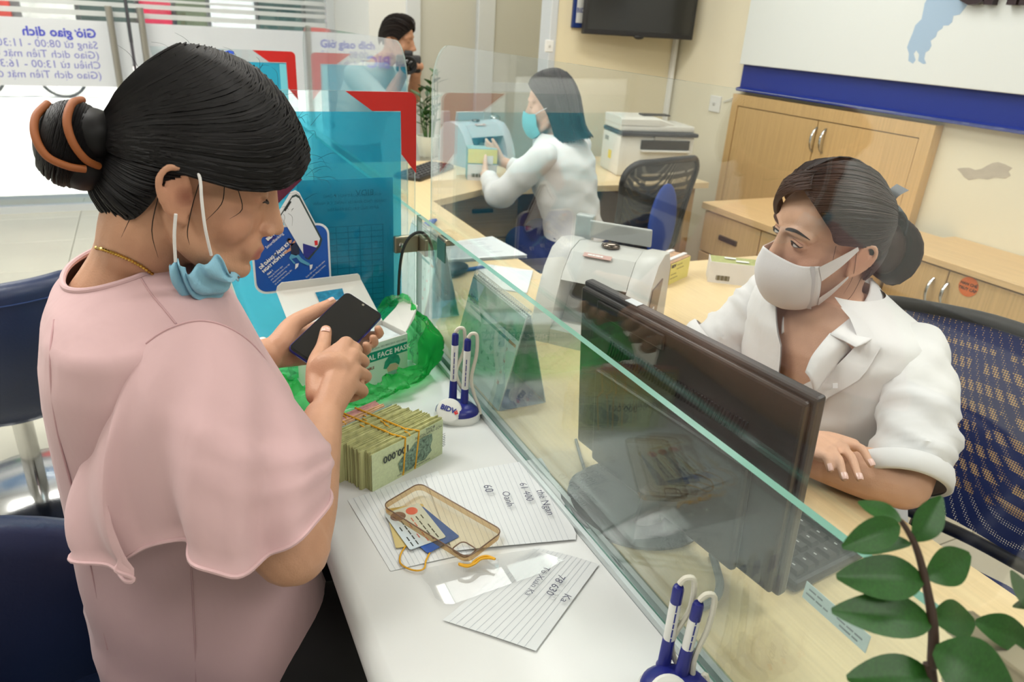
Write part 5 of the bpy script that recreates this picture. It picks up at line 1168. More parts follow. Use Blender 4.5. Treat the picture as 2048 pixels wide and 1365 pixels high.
def head_flesh(M, ears=(1, -1), smile=0.):
    h = MB()
    def E(c, a, b, d): h.ell(c, (a, 0, 0), (0, b, 0), (0, 0, d), 24, 16)
    def C(p, r, **k): h.capsule(p, r, n=12, sub=3, **k)
    E((-.008, 0, .032), .084, .070, .080); E((.028, 0, -.028), .060, .059, .082); E((.040, 0, .03), .048, .058, .05)
    E((.040, 0, -.082), .040, .042, .030); E((.075, 0, -.101), .0165, .019, .014); E((.070, 0, -.088), .014, .022, .016)
    for s in (1, -1):
        C([(-.012, s*.058, -.045), (.010, s*.052, -.075), (.045, s*.032, -.094), (.068, s*.012, -.100)], [.014, .016, .016, .014])
        E((.048, s*.033, -.042), .027, .028, .030)
        C([(.083, s*.008, .020), (.080, s*.030, .022), (.064, s*.050, .014)], [.008, .009, .009])
        E((.071, s*.032, -.001), .0125, .0165, .0115)
        E((.096, s*.0105, -.046), .010, .008, .007)
    C([(.086, 0, .012), (.095, 0, -.012), (.104, 0, -.034), (.108, 0, -.040)], [.0075, .0075, .0095, .0095])
    E((.076, 0, -.068), .019, .030, .024); E((.084, 0, -.018), .016, .012, .030)
    C([(.084, .022, -.072+smile*.006), (.0930, .010, -.0690), (.0955, 0, -.0700), (.0930, -.010, -.0690), (.084, -.022, -.072+smile*.006)], [.0028, .0050, .0048, .0050, .0028])
    C([(.083, .020, -.0765+smile*.005), (.0905, .009, -.0800), (.0930, 0, -.0805), (.0905, -.009, -.0800), (.083, -.020, -.0765+smile*.005)], [.0028, .0052, .0058, .0052, .0028])
    for s in ears:                                   # ears: shell, rim and lobe
        c = Vector((-.008, s*.074, -.024)); fw = Vector((.93, s*.0, .30)); up = Vector((-.28, s*.12, .95)); out = Vector((-.40, s*.9, 0)).normalized()
        h.ell(c+out*.003-fw*.002, fw*.016, out*.0065, up*.029, 16, 10)
        P = [c+out*.006+fw*(.010*1)+up*.010, c+out*.009+fw*.008+up*.027, c+out*.012-fw*.006+up*.031, c+out*.014-fw*.016+up*.018, c+out*.013-fw*.016-up*.002, c+out*.009-fw*.008-up*.020, c+out*.005+fw*.002-up*.029]
        h.capsule(P, [.003, .0038, .0042, .0042, .004, .0045, .0058], n=8, sub=4)
        h.capsule([c+out*.008-fw*.008+up*.014, c+out*.010-fw*.009-up*.002, c+out*.006+fw*.0-up*.014], [.0028, .003, .0028], n=8, sub=3)
        h.ell(c+out*.005+fw*.011-up*.004, fw*.004, out*.004, up*.006, 10, 8)
    return h.xf(M)
def colour_skin(me, base, spots=()):
    """spots: (world centre, radius, rgb, strength)"""
    n = len(me.vertices); co = np.empty(n*3); me.vertices.foreach_get('co', co); co = co.reshape(-1, 3)
    col = np.ones((n, 4)); col[:, :3] = lin(base)
    for c, r, rgb, k in spots:
        d = np.linalg.norm((co-np.array(c)), axis=1); w_ = np.clip(1.25-d/r, 0, 1)**.7*k; col[:, :3] = col[:, :3]*(1-w_[:, None])+np.array(lin(rgb))*w_[:, None]
    a = me.color_attributes.new('skin_colour', 'FLOAT_COLOR', 'POINT'); a.data.foreach_set('color', col.ravel())
def guides_sheet(G, nu, nv):
    """smooth surface through guide curves; returns grid[nu+1][nv+1]"""
    rows = []
    for g in G:
        P, _ = crom([V3(p) for p in g], [1]*len(g), 8); seg = [0]
        for i in range(1, len(P)): seg.append(seg[-1]+(P[i]-P[i-1]).length)
        out = []
        for k in range(nv+1):
            t = seg[-1]*k/nv; i = 1
            while i < len(P)-1 and seg[i] < t: i += 1
            q = (t-seg[i-1])/max(1e-9, seg[i]-seg[i-1]); out.append(P[i-1].lerp(P[i], q))
        rows.append(out)
    cols = []
    for k in range(nv+1):
        c = [r[k] for r in rows]; n = len(c)-1; P = []
        for j in range(nu+1):
            t = j/nu*n; i = min(int(t), n-1); q = t-i; p0, p1, p2, p3 = c[max(0, i-1)], c[i], c[i+1], c[min(n, i+2)]
            P.append(p0*(-.5*q+q*q-.5*q**3)+p1*(1-2.5*q*q+1.5*q**3)+p2*(.5*q+2*q*q-1.5*q**3)+p3*(-.5*q*q+.5*q**3))
        cols.append(P)
    return [[cols[k][j] for k in range(nv+1)] for j in range(nu+1)]
def hair_strands(mb, grid, count, rnd, r=.0016, lift=.002, ctr=None, t0=(0, .12), t1=(.85, 1.0), seg=9):
    nu, nv = len(grid)-1, len(grid[0])-1
    for _ in range(count):
        u = rnd.random()*nu; a = rnd.uniform(*t0); b = rnd.uniform(*t1); P = []; R_ = []; du = rnd.uniform(-.5, .5); lf = rnd.uniform(-.2, 1)*lift
        for i in range(seg+1):
            t = (a+(b-a)*i/seg)*nv; uu = min(max(u+du*math.sin(3*i/seg), 0), nu-1e-6); i0 = min(int(uu), nu-1); k0 = min(int(t), nv-1); fu, fv = uu-i0, t-k0
            p = grid[i0][k0].lerp(grid[i0+1][k0], fu).lerp(grid[i0][k0+1].lerp(grid[i0+1][k0+1], fu), fv)
            if ctr is not None: p = p+(p-ctr).normalized()*lf*math.sin(PI*min(1, .15+i/seg))
            P.append(p); R_.append(r*rnd.uniform(.8, 1.1)*(math.sin(PI*(.12+.83*i/seg))**.6))
        mb.tube(P, R_, 4)
def hair_mat(name, rgb, rgb2, rough=.38):
    if name in _M: return _M[name]
    m = mat(name, rgb, rough, spec=.25); nt = m.node_tree; N = nt.nodes; L = nt.links; b = N['Principled BSDF']
    nz = N.new('ShaderNodeNewGeometry'); r = N.new('ShaderNodeValToRGB'); r.color_ramp.elements[0].color = (*lin(rgb), 1); r.color_ramp.elements[1].color = (*lin(rgb2), 1)
    L.new(nz.outputs['Random Per Island'], r.inputs[0]); L.new(r.outputs[0], b.inputs['Base Color']); return m
def nail(parent, tip, back, nrm, w=.0055, m=None, off=.0065):
    tip, back, nrm = V3(tip), V3(back), V3(nrm).normalized(); d = (tip-back).normalized(); s = d.cross(nrm).normalized()
    P = [[tip+d*(.004-.010*i/4)+s*(w*j/3*(1-.15*(i == 0)))+nrm*(off-.0022*(j/3)**2-.0012*(i == 0)) for j in range(-3, 4)] for i in range(5)]
    return MB().grid(P).build('nail', m or mat('nail_rose', (222, 176, 160), .25), parent, True)
def cloth_mat(name, rgb, rough=.75, fold=14, strength=.25, weave=900):
    if name in _M: return _M[name]
    m = mat(name, rgb, rough, noise=(5, .035), bump=(fold, strength, (1, 1, .45)), sheen=.15, spec=.25)
    for n in m.node_tree.nodes:
        if n.type == 'BUMP': n.inputs['Distance'].default_value = .012
    return m
def ridge(x, w): return math.exp(-(x/w)**2)
def fingers(mb, knuckles, chains, r0=.0085):
    for k, ch in zip(knuckles, chains):
        P = [V3(k)]+[V3(c) for c in ch]; mb.capsule(P, [r0*(1.08-.09*i) for i in range(len(P))], n=10, sub=3)
# ------------------------------------------------------------------ the customer
HM = head_frame((.037, .899, 1.265), -.063, .344, -.087, .97)
def hl_(x, y, z): return HM @ Vector((x, y, z))
cust = thing('person', (-.02, .93, 0), 'seated person in a pink flutter sleeve blouse holding a phone', 'person')
# phone first: the hands are fitted to it
pTL, pTR, pBL = at_d(693, 585, 1.22), at_d(765, 632, 1.216), at_d(575, 697, 1.116)
pu_ = (pTR-pTL).normalized(); pv_ = (pBL-pTL); pv_ = (pv_-pu_*pv_.dot(pu_)).normalized(); pn_ = pu_.cross(pv_); pn_ = pn_ if pn_.z > 0 else -pn_
pw_, ph_ = .0755, .158; pc_ = pTL+pu_*pw_/2+pv_*ph_/2
fon = thing('smartphone', pc_, 'smartphone with black screen held in both hands', 'phone')
OUT = rrect(-pw_/2, pw_/2, -ph_/2, ph_/2, .009, 5)
def pp2(a, b, h): return pc_+pu_*a+pv_*b+pn_*h
MB().loft([[pp2(a*.97, b*.985, -.0045) for a, b in OUT], [pp2(a, b, -.0025) for a, b in OUT], [pp2(a, b, .0015) for a, b in OUT], [pp2(a*.985, b*.993, .0032) for a, b in OUT]]).build('body', mat('phone_blue', (52, 60, 150), .2, metal=.6), fon, True, 50)
MB().loft([[pp2(a*.975, b*.988, .0032) for a, b in OUT], [pp2(a*.965, b*.984, .0038) for a, b in OUT]]).build('screen_glass', mat('phone_glass', (14, 15, 17), .08), fon)
MB().prism([(a*.93, b*.95-.001) for a, b in OUT], pp2(0, 0, .0039), pu_, pv_, pn_*.0002).build('display', mat('phone_display', (28, 29, 31), .12), fon)
MB().lathe([(0, 0), (.0022, 0), (.0022, .0004), (0, .0004)], pp2(0, -ph_/2+.0065, .0041), pn_, 12).build('front_camera', m_chrome, fon)
for b_, l_ in ((-.030, .010), (-.006, .006)): MB().rbox(pp2(pw_/2+.0003, b_, -.0005), pv_*l_, pn_*.0011, pu_*.0006, .0005, 1).build('side_button', mat('phone_button', (110, 120, 210), .2, metal=.7), fon)
def on_phone(px, py, h):
    v = ray(px, py); t = ((pc_+pn_*h)-ORG).dot(pn_)/v.dot(pn_); return ORG+v*t
fl_ = head_flesh(HM, smile=.7)
# neck, trunk, legs
nb_ = Vector((-.050, .935, 1.11))
fl_.capsule([hl_(-.022, 0, -.02), hl_(-.030, 0, -.075), (-.030, .925, 1.155), (-.045, .935, 1.10)], [.052, .052, .054, .075], n=20, sub=4)
def ering(c, a, b, n=28, e=2.3, tilt=0.):
    P = []
    for j in range(n):
        t = 2*PI*j/n; x = math.copysign(abs(math.cos(t))**(2/e), math.cos(t))*a; y = math.copysign(abs(math.sin(t))**(2/e), math.sin(t))*b
        P.append(Vector((c[0]+x, c[1]+y, c[2]+tilt*x)))
    return P
TR_ = [((-.045, .94, 1.125), .055, .10), ((-.040, .94, 1.09), .078, .145), ((-.035, .94, 1.03), .100, .160), ((-.022, .94, .95), .120, .155), ((-.015, .94, .85), .122, .145), ((-.012, .94, .72), .130, .155), ((-.02, .94, .58), .135, .175), ((-.02, .94, .50), .12, .17)]
fl_.loft([ering(c, a, b) for c, a, b in TR_])
for s in (-1, 1):
    y_ = .94+s*.092
    fl_.capsule([(-.03, y_, .545), (.15, y_+.01*s, .55), (.335, y_+.02*s, .545)], [.085, .078, .060], n=16); fl_.capsule([(.335, y_+.02*s, .54), (.33, y_+.02*s, .30), (.30, y_+.02*s, .09)], [.058, .052, .036], n=14)
    fl_.capsule([(.285, y_+.02*s, .045), (.34, y_+.02*s, .04), (.42, y_+.02*s, .03)], [.034, .034, .026], n=10)
# right arm and hand
Sh, El, Wr = Vector((-.020, .805, 1.075)), at_d(583, 1095, .815), at_d(646, 835, 1.0)
fl_.capsule([Sh, Sh.lerp(El, .5)+Vector((-.004, -.004, 0)), El], [.046, .050, .044], n=16); fl_.capsule([El, El.lerp(Wr, .28), El.lerp(Wr, .7), Wr], [.043, .043, .034, .0275], n=16, flat=.92)
KN = [at_d(692, 688, 1.090), at_d(706, 712, 1.078), at_d(710, 742, 1.065), at_d(703, 772, 1.050)]
for k, K_ in enumerate(KN): fl_.capsule([Wr.lerp(El, .06), Wr.lerp(K_, .45)-CF*.004, K_], [.022, .0175, .0125-.0005*k], n=10)
fl_.ell((Wr+KN[1]*1.4+KN[2]*1.4)/3.8+CF*.004, (KN[1]-Wr)*.52, CF*.020, (KN[0]-KN[3])*.42)
CH = []
for k, K_ in enumerate(KN):
    d1_ = (CF*.80+CR*.25+CD*.25).normalized(); a = K_+d1_*.036; b = a+(CF*.35-CR*.75+CD*.35).normalized()*.024; c = b+(-CF*.3-CR*.9+CD*.2).normalized()*.018; CH.append([a, b, c])
fingers(fl_, KN, CH, .0098)
thT = on_phone(652, 662, .0115); thI = on_phone(646, 694, .016); thM = at_d(632, 732, 1.068); thB = at_d(634, 790, 1.028)
fl_.capsule([thB, thM, thI, thT], [.0165, .0145, .0118, .0098], n=12, sub=4)
fl_.capsule([thM, at_d(662, 712, 1.075), KN[0]], [.013, .013, .011], n=10)
fl_.ell(at_d(660, 752, 1.050), CR*.034, CD*.036, CF*.018)
# left arm and hand
ShL, ElL, WrL = Vector((-.020, 1.075, 1.075)), Vector((.045, 1.160, .875)), at_d(532, 712, 1.125)
fl_.capsule([ShL, ShL.lerp(ElL, .5), ElL], [.046, .050, .042], n=16); fl_.capsule([ElL, ElL.lerp(WrL, .5), WrL], [.042, .036, .028], n=14)
pal = at_d(590, 690, 1.172)
LK = [at_d(648, 650, 1.235), at_d(655, 672, 1.225), at_d(655, 694, 1.212), at_d(645, 712, 1.198)]
for K_ in LK: fl_.capsule([WrL, WrL.lerp(K_, .5)+CF*.006, K_], [.022, .018, .012], n=10)
fl_.ell(pal, (LK[1]-WrL)*.48, CF*.014, (LK[0]-LK[3])*.62)
tips = [(on_phone(757, 640, -.004)+pu_*.010, ), ]
LC = []
for (ex, ey), K_ in zip(((752, 668), (742, 686), (728, 700)), LK[:3]):
    e_ = on_phone(ex, ey, -.010)+pu_*.002; m_ = K_.lerp(e_, .55)-pn_*.012; LC.append([m_, e_+pu_*.002, e_+pn_*.014-pu_*.001])
fingers(fl_, LK[:3], LC, .0090); fingers(fl_, LK[3:], [[LK[3]+CR*.03+CF*.008, LK[3]+CR*.055-CF*.004]], .0085)
tb_, t1_, t2_, t3_ = at_d(560, 690, 1.135), at_d(585, 650, 1.160), at_d(628, 625, 1.185), at_d(664, 606, 1.200)
fl_.capsule([WrL, tb_, t1_, t2_, t3_], [.022, .0215, .0155, .0122, .0088], n=12, sub=4)
me = union(fl_, .0030, 5, .5, 'body')
colour_skin(me, (198, 150, 120), [(hl_(.0955, 0, -.0700), .009, (170, 78, 84), .9), (hl_(.0930, 0, -.0805), .009, (176, 82, 88), .9), (hl_(.090, -.012, -.0745), .009, (172, 80, 86), .85), (hl_(.090, .012, -.0745), .009, (172, 80, 86), .85), (hl_(.06, -.04, -.04), .035, (208, 140, 116), .35), (hl_(-.008, -.08, -.02), .03, (200, 132, 108), .4), (hl_(-.004, -.082, -.022), .010, (128, 70, 52), .75)])  # last spot paints the shaded hollow of the ear into the skin colour
from mathutils.bvhtree import BVHTree
bvh_body = BVHTree.FromPolygons([v.co.copy() for v in me.vertices], [tuple(p.vertices) for p in me.polygons])
def on_skin(px, py, h=.002):
    d = ray(px, py).normalized(); hit = bvh_body.ray_cast(ORG, d); return hit[0]-d*h if hit[0] else None
place_mesh('body', me, m_skin, cust)
nail(cust, thT, thI, pn_*.8-CF*.5, .0066, None, .0109); nail(cust, t3_, t2_, (-CD*.8-CF*.5), .0050, None, .0099)
# eye: lowered lid with lashes, brow
for s in (-1, 1):
    MB().tube([hl_(.0825, s*.018, -.006), hl_(.0855, s*.030, -.0095), hl_(.0800, s*.046, -.0075), hl_(.0770, s*.051, -.0085)], [.0008, .0016, .0013, .0006], 6, sub=4).build('eyelashes', mat('lash', (40, 26, 22), .6), cust, True)
    MB().tube([hl_(.0885, s*.014, .016), hl_(.0850, s*.030, .022), hl_(.070, s*.050, .015)], [.0014, .0024, .0008], 6, sub=4, flat=.5).build('eyebrow', mat('brow', (58, 40, 32), .7), cust, True)
# ---- hair: sheets with strands drawn back into a bun
G_ = (-.085, 0, .0)
def side(s):
    return [[(.100, s*.004, .082), (.118, s*-.028*-1, .052), (.096, s*.058, .018), (.050, s*.078, .002), (.0, s*.086, .002), (-.035, s*.083, .0), (-.075, s*.055, -.005), (-.098, s*.02, -.004)],
            [(.085, s*.004, .105), (.108, s*.036, .072), (.088, s*.066, .040), (.045, s*.084, .026), (-.005, s*.090, .020), (-.050, s*.082, .012), (-.085, s*.05, .004), (-.100, s*.018, .0)],
            [(.060, s*.002, .125), (.078, s*.044, .098), (.055, s*.074, .070), (.012, s*.088, .052), (-.035, s*.084, .038), (-.070, s*.066, .024), (-.092, s*.038, .012), (-.101, s*.014, .004)],
            [(.025, s*.0, .138), (.032, s*.046, .118), (.008, s*.074, .090), (-.030, s*.078, .066), (-.062, s*.066, .048), (-.085, s*.045, .030), (-.098, s*.024, .016), (-.102, s*.01, .008)],
            [(-.015, s*.0, .138), (-.020, s*.04, .124), (-.040, s*.058, .100), (-.064, s*.056, .074), (-.082, s*.044, .052), (-.094, s*.028, .034), (-.101, s*.014, .020), (-.103, s*.006, .012)],
            [(-.045, 0, .130), (-.055, s*.012, .118), (-.068, s*.018, .100), (-.080, s*.018, .080), (-.090, s*.015, .060), (-.097, s*.01, .040), (-.102, s*.006, .026), (-.104, 0, .016)]]
def lower(s):
    return [[(.0, s*.086, .004), (-.022, s*.085, .0), (-.045, s*.078, -.004), (-.07, s*.056, -.006), (-.095, s*.02, -.008)],
            [(-.026, s*.080, -.014), (-.038, s*.078, -.018), (-.055, s*.068, -.018), (-.078, s*.046, -.015), (-.098, s*.016, -.012)],
            [(-.034, s*.072, -.040), (-.048, s*.068, -.038), (-.066, s*.056, -.034), (-.086, s*.036, -.026), (-.10, s*.012, -.018)],
            [(-.048, s*.056, -.066), (-.062, s*.052, -.058), (-.078, s*.042, -.048), (-.094, s*.026, -.036), (-.103, s*.01, -.024)],
            [(-.072, s*.022, -.078), (-.082, s*.020, -.066), (-.092, s*.017, -.054), (-.100, s*.012, -.040), (-.105, s*.004, -.028)],
            [(-.080, 0, -.078), (-.088, 0, -.066), (-.096, 0, -.054), (-.103, 0, -.040), (-.107, 0, -.028)]]
m_hair = hair_mat('hair_black', (7, 6, 7), (19, 16, 17), .5); rh = random.Random(21)
hb = MB(); hc = hl_(-.01, 0, .03)
for s in (1, -1):
    for gg, cnt in ((side(s), 330), (lower(s), 130)):
        gr = guides_sheet([[HM @ Vector(p) for p in g_] for g_ in gg], 30, 26)
        hb.grid(gr); hair_strands(hb, gr, cnt if s < 0 else cnt//2, rh, .0017, .003, hc)
# stray wisps on the cheek and nape, loose crown hairs
for P in ([(.005, -.084, .0), (.004, -.083, -.03), (.006, -.078, -.06), (.012, -.07, -.075)], [(.03, -.082, .0), (.032, -.078, -.02), (.02, -.076, -.045)], [(-.03, -.078, -.03), (-.028, -.07, -.07), (-.015, -.062, -.10)], [(.045, -.08, .0), (.055, -.07, -.02), (.045, -.068, -.035)], [(-.05, -.055, -.06), (-.055, -.05, -.09)]):
    hb.tube([HM @ Vector(p) for p in P], [.0005]*(len(P)-1)+[.0001], 4, sub=4)
for k in range(45):
    a = rh.uniform(-.6, 2.6); r0 = Vector((.02+.11*math.cos(a), rh.uniform(-.05, .05), .03+.10*math.sin(a))); d_ = Vector((rh.uniform(-1, .6), rh.uniform(-.6, .6), rh.uniform(-.2, .8)))*.028
    hb.tube([HM @ r0, HM @ (r0*1.05+d_*.5), HM @ (r0*1.07+d_+Vector((0, 0, -.008)))], [.0002, .0002, .0001], 3, sub=3)
hb.build('hair', m_hair, cust, True, 60)
bn_ = MB(); bc_ = Vector((-.122, -.006, -.012))
bn_.ell((0, 0, 0), (.036, 0, 0), (0, .044, 0), (0, 0, .044), 28, 18); bn_.ell((.016, -.002, .016), (.034, 0, 0), (0, .040, 0), (0, 0, .030)); bn_.ell((.014, 0, -.018), (.034, 0, 0), (0, .040, 0), (0, 0, .028))
for k in range(230):
    ph0 = rh.uniform(0, 2*PI); tilt = rh.uniform(-.9, .9); P = []
    for i in range(9):
        a = ph0+1.9*i/8; y_ = math.sin(a)*math.cos(tilt*.4); z_ = math.cos(a); x_ = tilt*.75
        sc_v = math.sqrt(max(.05, 1-x_*x_)); P.append(Vector((x_*.037, y_*.046*sc_v, z_*.046*sc_v)))
    bn_.tube(P, [.0006]+[.0019]*7+[.0004], 4)
bn_.v = [tuple(HM @ (Vector(v)+bc_)) for v in bn_.v]
bun = bn_.build('hair_bun', m_hair, cust, True, 60)
for dirs in ([(-.02, .2, .98), (-.15, -.45, .88), (-.12, -.85, .52), (.12, -.98, .15), (.45, -.88, -.12), (.75, -.62, -.22)], [(-.72, .05, .70), (-.86, -.35, .38), (-.72, -.68, .02), (-.38, -.88, -.28), (.10, -.93, -.36), (.50, -.82, -.34)]):
    P = []
    for d_ in dirs: d_ = Vector(d_).normalized(); P.append(HM @ (bc_+Vector((d_.x*.0405, d_.y*.0495, d_.z*.0495))))
    MB().tube(P, .0040, 10, sub=6).build('hair_tie', mat('tie_brown', (150, 84, 38), .6), cust, True)
# ---- blouse
m_pink = cloth_mat('blouse_pink', (206, 172, 173), .82, 9, .6)
RB = [((-.055, .945, 1.150), .062, .085, .25), ((-.050, .942, 1.128), .085, .142, .18), ((-.042, .940, 1.102), .103, .186, .10), ((-.036, .94, 1.05), .120, .196, .05), ((-.028, .94, 1.0), .133, .190, 0), ((-.016, .94, .94), .148, .176, 0), ((-.012, .94, .86), .153, .174, 0), ((-.010, .94, .78), .157, .178, 0), ((-.008, .94, .70), .160, .184, 0), ((-.008, .94, .62), .162, .192, 0), ((-.012, .94, .545), .158, .198, 0), ((-.016, .94, .50), .152, .2, 0)]
rings = []
for k in range(len(RB)-1):
    for q in range(4):
        t = q/4; a, b = RB[k], RB[k+1]; c = [a[0][i]*(1-t)+b[0][i]*t for i in range(3)]
        R_ = ering(c, a[1]*(1-t)+b[1]*t, a[2]*(1-t)+b[2]*t, 72, 2.35, a[3]*(1-t)+b[3]*t); zz = c[2]
        if zz < .9:
            w_ = (.9-zz)/.4
            R_ = [p+(p-Vector((c[0], c[1], p.z))).normalized()*(.005*ridge(zz-.60-.05*math.sin(2*math.atan2(p.y-c[1], p.x-c[0])+1), .02)+.006*w_*math.sin(7*math.atan2(p.y-c[1], p.x-c[0])+zz*9)+.003*math.sin(zz*40+p.x*20)*w_) for p in R_]
        rings.append(R_)
rings.append(ering(RB[-1][0], RB[-1][1], RB[-1][2], 72, 2.35))
bl = MB().loft(rings, caps=False).build('blouse', m_pink, cust, True, 80)
MB().tube(rings[0]+rings[0][:1], .0035, 8).build('neckline_hem', m_pink, bl, True)
# seams of the shoulder and side
m_seam = mat('seam_rose', (196, 158, 160), .8)
def surf_pt(px, py):
    """nearest point of the blouse shell seen through a pixel"""
    best = None; o_ = ORG; d_ = ray(px, py)
    for R_ in rings:
        for p in R_:
            t = (p-o_).dot(d_)/d_.dot(d_); q = (p-(o_+d_*t)).length
            if t < .95 and (best is None or q+t*.12 < best[0]): best = (q+t*.12, t)
    return o_+d_*(best[1]-.002)
# flutter sleeve: armhole curve to hem curve
AH = [(222, 835, .82), (236, 775, .785), (262, 722, .760), (300, 682, .745), (345, 655, .738), (400, 642, .740), (455, 655, .752), (505, 690, .780), (540, 740, .815), (545, 800, .855), (500, 850, .885), (400, 880, .90), (300, 880, .88)]
HMm = [(170, 1098, .79), (205, 1132, .760), (243, 1176, .722), (262, 1130, .735), (288, 1096, .745), (345, 1090, .728), (410, 1122, .700), (480, 1150, .690), (548, 1118, .700), (615, 1055, .722), (655, 985, .775), (640, 900, .845), (575, 850, .90), (420, 905, .92), (260, 1010, .87)]
def closed(pts, n):
    P = [at_d(*p) for p in pts]; m_ = len(P); out = []
    for k in range(n):
        t = k/n*m_; i = int(t); q = t-i; p0, p1, p2, p3 = P[(i-1) % m_], P[i % m_], P[(i+1) % m_], P[(i+2) % m_]
        out.append(p0*(-.5*q+q*q-.5*q**3)+p1*(1-2.5*q*q+1.5*q**3)+p2*(.5*q+2*q*q-1.5*q**3)+p3*(-.5*q*q+.5*q**3))
    return out
NS = 110; A_ = closed(AH, NS); H_ = closed(HMm, NS); rows = []
ax0, ax1 = Sh, El
for k in range(23):
    s = k/22; row = []
    for j in range(NS):
        p = A_[j].lerp(H_[j], s); axp = ax0.lerp(ax1, s*.8); o_ = (p-axp); ln_ = o_.length; o_ = o_/max(ln_, 1e-6)
        bulge = .026*math.sin(PI*min(1, s*1.05))**.8*(1 if ln_ < .2 else .5); flute = .012*s**1.5*math.sin(j/NS*2*PI*5+1.0)+.004*s*math.sin(j/NS*2*PI*11)
        aj = j/NS*2*PI; flute += .006*ridge(s-.45-.12*math.sin(aj-2.2), .05)*max(0, math.cos(aj-3.4))+.005*ridge(s-.62-.10*math.sin(aj-2.6), .04)*max(0, math.cos(aj-3.6))
        p = p+o_*(bulge+flute)
        d_el = (p-axp).length
        row.append(p)
    rows.append(row)
sl = MB().loft(rows, caps=False).build('sleeve', m_pink, bl, True, 80)
MB().tube(rows[-1]+rows[-1][:1], .0022, 6).build('sleeve_hem', m_pink, bl, True)
MB().tube(rows[0]+rows[0][:1], .0014, 6).build('armhole_seam', m_seam, bl, True)
# far sleeve
r2 = []
for k in range(11):
    s = k/10; c = ShL.lerp(ElL, .15+s*.75); r2.append([c+Vector((math.cos(2*PI*j/36)*.9, math.sin(2*PI*j/36), .15*math.cos(2*PI*j/36)))*(.066+.030*s+.006*s*math.sin(5*2*PI*j/36)) for j in range(36)])
MB().loft(r2, caps=False).build('sleeve', m_pink, bl, True, 80)
bvh_bl = BVHTree.FromPolygons([p for R_ in rings for p in R_], [(i*72+j, i*72+(j+1) % 72, (i+1)*72+(j+1) % 72, (i+1)*72+j) for i in range(len(rings)-1) for j in range(72)])
def on_blouse(px, py):
    d = ray(px, py).normalized(); h = bvh_bl.ray_cast(ORG, d); return h[0]-d*.0005 if h[0] else None
for pts in (((378, 1060), (382, 1130), (386, 1200), (390, 1290), (392, 1400)), ((282, 557), (300, 585), (325, 615), (352, 648)), ((108, 640), (100, 720), (112, 850), (150, 1000), (185, 1150), (215, 1300))):
    P = [q for q in (on_blouse(*p) for p in pts) if q is not None]
    if len(P) > 1: MB().tube(P, .0011, 6, sub=5).build('seam', m_seam, bl, True)
# ---- trousers
tr_m = MB(); 
for s in (-1, 1):
    y_ = .94+s*.092
    tr_m.capsule([(-.06, y_, .55), (.15, y_+.01*s, .555), (.338, y_+.02*s, .550)], [.095, .088, .070], n=24); tr_m.capsule([(.338, y_+.02*s, .545), (.333, y_+.02*s, .30), (.303, y_+.02*s, .09)], [.069, .064, .055], n=20)
tr_m.loft([ering((-.03, .94, z_), .13, b_, 28) for z_, b_ in ((.47, .16), (.53, .18), (.62, .17), (.66, .16))])
place_mesh('trousers', union(tr_m, .008, 4, .5), mat('trousers_black', (20, 17, 20), .8), cust)
for s in (-1, 1):
    y_ = .94+s*.112; MB().capsule([(.265, y_, .05), (.33, y_, .048), (.41, y_, .038)], [.046, .044, .036], n=14, flat=.8).build('shoe', m_dark, cust, True)
# ---- lowered mask with ear loops, necklace, bracelet
m_mask = mat('mask_blue', (150, 204, 228), .75, bump=(500, .2)); mk = []
ctl = [[hl_(.000, -.070, -.098), hl_(.010, -.060, -.122), hl_(.030, -.040, -.142), hl_(.050, -.012, -.140), hl_(.055, .02, -.132)],
       [hl_(.006, -.072, -.090), hl_(.016, -.064, -.112), hl_(.036, -.046, -.132), hl_(.056, -.016, -.130), hl_(.062, .02, -.122)],
       [hl_(.016, -.068, -.104), hl_(.026, -.060, -.118), hl_(.044, -.044, -.126), hl_(.060, -.020, -.120), hl_(.066, .015, -.114)],
       [hl_(.028, -.066, -.090), hl_(.038, -.062, -.100), hl_(.052, -.048, -.106), hl_(.066, -.026, -.100), hl_(.074, .01, -.108)],
       [hl_(.042, -.060, -.076), hl_(.050, -.058, -.084), hl_(.058, -.050, -.096), hl_(.068, -.034, -.104), hl_(.078, .0, -.112)]]
gm = guides_sheet(ctl, 28, 20)
for i in range(len(gm)):
    for j in range(len(gm[0])): gm[i][j] = gm[i][j]+(gm[i][j]-hl_(.02, 0, -.06)).normalized()*(.0045*math.sin(i*.9)+.002*math.sin(j*.8+i*.3)+.006)
mp_ = MB().grid(gm).build('face_mask', m_mask, cust, True, 70)
so = mp_.modifiers.new('thickness', 'SOLIDIFY'); so.thickness = .0015
m_loop = mat('loop_white', (232, 230, 228), .7)
MB().tube([hl_(-.004, -.084, .012), hl_(.004, -.090, .002), hl_(.011, -.091, -.02), hl_(.022, -.086, -.05), hl_(.036, -.072, -.080)], .0017, 8, sub=5).build('ear_loop', m_loop, mp_, True)
MB().tube([hl_(-.010, -.092, -.042), hl_(-.006, -.086, -.066), hl_(.002, -.078, -.096)], .0017, 8, sub=5).build('ear_loop', m_loop, mp_, True)
NP = [q for q in (on_skin(*p) for p in ((192, 496), (205, 499), (225, 506), (245, 514), (268, 525), (290, 538), (312, 554), (330, 570), (345, 586))) if q is not None]
P_, _ = crom(NP, [1]*len(NP), 8); MB().tube(P_, [.0017*(1.35 if i % 2 else .75) for i in range(len(P_))], 7).build('necklace', mat('gold', (206, 168, 84), .22, metal=1), cust, True)
br = MB(); bx = (WrL-ElL).normalized(); b1_ = bx.orthogonal().normalized(); b2_ = bx.cross(b1_); bcn = WrL.lerp(ElL, .22)
brc = thing('bracelet', bcn, 'pearl bracelet on the far wrist of the customer', 'bracelet')
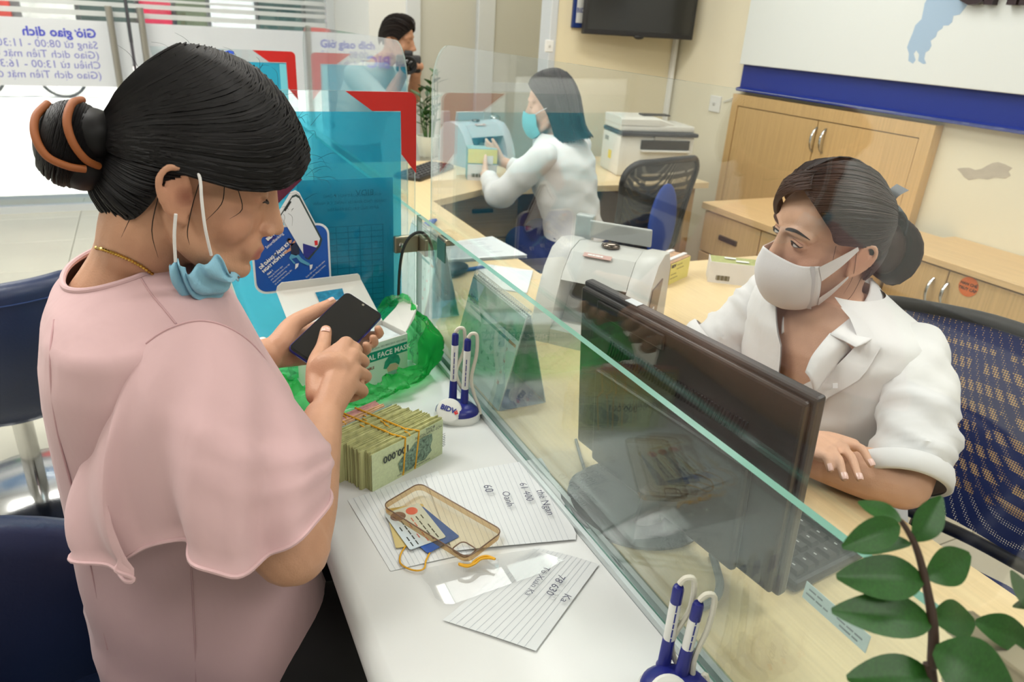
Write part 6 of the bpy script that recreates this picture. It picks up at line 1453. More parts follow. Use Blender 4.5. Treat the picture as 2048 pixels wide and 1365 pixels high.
for k in range(12):
    a = 2*PI*k/12; MB().ell(bcn+(b1_*math.cos(a)+b2_*math.sin(a))*.037, X*.0085, Y*.0085, Z*.0085, 14, 10).build('pearl', mat('pearl', (236, 230, 218), .15, coat=.6), brc, True)
bcg = WrL.lerp(ElL, .34); MB().tube([bcg+(b1_*math.cos(2*PI*k/24)+b2_*math.sin(2*PI*k/24))*.0385 for k in range(25)], .0025, 8).build('gold_bangle', mat('gold'), label='thin gold bangle behind the pearl bracelet', cat='bangle', smooth=True)
# ------------------------------------------------------------------ the seated teller
TM = head_frame((1.012, .831, 1.147), 2.861, .148, -.117, .969)
def tl2(x, y, z): return TM @ Vector((x, y, z))
tel = thing('person', (1.10, .80, 0), 'seated teller in white shirt and white mask with arms folded on the desk', 'person')
fl_ = head_flesh(TM, smile=.5)
fl_.capsule([tl2(-.02, 0, -.02), tl2(-.028, 0, -.075), (1.045, .825, 1.035), (1.06, .815, .98)], [.052, .050, .052, .075], n=20, sub=4)
TB = [((1.050, .812, 1.035), .055, .085), ((1.058, .810, 1.000), .078, .140), ((1.062, .806, .94), .096, .155), ((1.068, .802, .86), .100, .145), ((1.085, .80, .78), .095, .135), ((1.10, .80, .70), .10, .14), ((1.115, .80, .60), .115, .16), ((1.12, .80, .49), .12, .165)]
fl_.loft([ering(c, a, b) for c, a, b in TB])
for s in (-1, 1):
    y_ = .80+s*.09; fl_.capsule([(1.12, y_, .545), (.95, y_, .55), (.74, y_, .545)], [.085, .078, .06], n=14); fl_.capsule([(.74, y_, .54), (.75, y_, .30), (.77, y_, .09)], [.058, .05, .036], n=12); fl_.capsule([(.79, y_, .04), (.72, y_, .04), (.64, y_, .03)], [.034, .034, .026], n=10)
tSL, tEL, tWL = Vector((1.085, .664, .972)), Vector((.962, .548, .832)), at_z(1585, 905, .832)
tSR, tER = Vector((1.065, .955, .985)), Vector((.945, 1.01, .84)); tWR = at_z(1606, 886, .868)
fl_.capsule([tSL, tSL.lerp(tEL, .5)+Vector((.008, -.008, 0)), tEL], [.045, .048, .040], n=16); fl_.capsule([tEL, tEL.lerp(tWL, .3), tEL.lerp(tWL, .7), tWL], [.040, .041, .034, .027], n=16)
fl_.capsule([tSR, tSR.lerp(tER, .5), tER], [.045, .046, .038], n=14); fl_.capsule([tER, tER.lerp(tWR, .4), tWR], [.038, .035, .024], n=14)
lh = (tWL-tEL).normalized(); fl_.ell(tWL+lh*.045, lh*.05, Vector((-lh.y, lh.x, 0))*.038, Z*.014)
for i in range(4): q = tWL+lh*.085+Vector((-lh.y, lh.x, 0))*(.028-.019*i); fl_.capsule([q, q+lh*.035-Z*.004, q+lh*.062-Z*.010], [.0085, .008, .0068], n=8)
RK = [at_z(1644, 912, .886), at_z(1664, 906, .889), at_z(1686, 899, .889), at_z(1706, 891, .886)]
RT = [at_z(1660, 940, .880), at_z(1688, 957, .880), at_z(1718, 958, .880), at_z(1742, 930, .880)]
for K_ in RK: fl_.capsule([tWR, tWR.lerp(K_, .5)+Z*.004, K_], [.020, .0165, .0108], n=10)
fl_.ell(sum(RK, Vector())/4*.55+tWR*.45, (RK[1]-tWR)*.5, (RK[3]-RK[0])*.7, Z*.016)
RC = []
for a, b in zip(RK, RT): RC.append([a.lerp(b, .45)+Z*.008, a.lerp(b, .75)+Z*.004, b])
fingers(fl_, RK, RC, .0070)
me = union(fl_, .0030, 5, .5, 'body')
colour_skin(me, (222, 176, 148), [(tl2(.06, .04, -.03), .035, (226, 158, 136), .35), (tl2(-.008, .08, -.02), .03, (220, 150, 124), .45)])
place_mesh('body', me, m_skin, tel)
for (a, b), c in zip(zip(RK, RT), RC): nail(tel, b, c[1], Z*.8-CF*.4, .0046, mat('nail_pale', (234, 196, 184), .25))
# eyes, lashes, brows
for s in (-1, 1):
    def lid(a, b, k=.0): 
        y_ = .032+.0140*a; z_ = -.0005+b; return tl2(.071+.0126*math.sqrt(max(.02, 1-((y_-.032)/.0172)**2-((z_+.001)/.0122)**2))+.0005+k, s*y_, z_)
    hgt = lambda a: .0042*max(0, 1-abs(a)**2.2)
    eye = MB().grid([[lid(-1+i/8, hgt(-1+i/8)*(-.62+1.55*j/6)) for j in range(7)] for i in range(17)]).build('eye', mat('eye_white', (222, 214, 208), .25), tel, True)
    ic = (-.25 if s > 0 else .35)
    MB().poly([lid(ic+.30*math.cos(2*PI*k/18), .0006+.0036*math.sin(2*PI*k/18), .0006) for k in range(18)]).build('iris', mat('iris_brown', (40, 26, 20), .15), eye)
    MB().tube([lid(-1.02+2.04*i/12, hgt(-1+i/6)*.98, .0009) for i in range(13)]+[lid(1.18, .0016, .0006)], [.0004]+[.0013]*11+[.0012, .0004], 6).build('eyelashes', mat('lash'), tel, True)
    MB().tube([lid(-1+2*i/12, hgt(-1+i/6)*-.62, .0004) for i in range(13)], .0004, 5).build('lower_lashes', mat('lash'), tel, True)
    MB().tube([lid(-1.0+2.1*i/12, hgt(-1+i/6)*.9+.0042, .0000) for i in range(13)], .0007, 5).build('lid_crease', mat('crease', (176, 122, 100), .6), tel, True)
    bt = MB().tube([tl2(.0895, s*.012, .0205), tl2(.0895, s*.025, .0255), tl2(.0840, s*.040, .0262), tl2(.0695, s*.056, .0165)], [.0018, .0029, .0027, .0006], 8, sub=5, flat=.55, up=(1, 0, 0)).build('eyebrow', mat('brow_dark', (66, 44, 36), .75), tel, True)
# hair
def tside(s):
    return [[(.045, s*.0, .122), (.0, s*.008, .128), (-.05, s*.012, .110), (-.092, s*.010, .068), (-.116, s*.004, .022)],
            [(.076, s*.012, .104), (.035, s*.045, .112), (-.02, s*.060, .100), (-.078, s*.050, .062), (-.115, s*.015, .018)],
            [(.068, s*.056, .072), (.030, s*.080, .074), (-.02, s*.088, .064), (-.072, s*.066, .042), (-.114, s*.020, .012)],
            [(.048, s*.074, .038), (.012, s*.088, .040), (-.03, s*.088, .032), (-.076, s*.064, .022), (-.114, s*.022, .004)],
            [(.032, s*.078, .012), (.006, s*.087, .012), (-.03, s*.085, .008), (-.076, s*.060, .002), (-.114, s*.020, -.006)],
            [(-.034, s*.080, .002), (-.042, s*.080, -.006), (-.05, s*.076, -.010), (-.08, s*.054, -.010), (-.114, s*.018, -.012)],
            [(-.042, s*.074, -.035), (-.050, s*.071, -.034), (-.06, s*.066, -.030), (-.085, s*.046, -.024), (-.114, s*.016, -.018)],
            [(-.045, s*.060, -.075), (-.058, s*.056, -.066), (-.072, s*.050, -.056), (-.092, s*.036, -.042), (-.115, s*.012, -.026)],
            [(-.066, s*.01, -.085), (-.078, s*.012, -.074), (-.090, s*.012, -.062), (-.104, s*.010, -.048), (-.117, s*.004, -.032)]]
fringe = [[(.050, .014, .120), (.072, -.010, .110), (.078, -.034, .088), (.066, -.058, .054), (.046, -.073, .022), (.015, -.082, .008)],
          [(.060, .022, .114), (.082, -.002, .102), (.087, -.026, .080), (.076, -.052, .046), (.054, -.070, .012), (.02, -.082, -.004)],
          [(.066, .030, .106), (.087, .008, .095), (.093, -.016, .076), (.084, -.044, .044), (.062, -.066, .006), (.03, -.080, -.012)],
          [(.068, .038, .098), (.086, .018, .090), (.093, -.004, .075), (.086, -.032, .050), (.068, -.058, .016), (.04, -.076, -.008)]]
m_hair2 = hair_mat('hair_brown', (24, 15, 13), (58, 38, 32), .45); rh = random.Random(5); hb = MB(); hc = tl2(-.01, 0, .03)
for s in (1, -1):
    gr = guides_sheet([[TM @ Vector(p) for p in g_] for g_ in tside(s)], 40, 22); hb.grid(gr); hair_strands(hb, gr, 480 if s > 0 else 200, rh, .0015, .0022, hc, (0, .05))
gr = guides_sheet([[TM @ Vector(p) for p in g_] for g_ in fringe], 14, 20); hb.grid(gr); hair_strands(hb, gr, 170, rh, .0014, .003, hc, (0, .1), (.8, 1))
hb.build('hair', m_hair2, tel, True, 60)
bb = MB()
tw = [[(-.112, s*.004, .018), (-.140, s*.020, .0), (-.158, s*.028, -.040), (-.150, s*.030, -.085), (-.118, s*.026, -.108), (-.090, s*.016, -.090)] for s in (-1.5, -.8, 0, .8, 1.5)]
gr = guides_sheet([[TM @ Vector(p) for p in g_] for g_ in tw], 16, 22); bb.grid(gr); hair_strands(bb, gr, 220, rh, .0016, .003, tl2(-.11, 0, -.05), (0, .1), (.85, 1))
bb.ell(tl2(-.115, 0, -.05), TM.to_3x3() @ Vector((.034, 0, 0)), TM.to_3x3() @ Vector((0, .038, 0)), TM.to_3x3() @ Vector((0, 0, .05)))
for P in ([(.0, .084, .0), (-.006, .08, -.05), (-.002, .07, -.09)], [(-.03, .07, -.06), (-.02, .066, -.10), (-.0, .06, -.125)], [(.035, .078, .01), (.033, .074, -.02), (.028, .070, -.05)]): bb.tube([TM @ Vector(p) for p in P], [.0005, .0004, .0001], 4, sub=4)
bb.build('hair_bun', m_hair2, tel, True, 60)
ck = [[(-.100, -.02, .030), (-.118, -.022, .026), (-.130, -.022, .006), (-.134, -.02, -.016)], [(-.098, .0, .040), (-.120, .0, .034), (-.136, .0, .010), (-.140, 0, -.020)], [(-.100, .024, .034), (-.118, .026, .028), (-.132, .026, .006), (-.134, .024, -.018)]]
gck = guides_sheet([[TM @ Vector(p) for p in g_] for g_ in ck], 10, 10); clipo = MB().grid(gck).build('hair_clip', mat('clip_slate', (44, 54, 62), .4), tel, True, 70)
so = clipo.modifiers.new('thickness', 'SOLIDIFY'); so.thickness = .003
MB().grid(guides_sheet([[tl2(-.100, y_, .036), tl2(-.108, y_*1.1, .054), tl2(-.124, y_*1.3, .064)] for y_ in (-.012, 0, .014)], 6, 6)).build('clip_grip', mat('clip_slate'), clipo, True)
# mask
m_mask2 = mat('mask_white', (240, 238, 240), .85, bump=(900, .25))
half = [[(.050, .067, -.030), (.078, .051, -.032), (.106, .022, -.021), (.119, 0, -.013)], [(.046, .071, -.052), (.084, .055, -.054), (.116, .026, -.050), (.127, 0, -.048)], [(.044, .071, -.076), (.083, .055, -.081), (.113, .026, -.084), (.123, 0, -.085)],
        [(.040, .065, -.098), (.073, .051, -.109), (.097, .024, -.117), (.105, 0, -.119)], [(.034, .057, -.112), (.057, .045, -.125), (.077, .022, -.133), (.083, 0, -.135)]]
full = [r_+[(x_, -y_, z_) for x_, y_, z_ in r_[-2::-1]] for r_ in half]
mk = MB().grid(guides_sheet([[TM @ Vector(p) for p in r_] for r_ in full], 20, 36)).build('face_mask', m_mask2, tel, True, 70)
so = mk.modifiers.new('thickness', 'SOLIDIFY'); so.thickness = .001
for s in (1, -1):
    for rows_ in ([[(.052, s*.068, -.031), (.026, s*.080, -.010), (.002, s*.088, .008)], [(.046, s*.073, -.056), (.022, s*.083, -.028), (.000, s*.090, .002)]],
                  [[(.043, s*.070, -.090), (.022, s*.074, -.072), (.004, s*.082, -.048)], [(.036, s*.060, -.112), (.018, s*.068, -.088), (.002, s*.080, -.054)]]):
        MB().grid(guides_sheet([[TM @ Vector(p) for p in r_] for r_ in rows_], 6, 10)).build('ear_strap', m_mask2, mk, True)
    MB().grid(guides_sheet([[tl2(.0585+k, s*(.0660-k*.8), -.030), tl2(.0560+k, s*(.0695-k*.8), -.054), tl2(.0545+k, s*(.0690-k*.8), -.078), tl2(.0505+k, s*(.0620-k*.8), -.104), tl2(.0440+k, s*(.0550-k*.8), -.121)] for k in (0, .006)], 3, 16)).build('seam_strip', mat('mask_seam', (226, 225, 230), .9, bump=(1500, .5)), mk, True)
# white shirt, open at the neck
m_shirt = cloth_mat('shirt_white', (232, 231, 230), .8, 10, .55)
SR = [((1.046, .814, 1.052), .064, .080, .30), ((1.052, .812, 1.030), .080, .118, .50), ((1.060, .810, 1.004), .100, .172, .46), ((1.064, .808, .965), .116, .188, .30), ((1.066, .804, .90), .122, .178, .12), ((1.070, .802, .84), .122, .170, .03), ((1.082, .80, .77), .118, .162, .02), ((1.10, .80, .70), .122, .165, .02), ((1.115, .80, .60), .135, .18, .02), ((1.12, .80, .50), .14, .185, .02)]
rows = []
for k in range(len(SR)-1):
    for q in range(4):
        t = q/4; a, b = SR[k], SR[k+1]; c = [a[0][i]*(1-t)+b[0][i]*t for i in range(3)]; A1, B1, th0 = [a[i]*(1-t)+b[i]*t for i in (1, 2, 3)]
        row = []
        for j in range(73):
            ph = PI+.22*min(1, th0*4)+th0+(2*PI-2*th0)*j/72; x_ = math.copysign(abs(math.cos(ph))**(2/2.3), math.cos(ph))*A1; y_ = math.copysign(abs(math.sin(ph))**(2/2.3), math.sin(ph))*B1
            wr = .003*math.sin(5*ph+c[2]*30)*(1 if c[2] < .95 else .3)+.0015*math.sin(c[2]*50+ph*3)+.006*ridge(c[2]-.93-.10*math.sin(ph-PI-.6), .014)*(1 if math.cos(ph) < 0 else 0)+.006*ridge(c[2]-.87-.08*math.sin(ph-PI-.9), .012)*(1 if math.cos(ph) < 0 else 0)+.005*ridge(c[2]-.80+.05*math.sin(ph-PI-.3), .012)
            row.append(Vector((c[0]+x_*(1+wr*6), c[1]+y_*(1+wr*3), c[2])))
        rows.append(row)
shirt = MB().loft(rows, close=False, caps=False).build('shirt', m_shirt, tel, True, 80)
for e_ in (0, -1):                                     # edges of the open placket
    MB().grid([[r_[e_]+Vector((-.003, 0, 0)), r_[e_].lerp(r_[4 if e_ == 0 else -5], .9)+Vector((-.005, 0, 0))] for r_ in rows[2:]]).build('placket', m_shirt, shirt, True)
for k in (23, 28): MB().lathe([(0, 0), (.005, 0), (.0052, .0015), (0, .002)], rows[k][2]+Vector((-.008, 0, 0)), (-1, 0, 0), 14).build('button', mat('button_pearl', (224, 222, 218), .3), shirt, True)
def collar(pts, nm='collar'):
    g = guides_sheet(pts, 8, 12); o = MB().grid(g).build(nm, m_shirt, shirt, True, 70); q = o.modifiers.new('thickness', 'SOLIDIFY'); q.thickness = .0025; return o
D = at_d
collar([[D(1742, 556, 1.265), D(1736, 590, 1.225), D(1708, 628, 1.195), D(1660, 668, 1.170)], [D(1758, 572, 1.255), D(1758, 610, 1.205), D(1735, 650, 1.170), D(1690, 682, 1.150)], [D(1768, 590, 1.245), D(1772, 630, 1.185), D(1758, 668, 1.150), D(1712, 694, 1.132)]])
collar([[D(1745, 556, 1.275), D(1700, 556, 1.36), D(1640, 580, 1.37), D(1580, 608, 1.30)], [D(1750, 575, 1.27), D(1700, 580, 1.38), D(1636, 600, 1.37), D(1566, 632, 1.29)], [D(1755, 590, 1.26), D(1700, 600, 1.39), D(1630, 625, 1.36), D(1562, 668, 1.28)]])
collar([[D(1660, 666, 1.172), D(1640, 690, 1.170), D(1622, 715, 1.170), D(1610, 745, 1.172)], [D(1690, 684, 1.160), D(1662, 704, 1.160), D(1640, 728, 1.162), D(1622, 762, 1.166)], [D(1705, 700, 1.168), D(1680, 725, 1.168), D(1655, 755, 1.172), D(1630, 790, 1.178)]], 'lapel')
def sleeve(S0, E0, t_end, r0, r1, par, seed, n=64):
    ax = (E0-S0); rows_ = []; e1 = ax.cross(CF).normalized(); e2 = ax.cross(e1).normalized(); rr = random.Random(seed)
    for k in range(31):
        s = -.20+(t_end+.20)*k/30; c = S0+ax*s+Vector((.008, -.008, 0))*math.sin(PI*max(0, s)); r_ = r0+(r1-r0)*max(0, s)/t_end; r_ *= (.62+.38*min(1, k/9)**.7)
        row = []
        for j in range(n):
            a = 2*PI*j/n; wr = .0030*math.sin(s*17+2.6*math.sin(a+seed)+1.2*math.sin(2*a))*(.5+.5*math.sin(a+1))+.0016*math.sin(s*31+a*3+seed)+sum(.0075*ridge(s-s0-.13*math.sin(a+p0), .030)*max(0, math.cos(a-c0))**.7 for s0, p0, c0 in ((.30, .4, 1.2), (.46, 1.0, .6), (.60, .2, 1.6), (.74, 1.4, .9), (.40, 2.4, 3.6), (.66, 3.0, 4.2), (.52, 2.0, 2.6)))
            row.append(c+(e1*math.cos(a)+e2*math.sin(a))*(r_+wr*min(1, k/6)))
        rows_.append(row)
    o = MB().loft(rows_, caps=False).build('sleeve', m_shirt, par, True, 80)
    cu = [[p+(p-(S0+ax*t_end)).normalized()*0 for p in rows_[-6]]]; c0 = S0+ax*(t_end-.12); c1 = S0+ax*(t_end+.02)
    cf = [[c0.lerp(c1, u_)+(e1*math.cos(2*PI*j/n)+e2*math.sin(2*PI*j/n))*(r1+.006+w_+.0012*math.sin(4*2*PI*j/n)) for j in range(n)] for u_, w_ in ((0, -.002), (.06, .003), (.5, .005), (.94, .003), (1, -.001), (.96, -.006))]
    MB().loft(cf, caps=False).build('cuff', m_shirt, o, True, 80); return o
sl1 = sleeve(tSL, tEL+(tEL-tSL).normalized()*.02,   .90, .057, .056, shirt, 1); sleeve(tSR, tER, .9, .062, .056, shirt, 2)
pk = at_d(1670, 772, 1.155); MB().obox(pk, CR*.004, CD*.004, CF*.001).build('pocket_mark', mat('mark_pale', (214, 212, 212), .7), shirt)
lb = at_d(1849, 963, 1.085); lbo = MB().obox(lb, (CR*.5+CD*.86)*.007, (CR*.86-CD*.5)*.0042, CF*.0005).build('cuff_label', m_tw, shirt)
text('lettering', 'JM', .006, lb-CF*.001-(CR*.5+CD*.86)*.004, (CR*.5+CD*.86), -(CD*.5-CR*.86), m_nink2, shirt)
# trousers and shoes
tt = MB()
for s in (-1, 1):
    y_ = .80+s*.09; tt.capsule([(1.13, y_, .55), (.95, y_, .555), (.735, y_, .55)], [.095, .088, .07], n=18); tt.capsule([(.735, y_, .545), (.75, y_, .3), (.77, y_, .09)], [.068, .062, .052], n=16)
tt.loft([ering((1.12, .80, z_), .125, b_, 28) for z_, b_ in ((.48, .16), (.54, .175), (.6, .17))])
place_mesh('trousers', union(tt, .008, 4, .5), mat('trousers_dark', (32, 30, 36), .8), tel)
for s in (-1, 1): MB().capsule([(.80, .80+s*.09, .05), (.73, .80+s*.09, .048), (.65, .80+s*.09, .038)], [.046, .044, .036], n=14, flat=.8).build('shoe', m_dark, tel, True)
# ------------------------------------------------------------------ the second teller
QM = head_frame((1.392, 2.525, 1.158), 2.42, .116, .10, .968)
def ql(x, y, z): return QM @ Vector((x, y, z))
t2 = thing('person', (1.52, 2.45, 0), 'teller in white blouse and blue mask holding a pack of banknotes', 'person')
fl_ = head_flesh(QM)
fl_.capsule([ql(-.02, 0, -.02), ql(-.028, 0, -.08), (1.415, 2.50, 1.045), (1.43, 2.49, .99)], [.050, .048, .050, .07], n=18, sub=4)
def trk(ks, n=28, k=1.0):
    """trunk rings with the front turned to the teller's facing direction"""
    f = Vector((-.6, .8, 0)); l = Vector((-.8, -.6, 0)); out = []
    for c, a, b in ks:
        out.append([Vector(c)+f*(math.cos(2*PI*j/n)*a*k)+l*(math.sin(2*PI*j/n)*b*k) for j in range(n)])
    return out
KS = [((1.420, 2.495, 1.050), .055, .080), ((1.428, 2.490, 1.015), .08, .135), ((1.435, 2.485, .96), .10, .165), ((1.445, 2.48, .88), .105, .155), ((1.465, 2.465, .80), .098, .140), ((1.490, 2.455, .72), .095, .130), ((1.51, 2.445, .66), .105, .145), ((1.52, 2.44, .56), .12, .17), ((1.52, 2.44, .49), .11, .16)]
fl_.loft(trk(KS, 28, .88))
s1, e1_, w1 = Vector((1.292, 2.385, .985)), Vector((1.195, 2.53, .815)), Vector((1.262, 2.83, .835))
s2, e2_, w2 = Vector((1.560, 2.585, .985)), Vector((1.48, 2.76, .83)), Vector((1.385, 2.905, .87))
h1, h2 = Vector((1.285, 2.885, .845)), Vector((1.352, 2.945, .90))
for s_, e_, w_, h_ in ((s1, e1_, w1, h1), (s2, e2_, w2, h2)):
    fl_.capsule([s_, s_.lerp(e_, .5), e_], [.042, .044, .036], n=14); fl_.capsule([e_, e_.lerp(w_, .5), w_], [.036, .030, .022], n=12)
    d_ = (h_-w_).normalized(); sd = d_.cross(Z).normalized(); fl_.ell(w_.lerp(h_, .6), d_*.045, sd*.016, Z*.034)
    for i in range(4):
        q = w_.lerp(h_, 1.1)+Z*(.024-.016*i); fl_.capsule([q, q+d_*.028+Z*.006-sd*.004, q+d_*.05+Z*.004-sd*.012*(1 if h_ is h1 else -1)], [.0085, .008, .0065], n=8)
    fl_.capsule([w_.lerp(h_, .4)+Z*.02, w_.lerp(h_, .8)+Z*.042, w_.lerp(h_, 1.2)+Z*.055], [.011, .009, .0075], n=8)
for s in (-1, 1):
    b_ = Vector((1.52, 2.44, .545))+Vector((-.8, -.6, 0))*(s*.09); k_ = b_+Vector((-.1, 1, 0))*.36; fl_.capsule([b_, k_], [.085, .06], n=12); fl_.capsule([k_, k_-Z*.44], [.056, .036], n=10)
me = union(fl_, .0042, 4, .5, 'body'); colour_skin(me, (226, 186, 160)); place_mesh('body', me, m_skin, t2)
# hair: straight bob
m_hair3 = hair_mat('hair_dark', (22, 18, 18), (52, 44, 42), .36); rh = random.Random(8); hb = MB(); hc = ql(-.01, 0, .02)
def bob(s):
    return [[(.080, s*.014, .100), (.078, s*.050, .074), (.040, s*.078, .030), (.000, s*.086, -.030), (-.020, s*.086, -.085), (-.030, s*.084, -.130)],
            [(.060, s*.006, .118), (.055, s*.054, .098), (.020, s*.085, .045), (-.018, s*.092, -.025), (-.034, s*.092, -.085), (-.042, s*.092, -.135)],
            [(.025, s*.004, .132), (.015, s*.052, .112), (-.015, s*.086, .055), (-.040, s*.092, -.020), (-.052, s*.090, -.085), (-.060, s*.094, -.140)],
            [(-.02, s*.002, .136), (-.035, s*.048, .114), (-.060, s*.076, .055), (-.080, s*.080, -.020), (-.092, s*.076, -.085), (-.104, s*.080, -.138)],
            [(-.055, s*.0, .122), (-.075, s*.030, .095), (-.098, s*.048, .040), (-.112, s*.052, -.025), (-.125, s*.050, -.085), (-.146, s*.052, -.128)],
            [(-.06, 0, .12), (-.088, 0, .085), (-.112, 0, .030), (-.124, 0, -.030), (-.138, 0, -.085), (-.165, 0, -.122)]]
for s in (1, -1):
    gr = guides_sheet([[QM @ Vector(p) for p in g_] for g_ in bob(s)], 30, 24); hb.grid(gr); hair_strands(hb, gr, 260, rh, .0022, .002, hc, (0, .05), (.93, 1.03))
hb.build('hair', m_hair3, t2, True, 60)
half2 = [[(.050, .067, -.034), (.078, .053, -.034), (.104, .022, -.024), (.116, 0, -.018)], [(.046, .070, -.056), (.083, .055, -.056), (.112, .026, -.052), (.121, 0, -.050)], [(.044, .070, -.078), (.082, .055, -.082), (.110, .026, -.084), (.118, 0, -.085)], [(.038, .063, -.098), (.070, .050, -.109), (.092, .024, -.116), (.100, 0, -.118)], [(.034, .056, -.110), (.055, .044, -.122), (.074, .022, -.128), (.080, 0, -.130)]]
mk = MB().grid(guides_sheet([[QM @ Vector(p) for p in (r_+[(x_, -y_, z_) for x_, y_, z_ in r_[-2::-1]])] for r_ in half2], 16, 28)).build('face_mask', mat('mask_turquoise', (128, 202, 212), .8, bump=(90, .5, (1, 1, 6))), t2, True, 70)
for s in (1, -1):
    MB().tube([ql(.050, s*.069, -.036), ql(.02, s*.084, -.022), ql(-.01, s*.092, -.012)], .0018, 6).build('ear_loop', m_loop, mk, True)
    MB().tube([ql(.074, s*.046, -.008), ql(.080, s*.034, -.006), ql(.084, s*.020, -.006)], .0012, 6).build('eyelashes', mat('lash'), t2, True); MB().tube([ql(.068, s*.052, .014), ql(.084, s*.032, .020), ql(.089, s*.014, .016)], .0018, 6).build('eyebrow', mat('brow'), t2, True)
# blouse
m_sh2 = cloth_mat('blouse_white', (236, 234, 232), .8, 12, .5); rows = []
KB = [((1.420, 2.495, 1.058), .062, .085)]+[(c, a*1.12+.008, b*1.06+.008) for c, a, b in KS[1:7]]
R0 = trk(KB, 60); rws = []
for k in range(len(R0)-1):
    for q in range(5):
        t = q/5; rws.append([p.lerp(p2, t)+(p-Vector(KB[k][0])).normalized()*(.0025*math.sin((p.z+(p2.z-p.z)*t)*70+4*math.sin(j*.21))+.005*ridge(((p.z+(p2.z-p.z)*t)*11+.6*math.sin(j*.105)) % 1-.5, .10)*(1 if k > 1 else 0)) for j, (p, p2) in enumerate(zip(R0[k], R0[k+1]))])
rws.append(R0[-1]); bl2 = MB().loft(rws, caps=False).build('blouse', m_sh2, t2, True, 80)
def slv(P, R_, par, n=40):
    P, R_ = crom([V3(p) for p in P], R_, 8); rows_ = []; nrm = None
    for i, p in enumerate(P):
        T_ = (P[min(i+1, len(P)-1)]-P[max(i-1, 0)]).normalized(); nrm = T_.orthogonal().normalized() if nrm is None else (nrm-T_*nrm.dot(T_)).normalized(); b_ = T_.cross(nrm)
        rows_.append([p+(nrm*math.cos(2*PI*j/n)+b_*math.sin(2*PI*j/n))*(R_[i]+.0022*math.sin(i*.9+math.sin(2*PI*j/n)*2)+.004*ridge((i % 9)/9-.5-.2*math.sin(2*PI*j/n), .10)) for j in range(n)])
    return MB().loft(rows_, caps=False).build('sleeve', m_sh2, par, True, 80)
slv([s1+Vector((.03, .02, .012)), s1, s1.lerp(e1_, .5), e1_, e1_.lerp(w1, .3), e1_.lerp(w1, .78)], [.040, .052, .055, .050, .046, .034], bl2); slv([s2+Vector((-.03, -.02, .012)), s2, s2.lerp(e2_, .5), e2_, e2_.lerp(w2, .3), e2_.lerp(w2, .8)], [.040, .052, .054, .050, .045, .034], bl2)
tt = MB()
for s in (-1, 1):
    b_ = Vector((1.52, 2.44, .55))+Vector((-.8, -.6, 0))*(s*.09); k_ = b_+Vector((-.1, 1, 0))*.36; tt.capsule([b_, k_], [.10, .072], n=16); tt.capsule([k_, k_-Z*.45], [.068, .052], n=14)
tt.loft(trk([((1.50, 2.452, .70), .112, .150), ((1.515, 2.445, .62), .13, .172), ((1.52, 2.44, .54), .14, .18), ((1.52, 2.44, .48), .12, .165)], 28))
place_mesh('trousers', union(tt, .01, 4, .5), mat('trousers_navy', (44, 54, 108), .8, noise=(20, .1)), t2)
# the banknote pack between the hands
def wrap3(t, c, u, v):
    MB().obox(c-v*.0475+Z*.105, u*.064, v*.0012, Z*.030).build('label', m_ylab, t); MB().obox(c-v*.0475+Z*.035, u*.064, v*.0010, Z*.035).build('wrapper', m_wrap, t)
    bcd = MB()
    for i in range(9): bcd.obox(c-v*.0490+Z*.022-u*(.046-.005*i), u*(.001+.0008*(i % 3)), v*.0003, Z*.008)
    bcd.build('barcode', mat('ink_barcode'), t); MB().obox(c-v*.0495+u*.03+Z*.09, u*.016, v*.0004, Z*.018).build('seal', m_tw, t)
pkc = at_z(955, 358, T); pkc = Vector((1.300, 2.962, T)); pack('note_pack', 'banknote pack with yellow label held upright by the far teller', pkc, (.93, -.30, 0), .13, .09, .138, mat('note_teal', (150, 178, 172), .7, noise=(100, .15)), wrap3)
# ------------------------------------------------------------------ photographer in the background
PM = head_frame((1.30, 4.20, 1.315), math.radians(-35), .10, .0, 1.0)
def pl_(x, y, z): return PM @ Vector((x, y, z))
ph = thing('person', (1.15, 4.28, 0), 'photographer in a pale shirt aiming a black camera beyond the screens', 'person')
fl_ = head_flesh(PM); fl_.capsule([pl_(-.02, 0, -.02), pl_(-.03, 0, -.09), (1.20, 4.26, 1.17)], [.050, .050, .05], n=16)
KP = [((1.20, 4.26, 1.19), .06, .09), ((1.17, 4.27, 1.13), .10, .19), ((1.14, 4.28, 1.0), .12, .20), ((1.10, 4.29, .85), .115, .18), ((1.08, 4.30, .75), .12, .18)]
def trk2(ks, k=1, n=28): return [[Vector(c)+Vector((.8, -.6, 0))*(math.cos(2*PI*j/n)*a*k)+Vector((.6, .8, 0))*(math.sin(2*PI*j/n)*b*k) for j in range(n)] for c, a, b in ks]
fl_.loft(trk2(KP, .86))
ca_ = at_y(817, 128, 4.02)
arms = (((1.04, 4.12, 1.12), (1.16, 3.98, .98), ca_+Vector((-.02, .03, -.05))), ((1.29, 4.42, 1.12), (1.40, 4.22, .97), ca_+Vector((.05, .03, -.06))))
for a, b, c in arms:
    fl_.capsule([a, V3(a).lerp(V3(b), .5), b], [.05, .048, .042], n=12); fl_.capsule([b, V3(b).lerp(c, .5), c], [.042, .038, .028], n=12); fl_.ell(c+Vector((0, -.005, .02)), X*.032, Y*.03, Z*.045)
    for i in range(4): fl_.capsule([c+Vector((.02-.012*i, -.02, .03)), c+Vector((.026-.014*i, -.045, .045)), c+Vector((.022-.012*i, -.04, .065))], [.009, .0085, .007], n=8)
for s in (-1, 1): fl_.capsule([(1.08+.05*s, 4.30+.07*s, .75), (1.12+.06*s, 4.28+.09*s, .42), (1.06+.06*s, 4.32+.09*s, .08)], [.085, .06, .045], n=12)
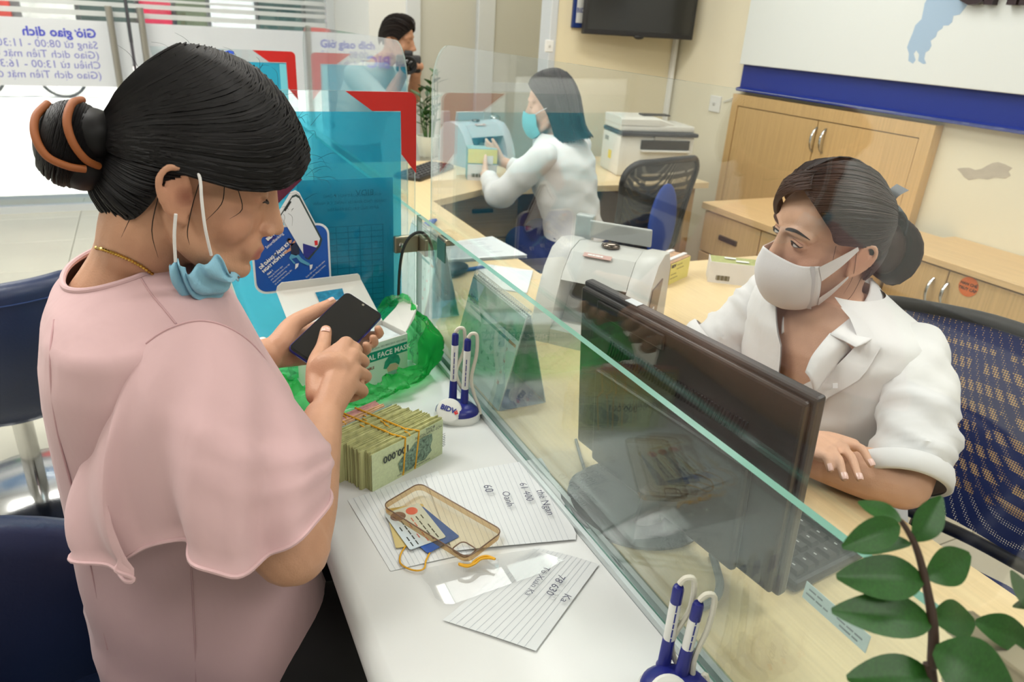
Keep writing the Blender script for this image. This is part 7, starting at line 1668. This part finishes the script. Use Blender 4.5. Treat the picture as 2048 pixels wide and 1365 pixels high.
me = union(fl_, .0055, 3, .5, 'body'); colour_skin(me, (196, 144, 112)); place_mesh('body', me, m_skin, ph)
hb = MB()
for s in (1, -1):
    g = [[(.092, s*.0, .075), (.075, s*.03, .112), (.0, s*.04, .128), (-.07, s*.03, .095), (-.105, s*.01, .03)], [(.085, s*.045, .055), (.06, s*.068, .085), (.0, s*.078, .095), (-.065, s*.06, .065), (-.104, s*.02, .01)], [(.062, s*.068, .03), (.035, s*.082, .05), (-.01, s*.086, .05), (-.06, s*.07, .025), (-.10, s*.03, -.02)], [(.035, s*.078, -.005), (.01, s*.084, .012), (-.02, s*.084, .01), (-.06, s*.068, -.015), (-.09, s*.03, -.05)]]
    gr = guides_sheet([[PM @ Vector(p) for p in g_] for g_ in g], 14, 16); hb.grid(gr); hair_strands(hb, gr, 90, random.Random(3), .003, .006, pl_(0, 0, .03))
hb.build('hair', hair_mat('hair_dark', (0, 0, 0), (0, 0, 0)), ph, True, 60)
bs = MB().loft(trk2([(c, a*1.1+.012, b*1.06+.012) for c, a, b in KP], 1, 40), caps=False).build('shirt', cloth_mat('shirt_pale', (206, 212, 204), .8, 8, .6), ph, True, 80)
for a, b, c in arms: MB().capsule([a, V3(a).lerp(V3(b), .5), V3(b)], [.068, .066, .060], n=20).build('sleeve', mat('shirt_pale'), bs, True)
tt = MB()
for s in (-1, 1): tt.capsule([(1.08+.05*s, 4.30+.07*s, .76), (1.12+.06*s, 4.28+.09*s, .42), (1.06+.06*s, 4.32+.09*s, .06)], [.105, .075, .06], n=16)
tt.loft(trk2([((1.08, 4.30, .86), .125, .185), ((1.08, 4.30, .72), .135, .19)], 1)); place_mesh('trousers', union(tt, .012, 4, .5), mat('trousers_dark'), ph)
for s in (-1, 1): MB().capsule([(1.04+.06*s, 4.34+.09*s, .045), (1.12+.06*s, 4.28+.09*s, .045), (1.20+.06*s, 4.22+.09*s, .036)], [.044, .044, .034], n=12, flat=.8).build('shoe', m_dark, ph, True)
cd_ = (ORG-ca_); cd_ = (Vector((cd_.x, cd_.y, 0))).normalized(); cs_ = Vector((-cd_.y, cd_.x, 0)); cm = thing('photo_camera', ca_, 'black photo camera with round lens held by the background photographer', 'camera')
MB().rbox(ca_-cd_*.03, cs_*.068, cd_*.03, Z*.045, .012).build('body', m_dark, cm, True); MB().rbox(ca_-cd_*.03+Z*.05, cs_*.024, cd_*.024, Z*.018, .008).build('viewfinder_hump', m_dark, cm, True)
MB().lathe([(0, -.01), (.036, -.01), (.038, .03), (.042, .05), (.046, .10), (.046, .125), (.040, .125), (.036, .11), (0, .108)], ca_, cd_, 28).build('lens', m_dark, cm, True)
MB().lathe([(0, 0), (.035, 0), (.02, .006), (0, .008)], ca_+cd_*.108, cd_, 20).build('front_glass', m_black, cm, True)
# ------------------------------------------------------------------ bicycle in the street
bk = thing('bicycle', (-1.35, 12.9, -.02), 'bicycle standing in the bright street outside', 'bicycle')
m_tyre = mat('tyre', (70, 70, 72), .7); bw = at_z(133, 196, -.02)
for dx in (0, -1.05):
    c = Vector((bw.x+dx, bw.y, .31)); w_ = MB().tube([c+Vector((math.cos(2*PI*i/32), 0, math.sin(2*PI*i/32)))*.31 for i in range(33)], .022, 8).build('wheel', m_tyre, bk, True)
    sp = MB()
    for i in range(12): sp.tube([c, c+Vector((math.cos(2*PI*i/12), 0, math.sin(2*PI*i/12)))*.3], .003, 4)
    sp.build('spokes', m_steel, w_)
F0 = Vector((bw.x, bw.y, .31)); F1 = Vector((bw.x-1.05, bw.y, .31)); F2 = Vector((bw.x-.6, bw.y, .28)); F3 = Vector((bw.x-.72, bw.y, .78)); F4 = Vector((bw.x-.18, bw.y, .82))
fm_ = MB()
for a, b in ((F0, F4), (F4, F2), (F2, F3), (F3, F4), (F1, F2), (F1, F3)): fm_.tube([a, b], .018, 8)
fm_.build('frame', mat('bike_blue', (60, 80, 120), .4), bk, True)
MB().tube([F4+Vector((-.05, -.25, .12)), F4+Vector((.05, 0, .1)), F4+Vector((-.05, .25, .12))], .014, 8, sub=3).build('handlebar', m_steel, bk, True); MB().ell(F3+Z*.06, X*.13, Y*.07, Z*.035).build('saddle', m_dark, bk, True)
bpy.context.view_layer.update()
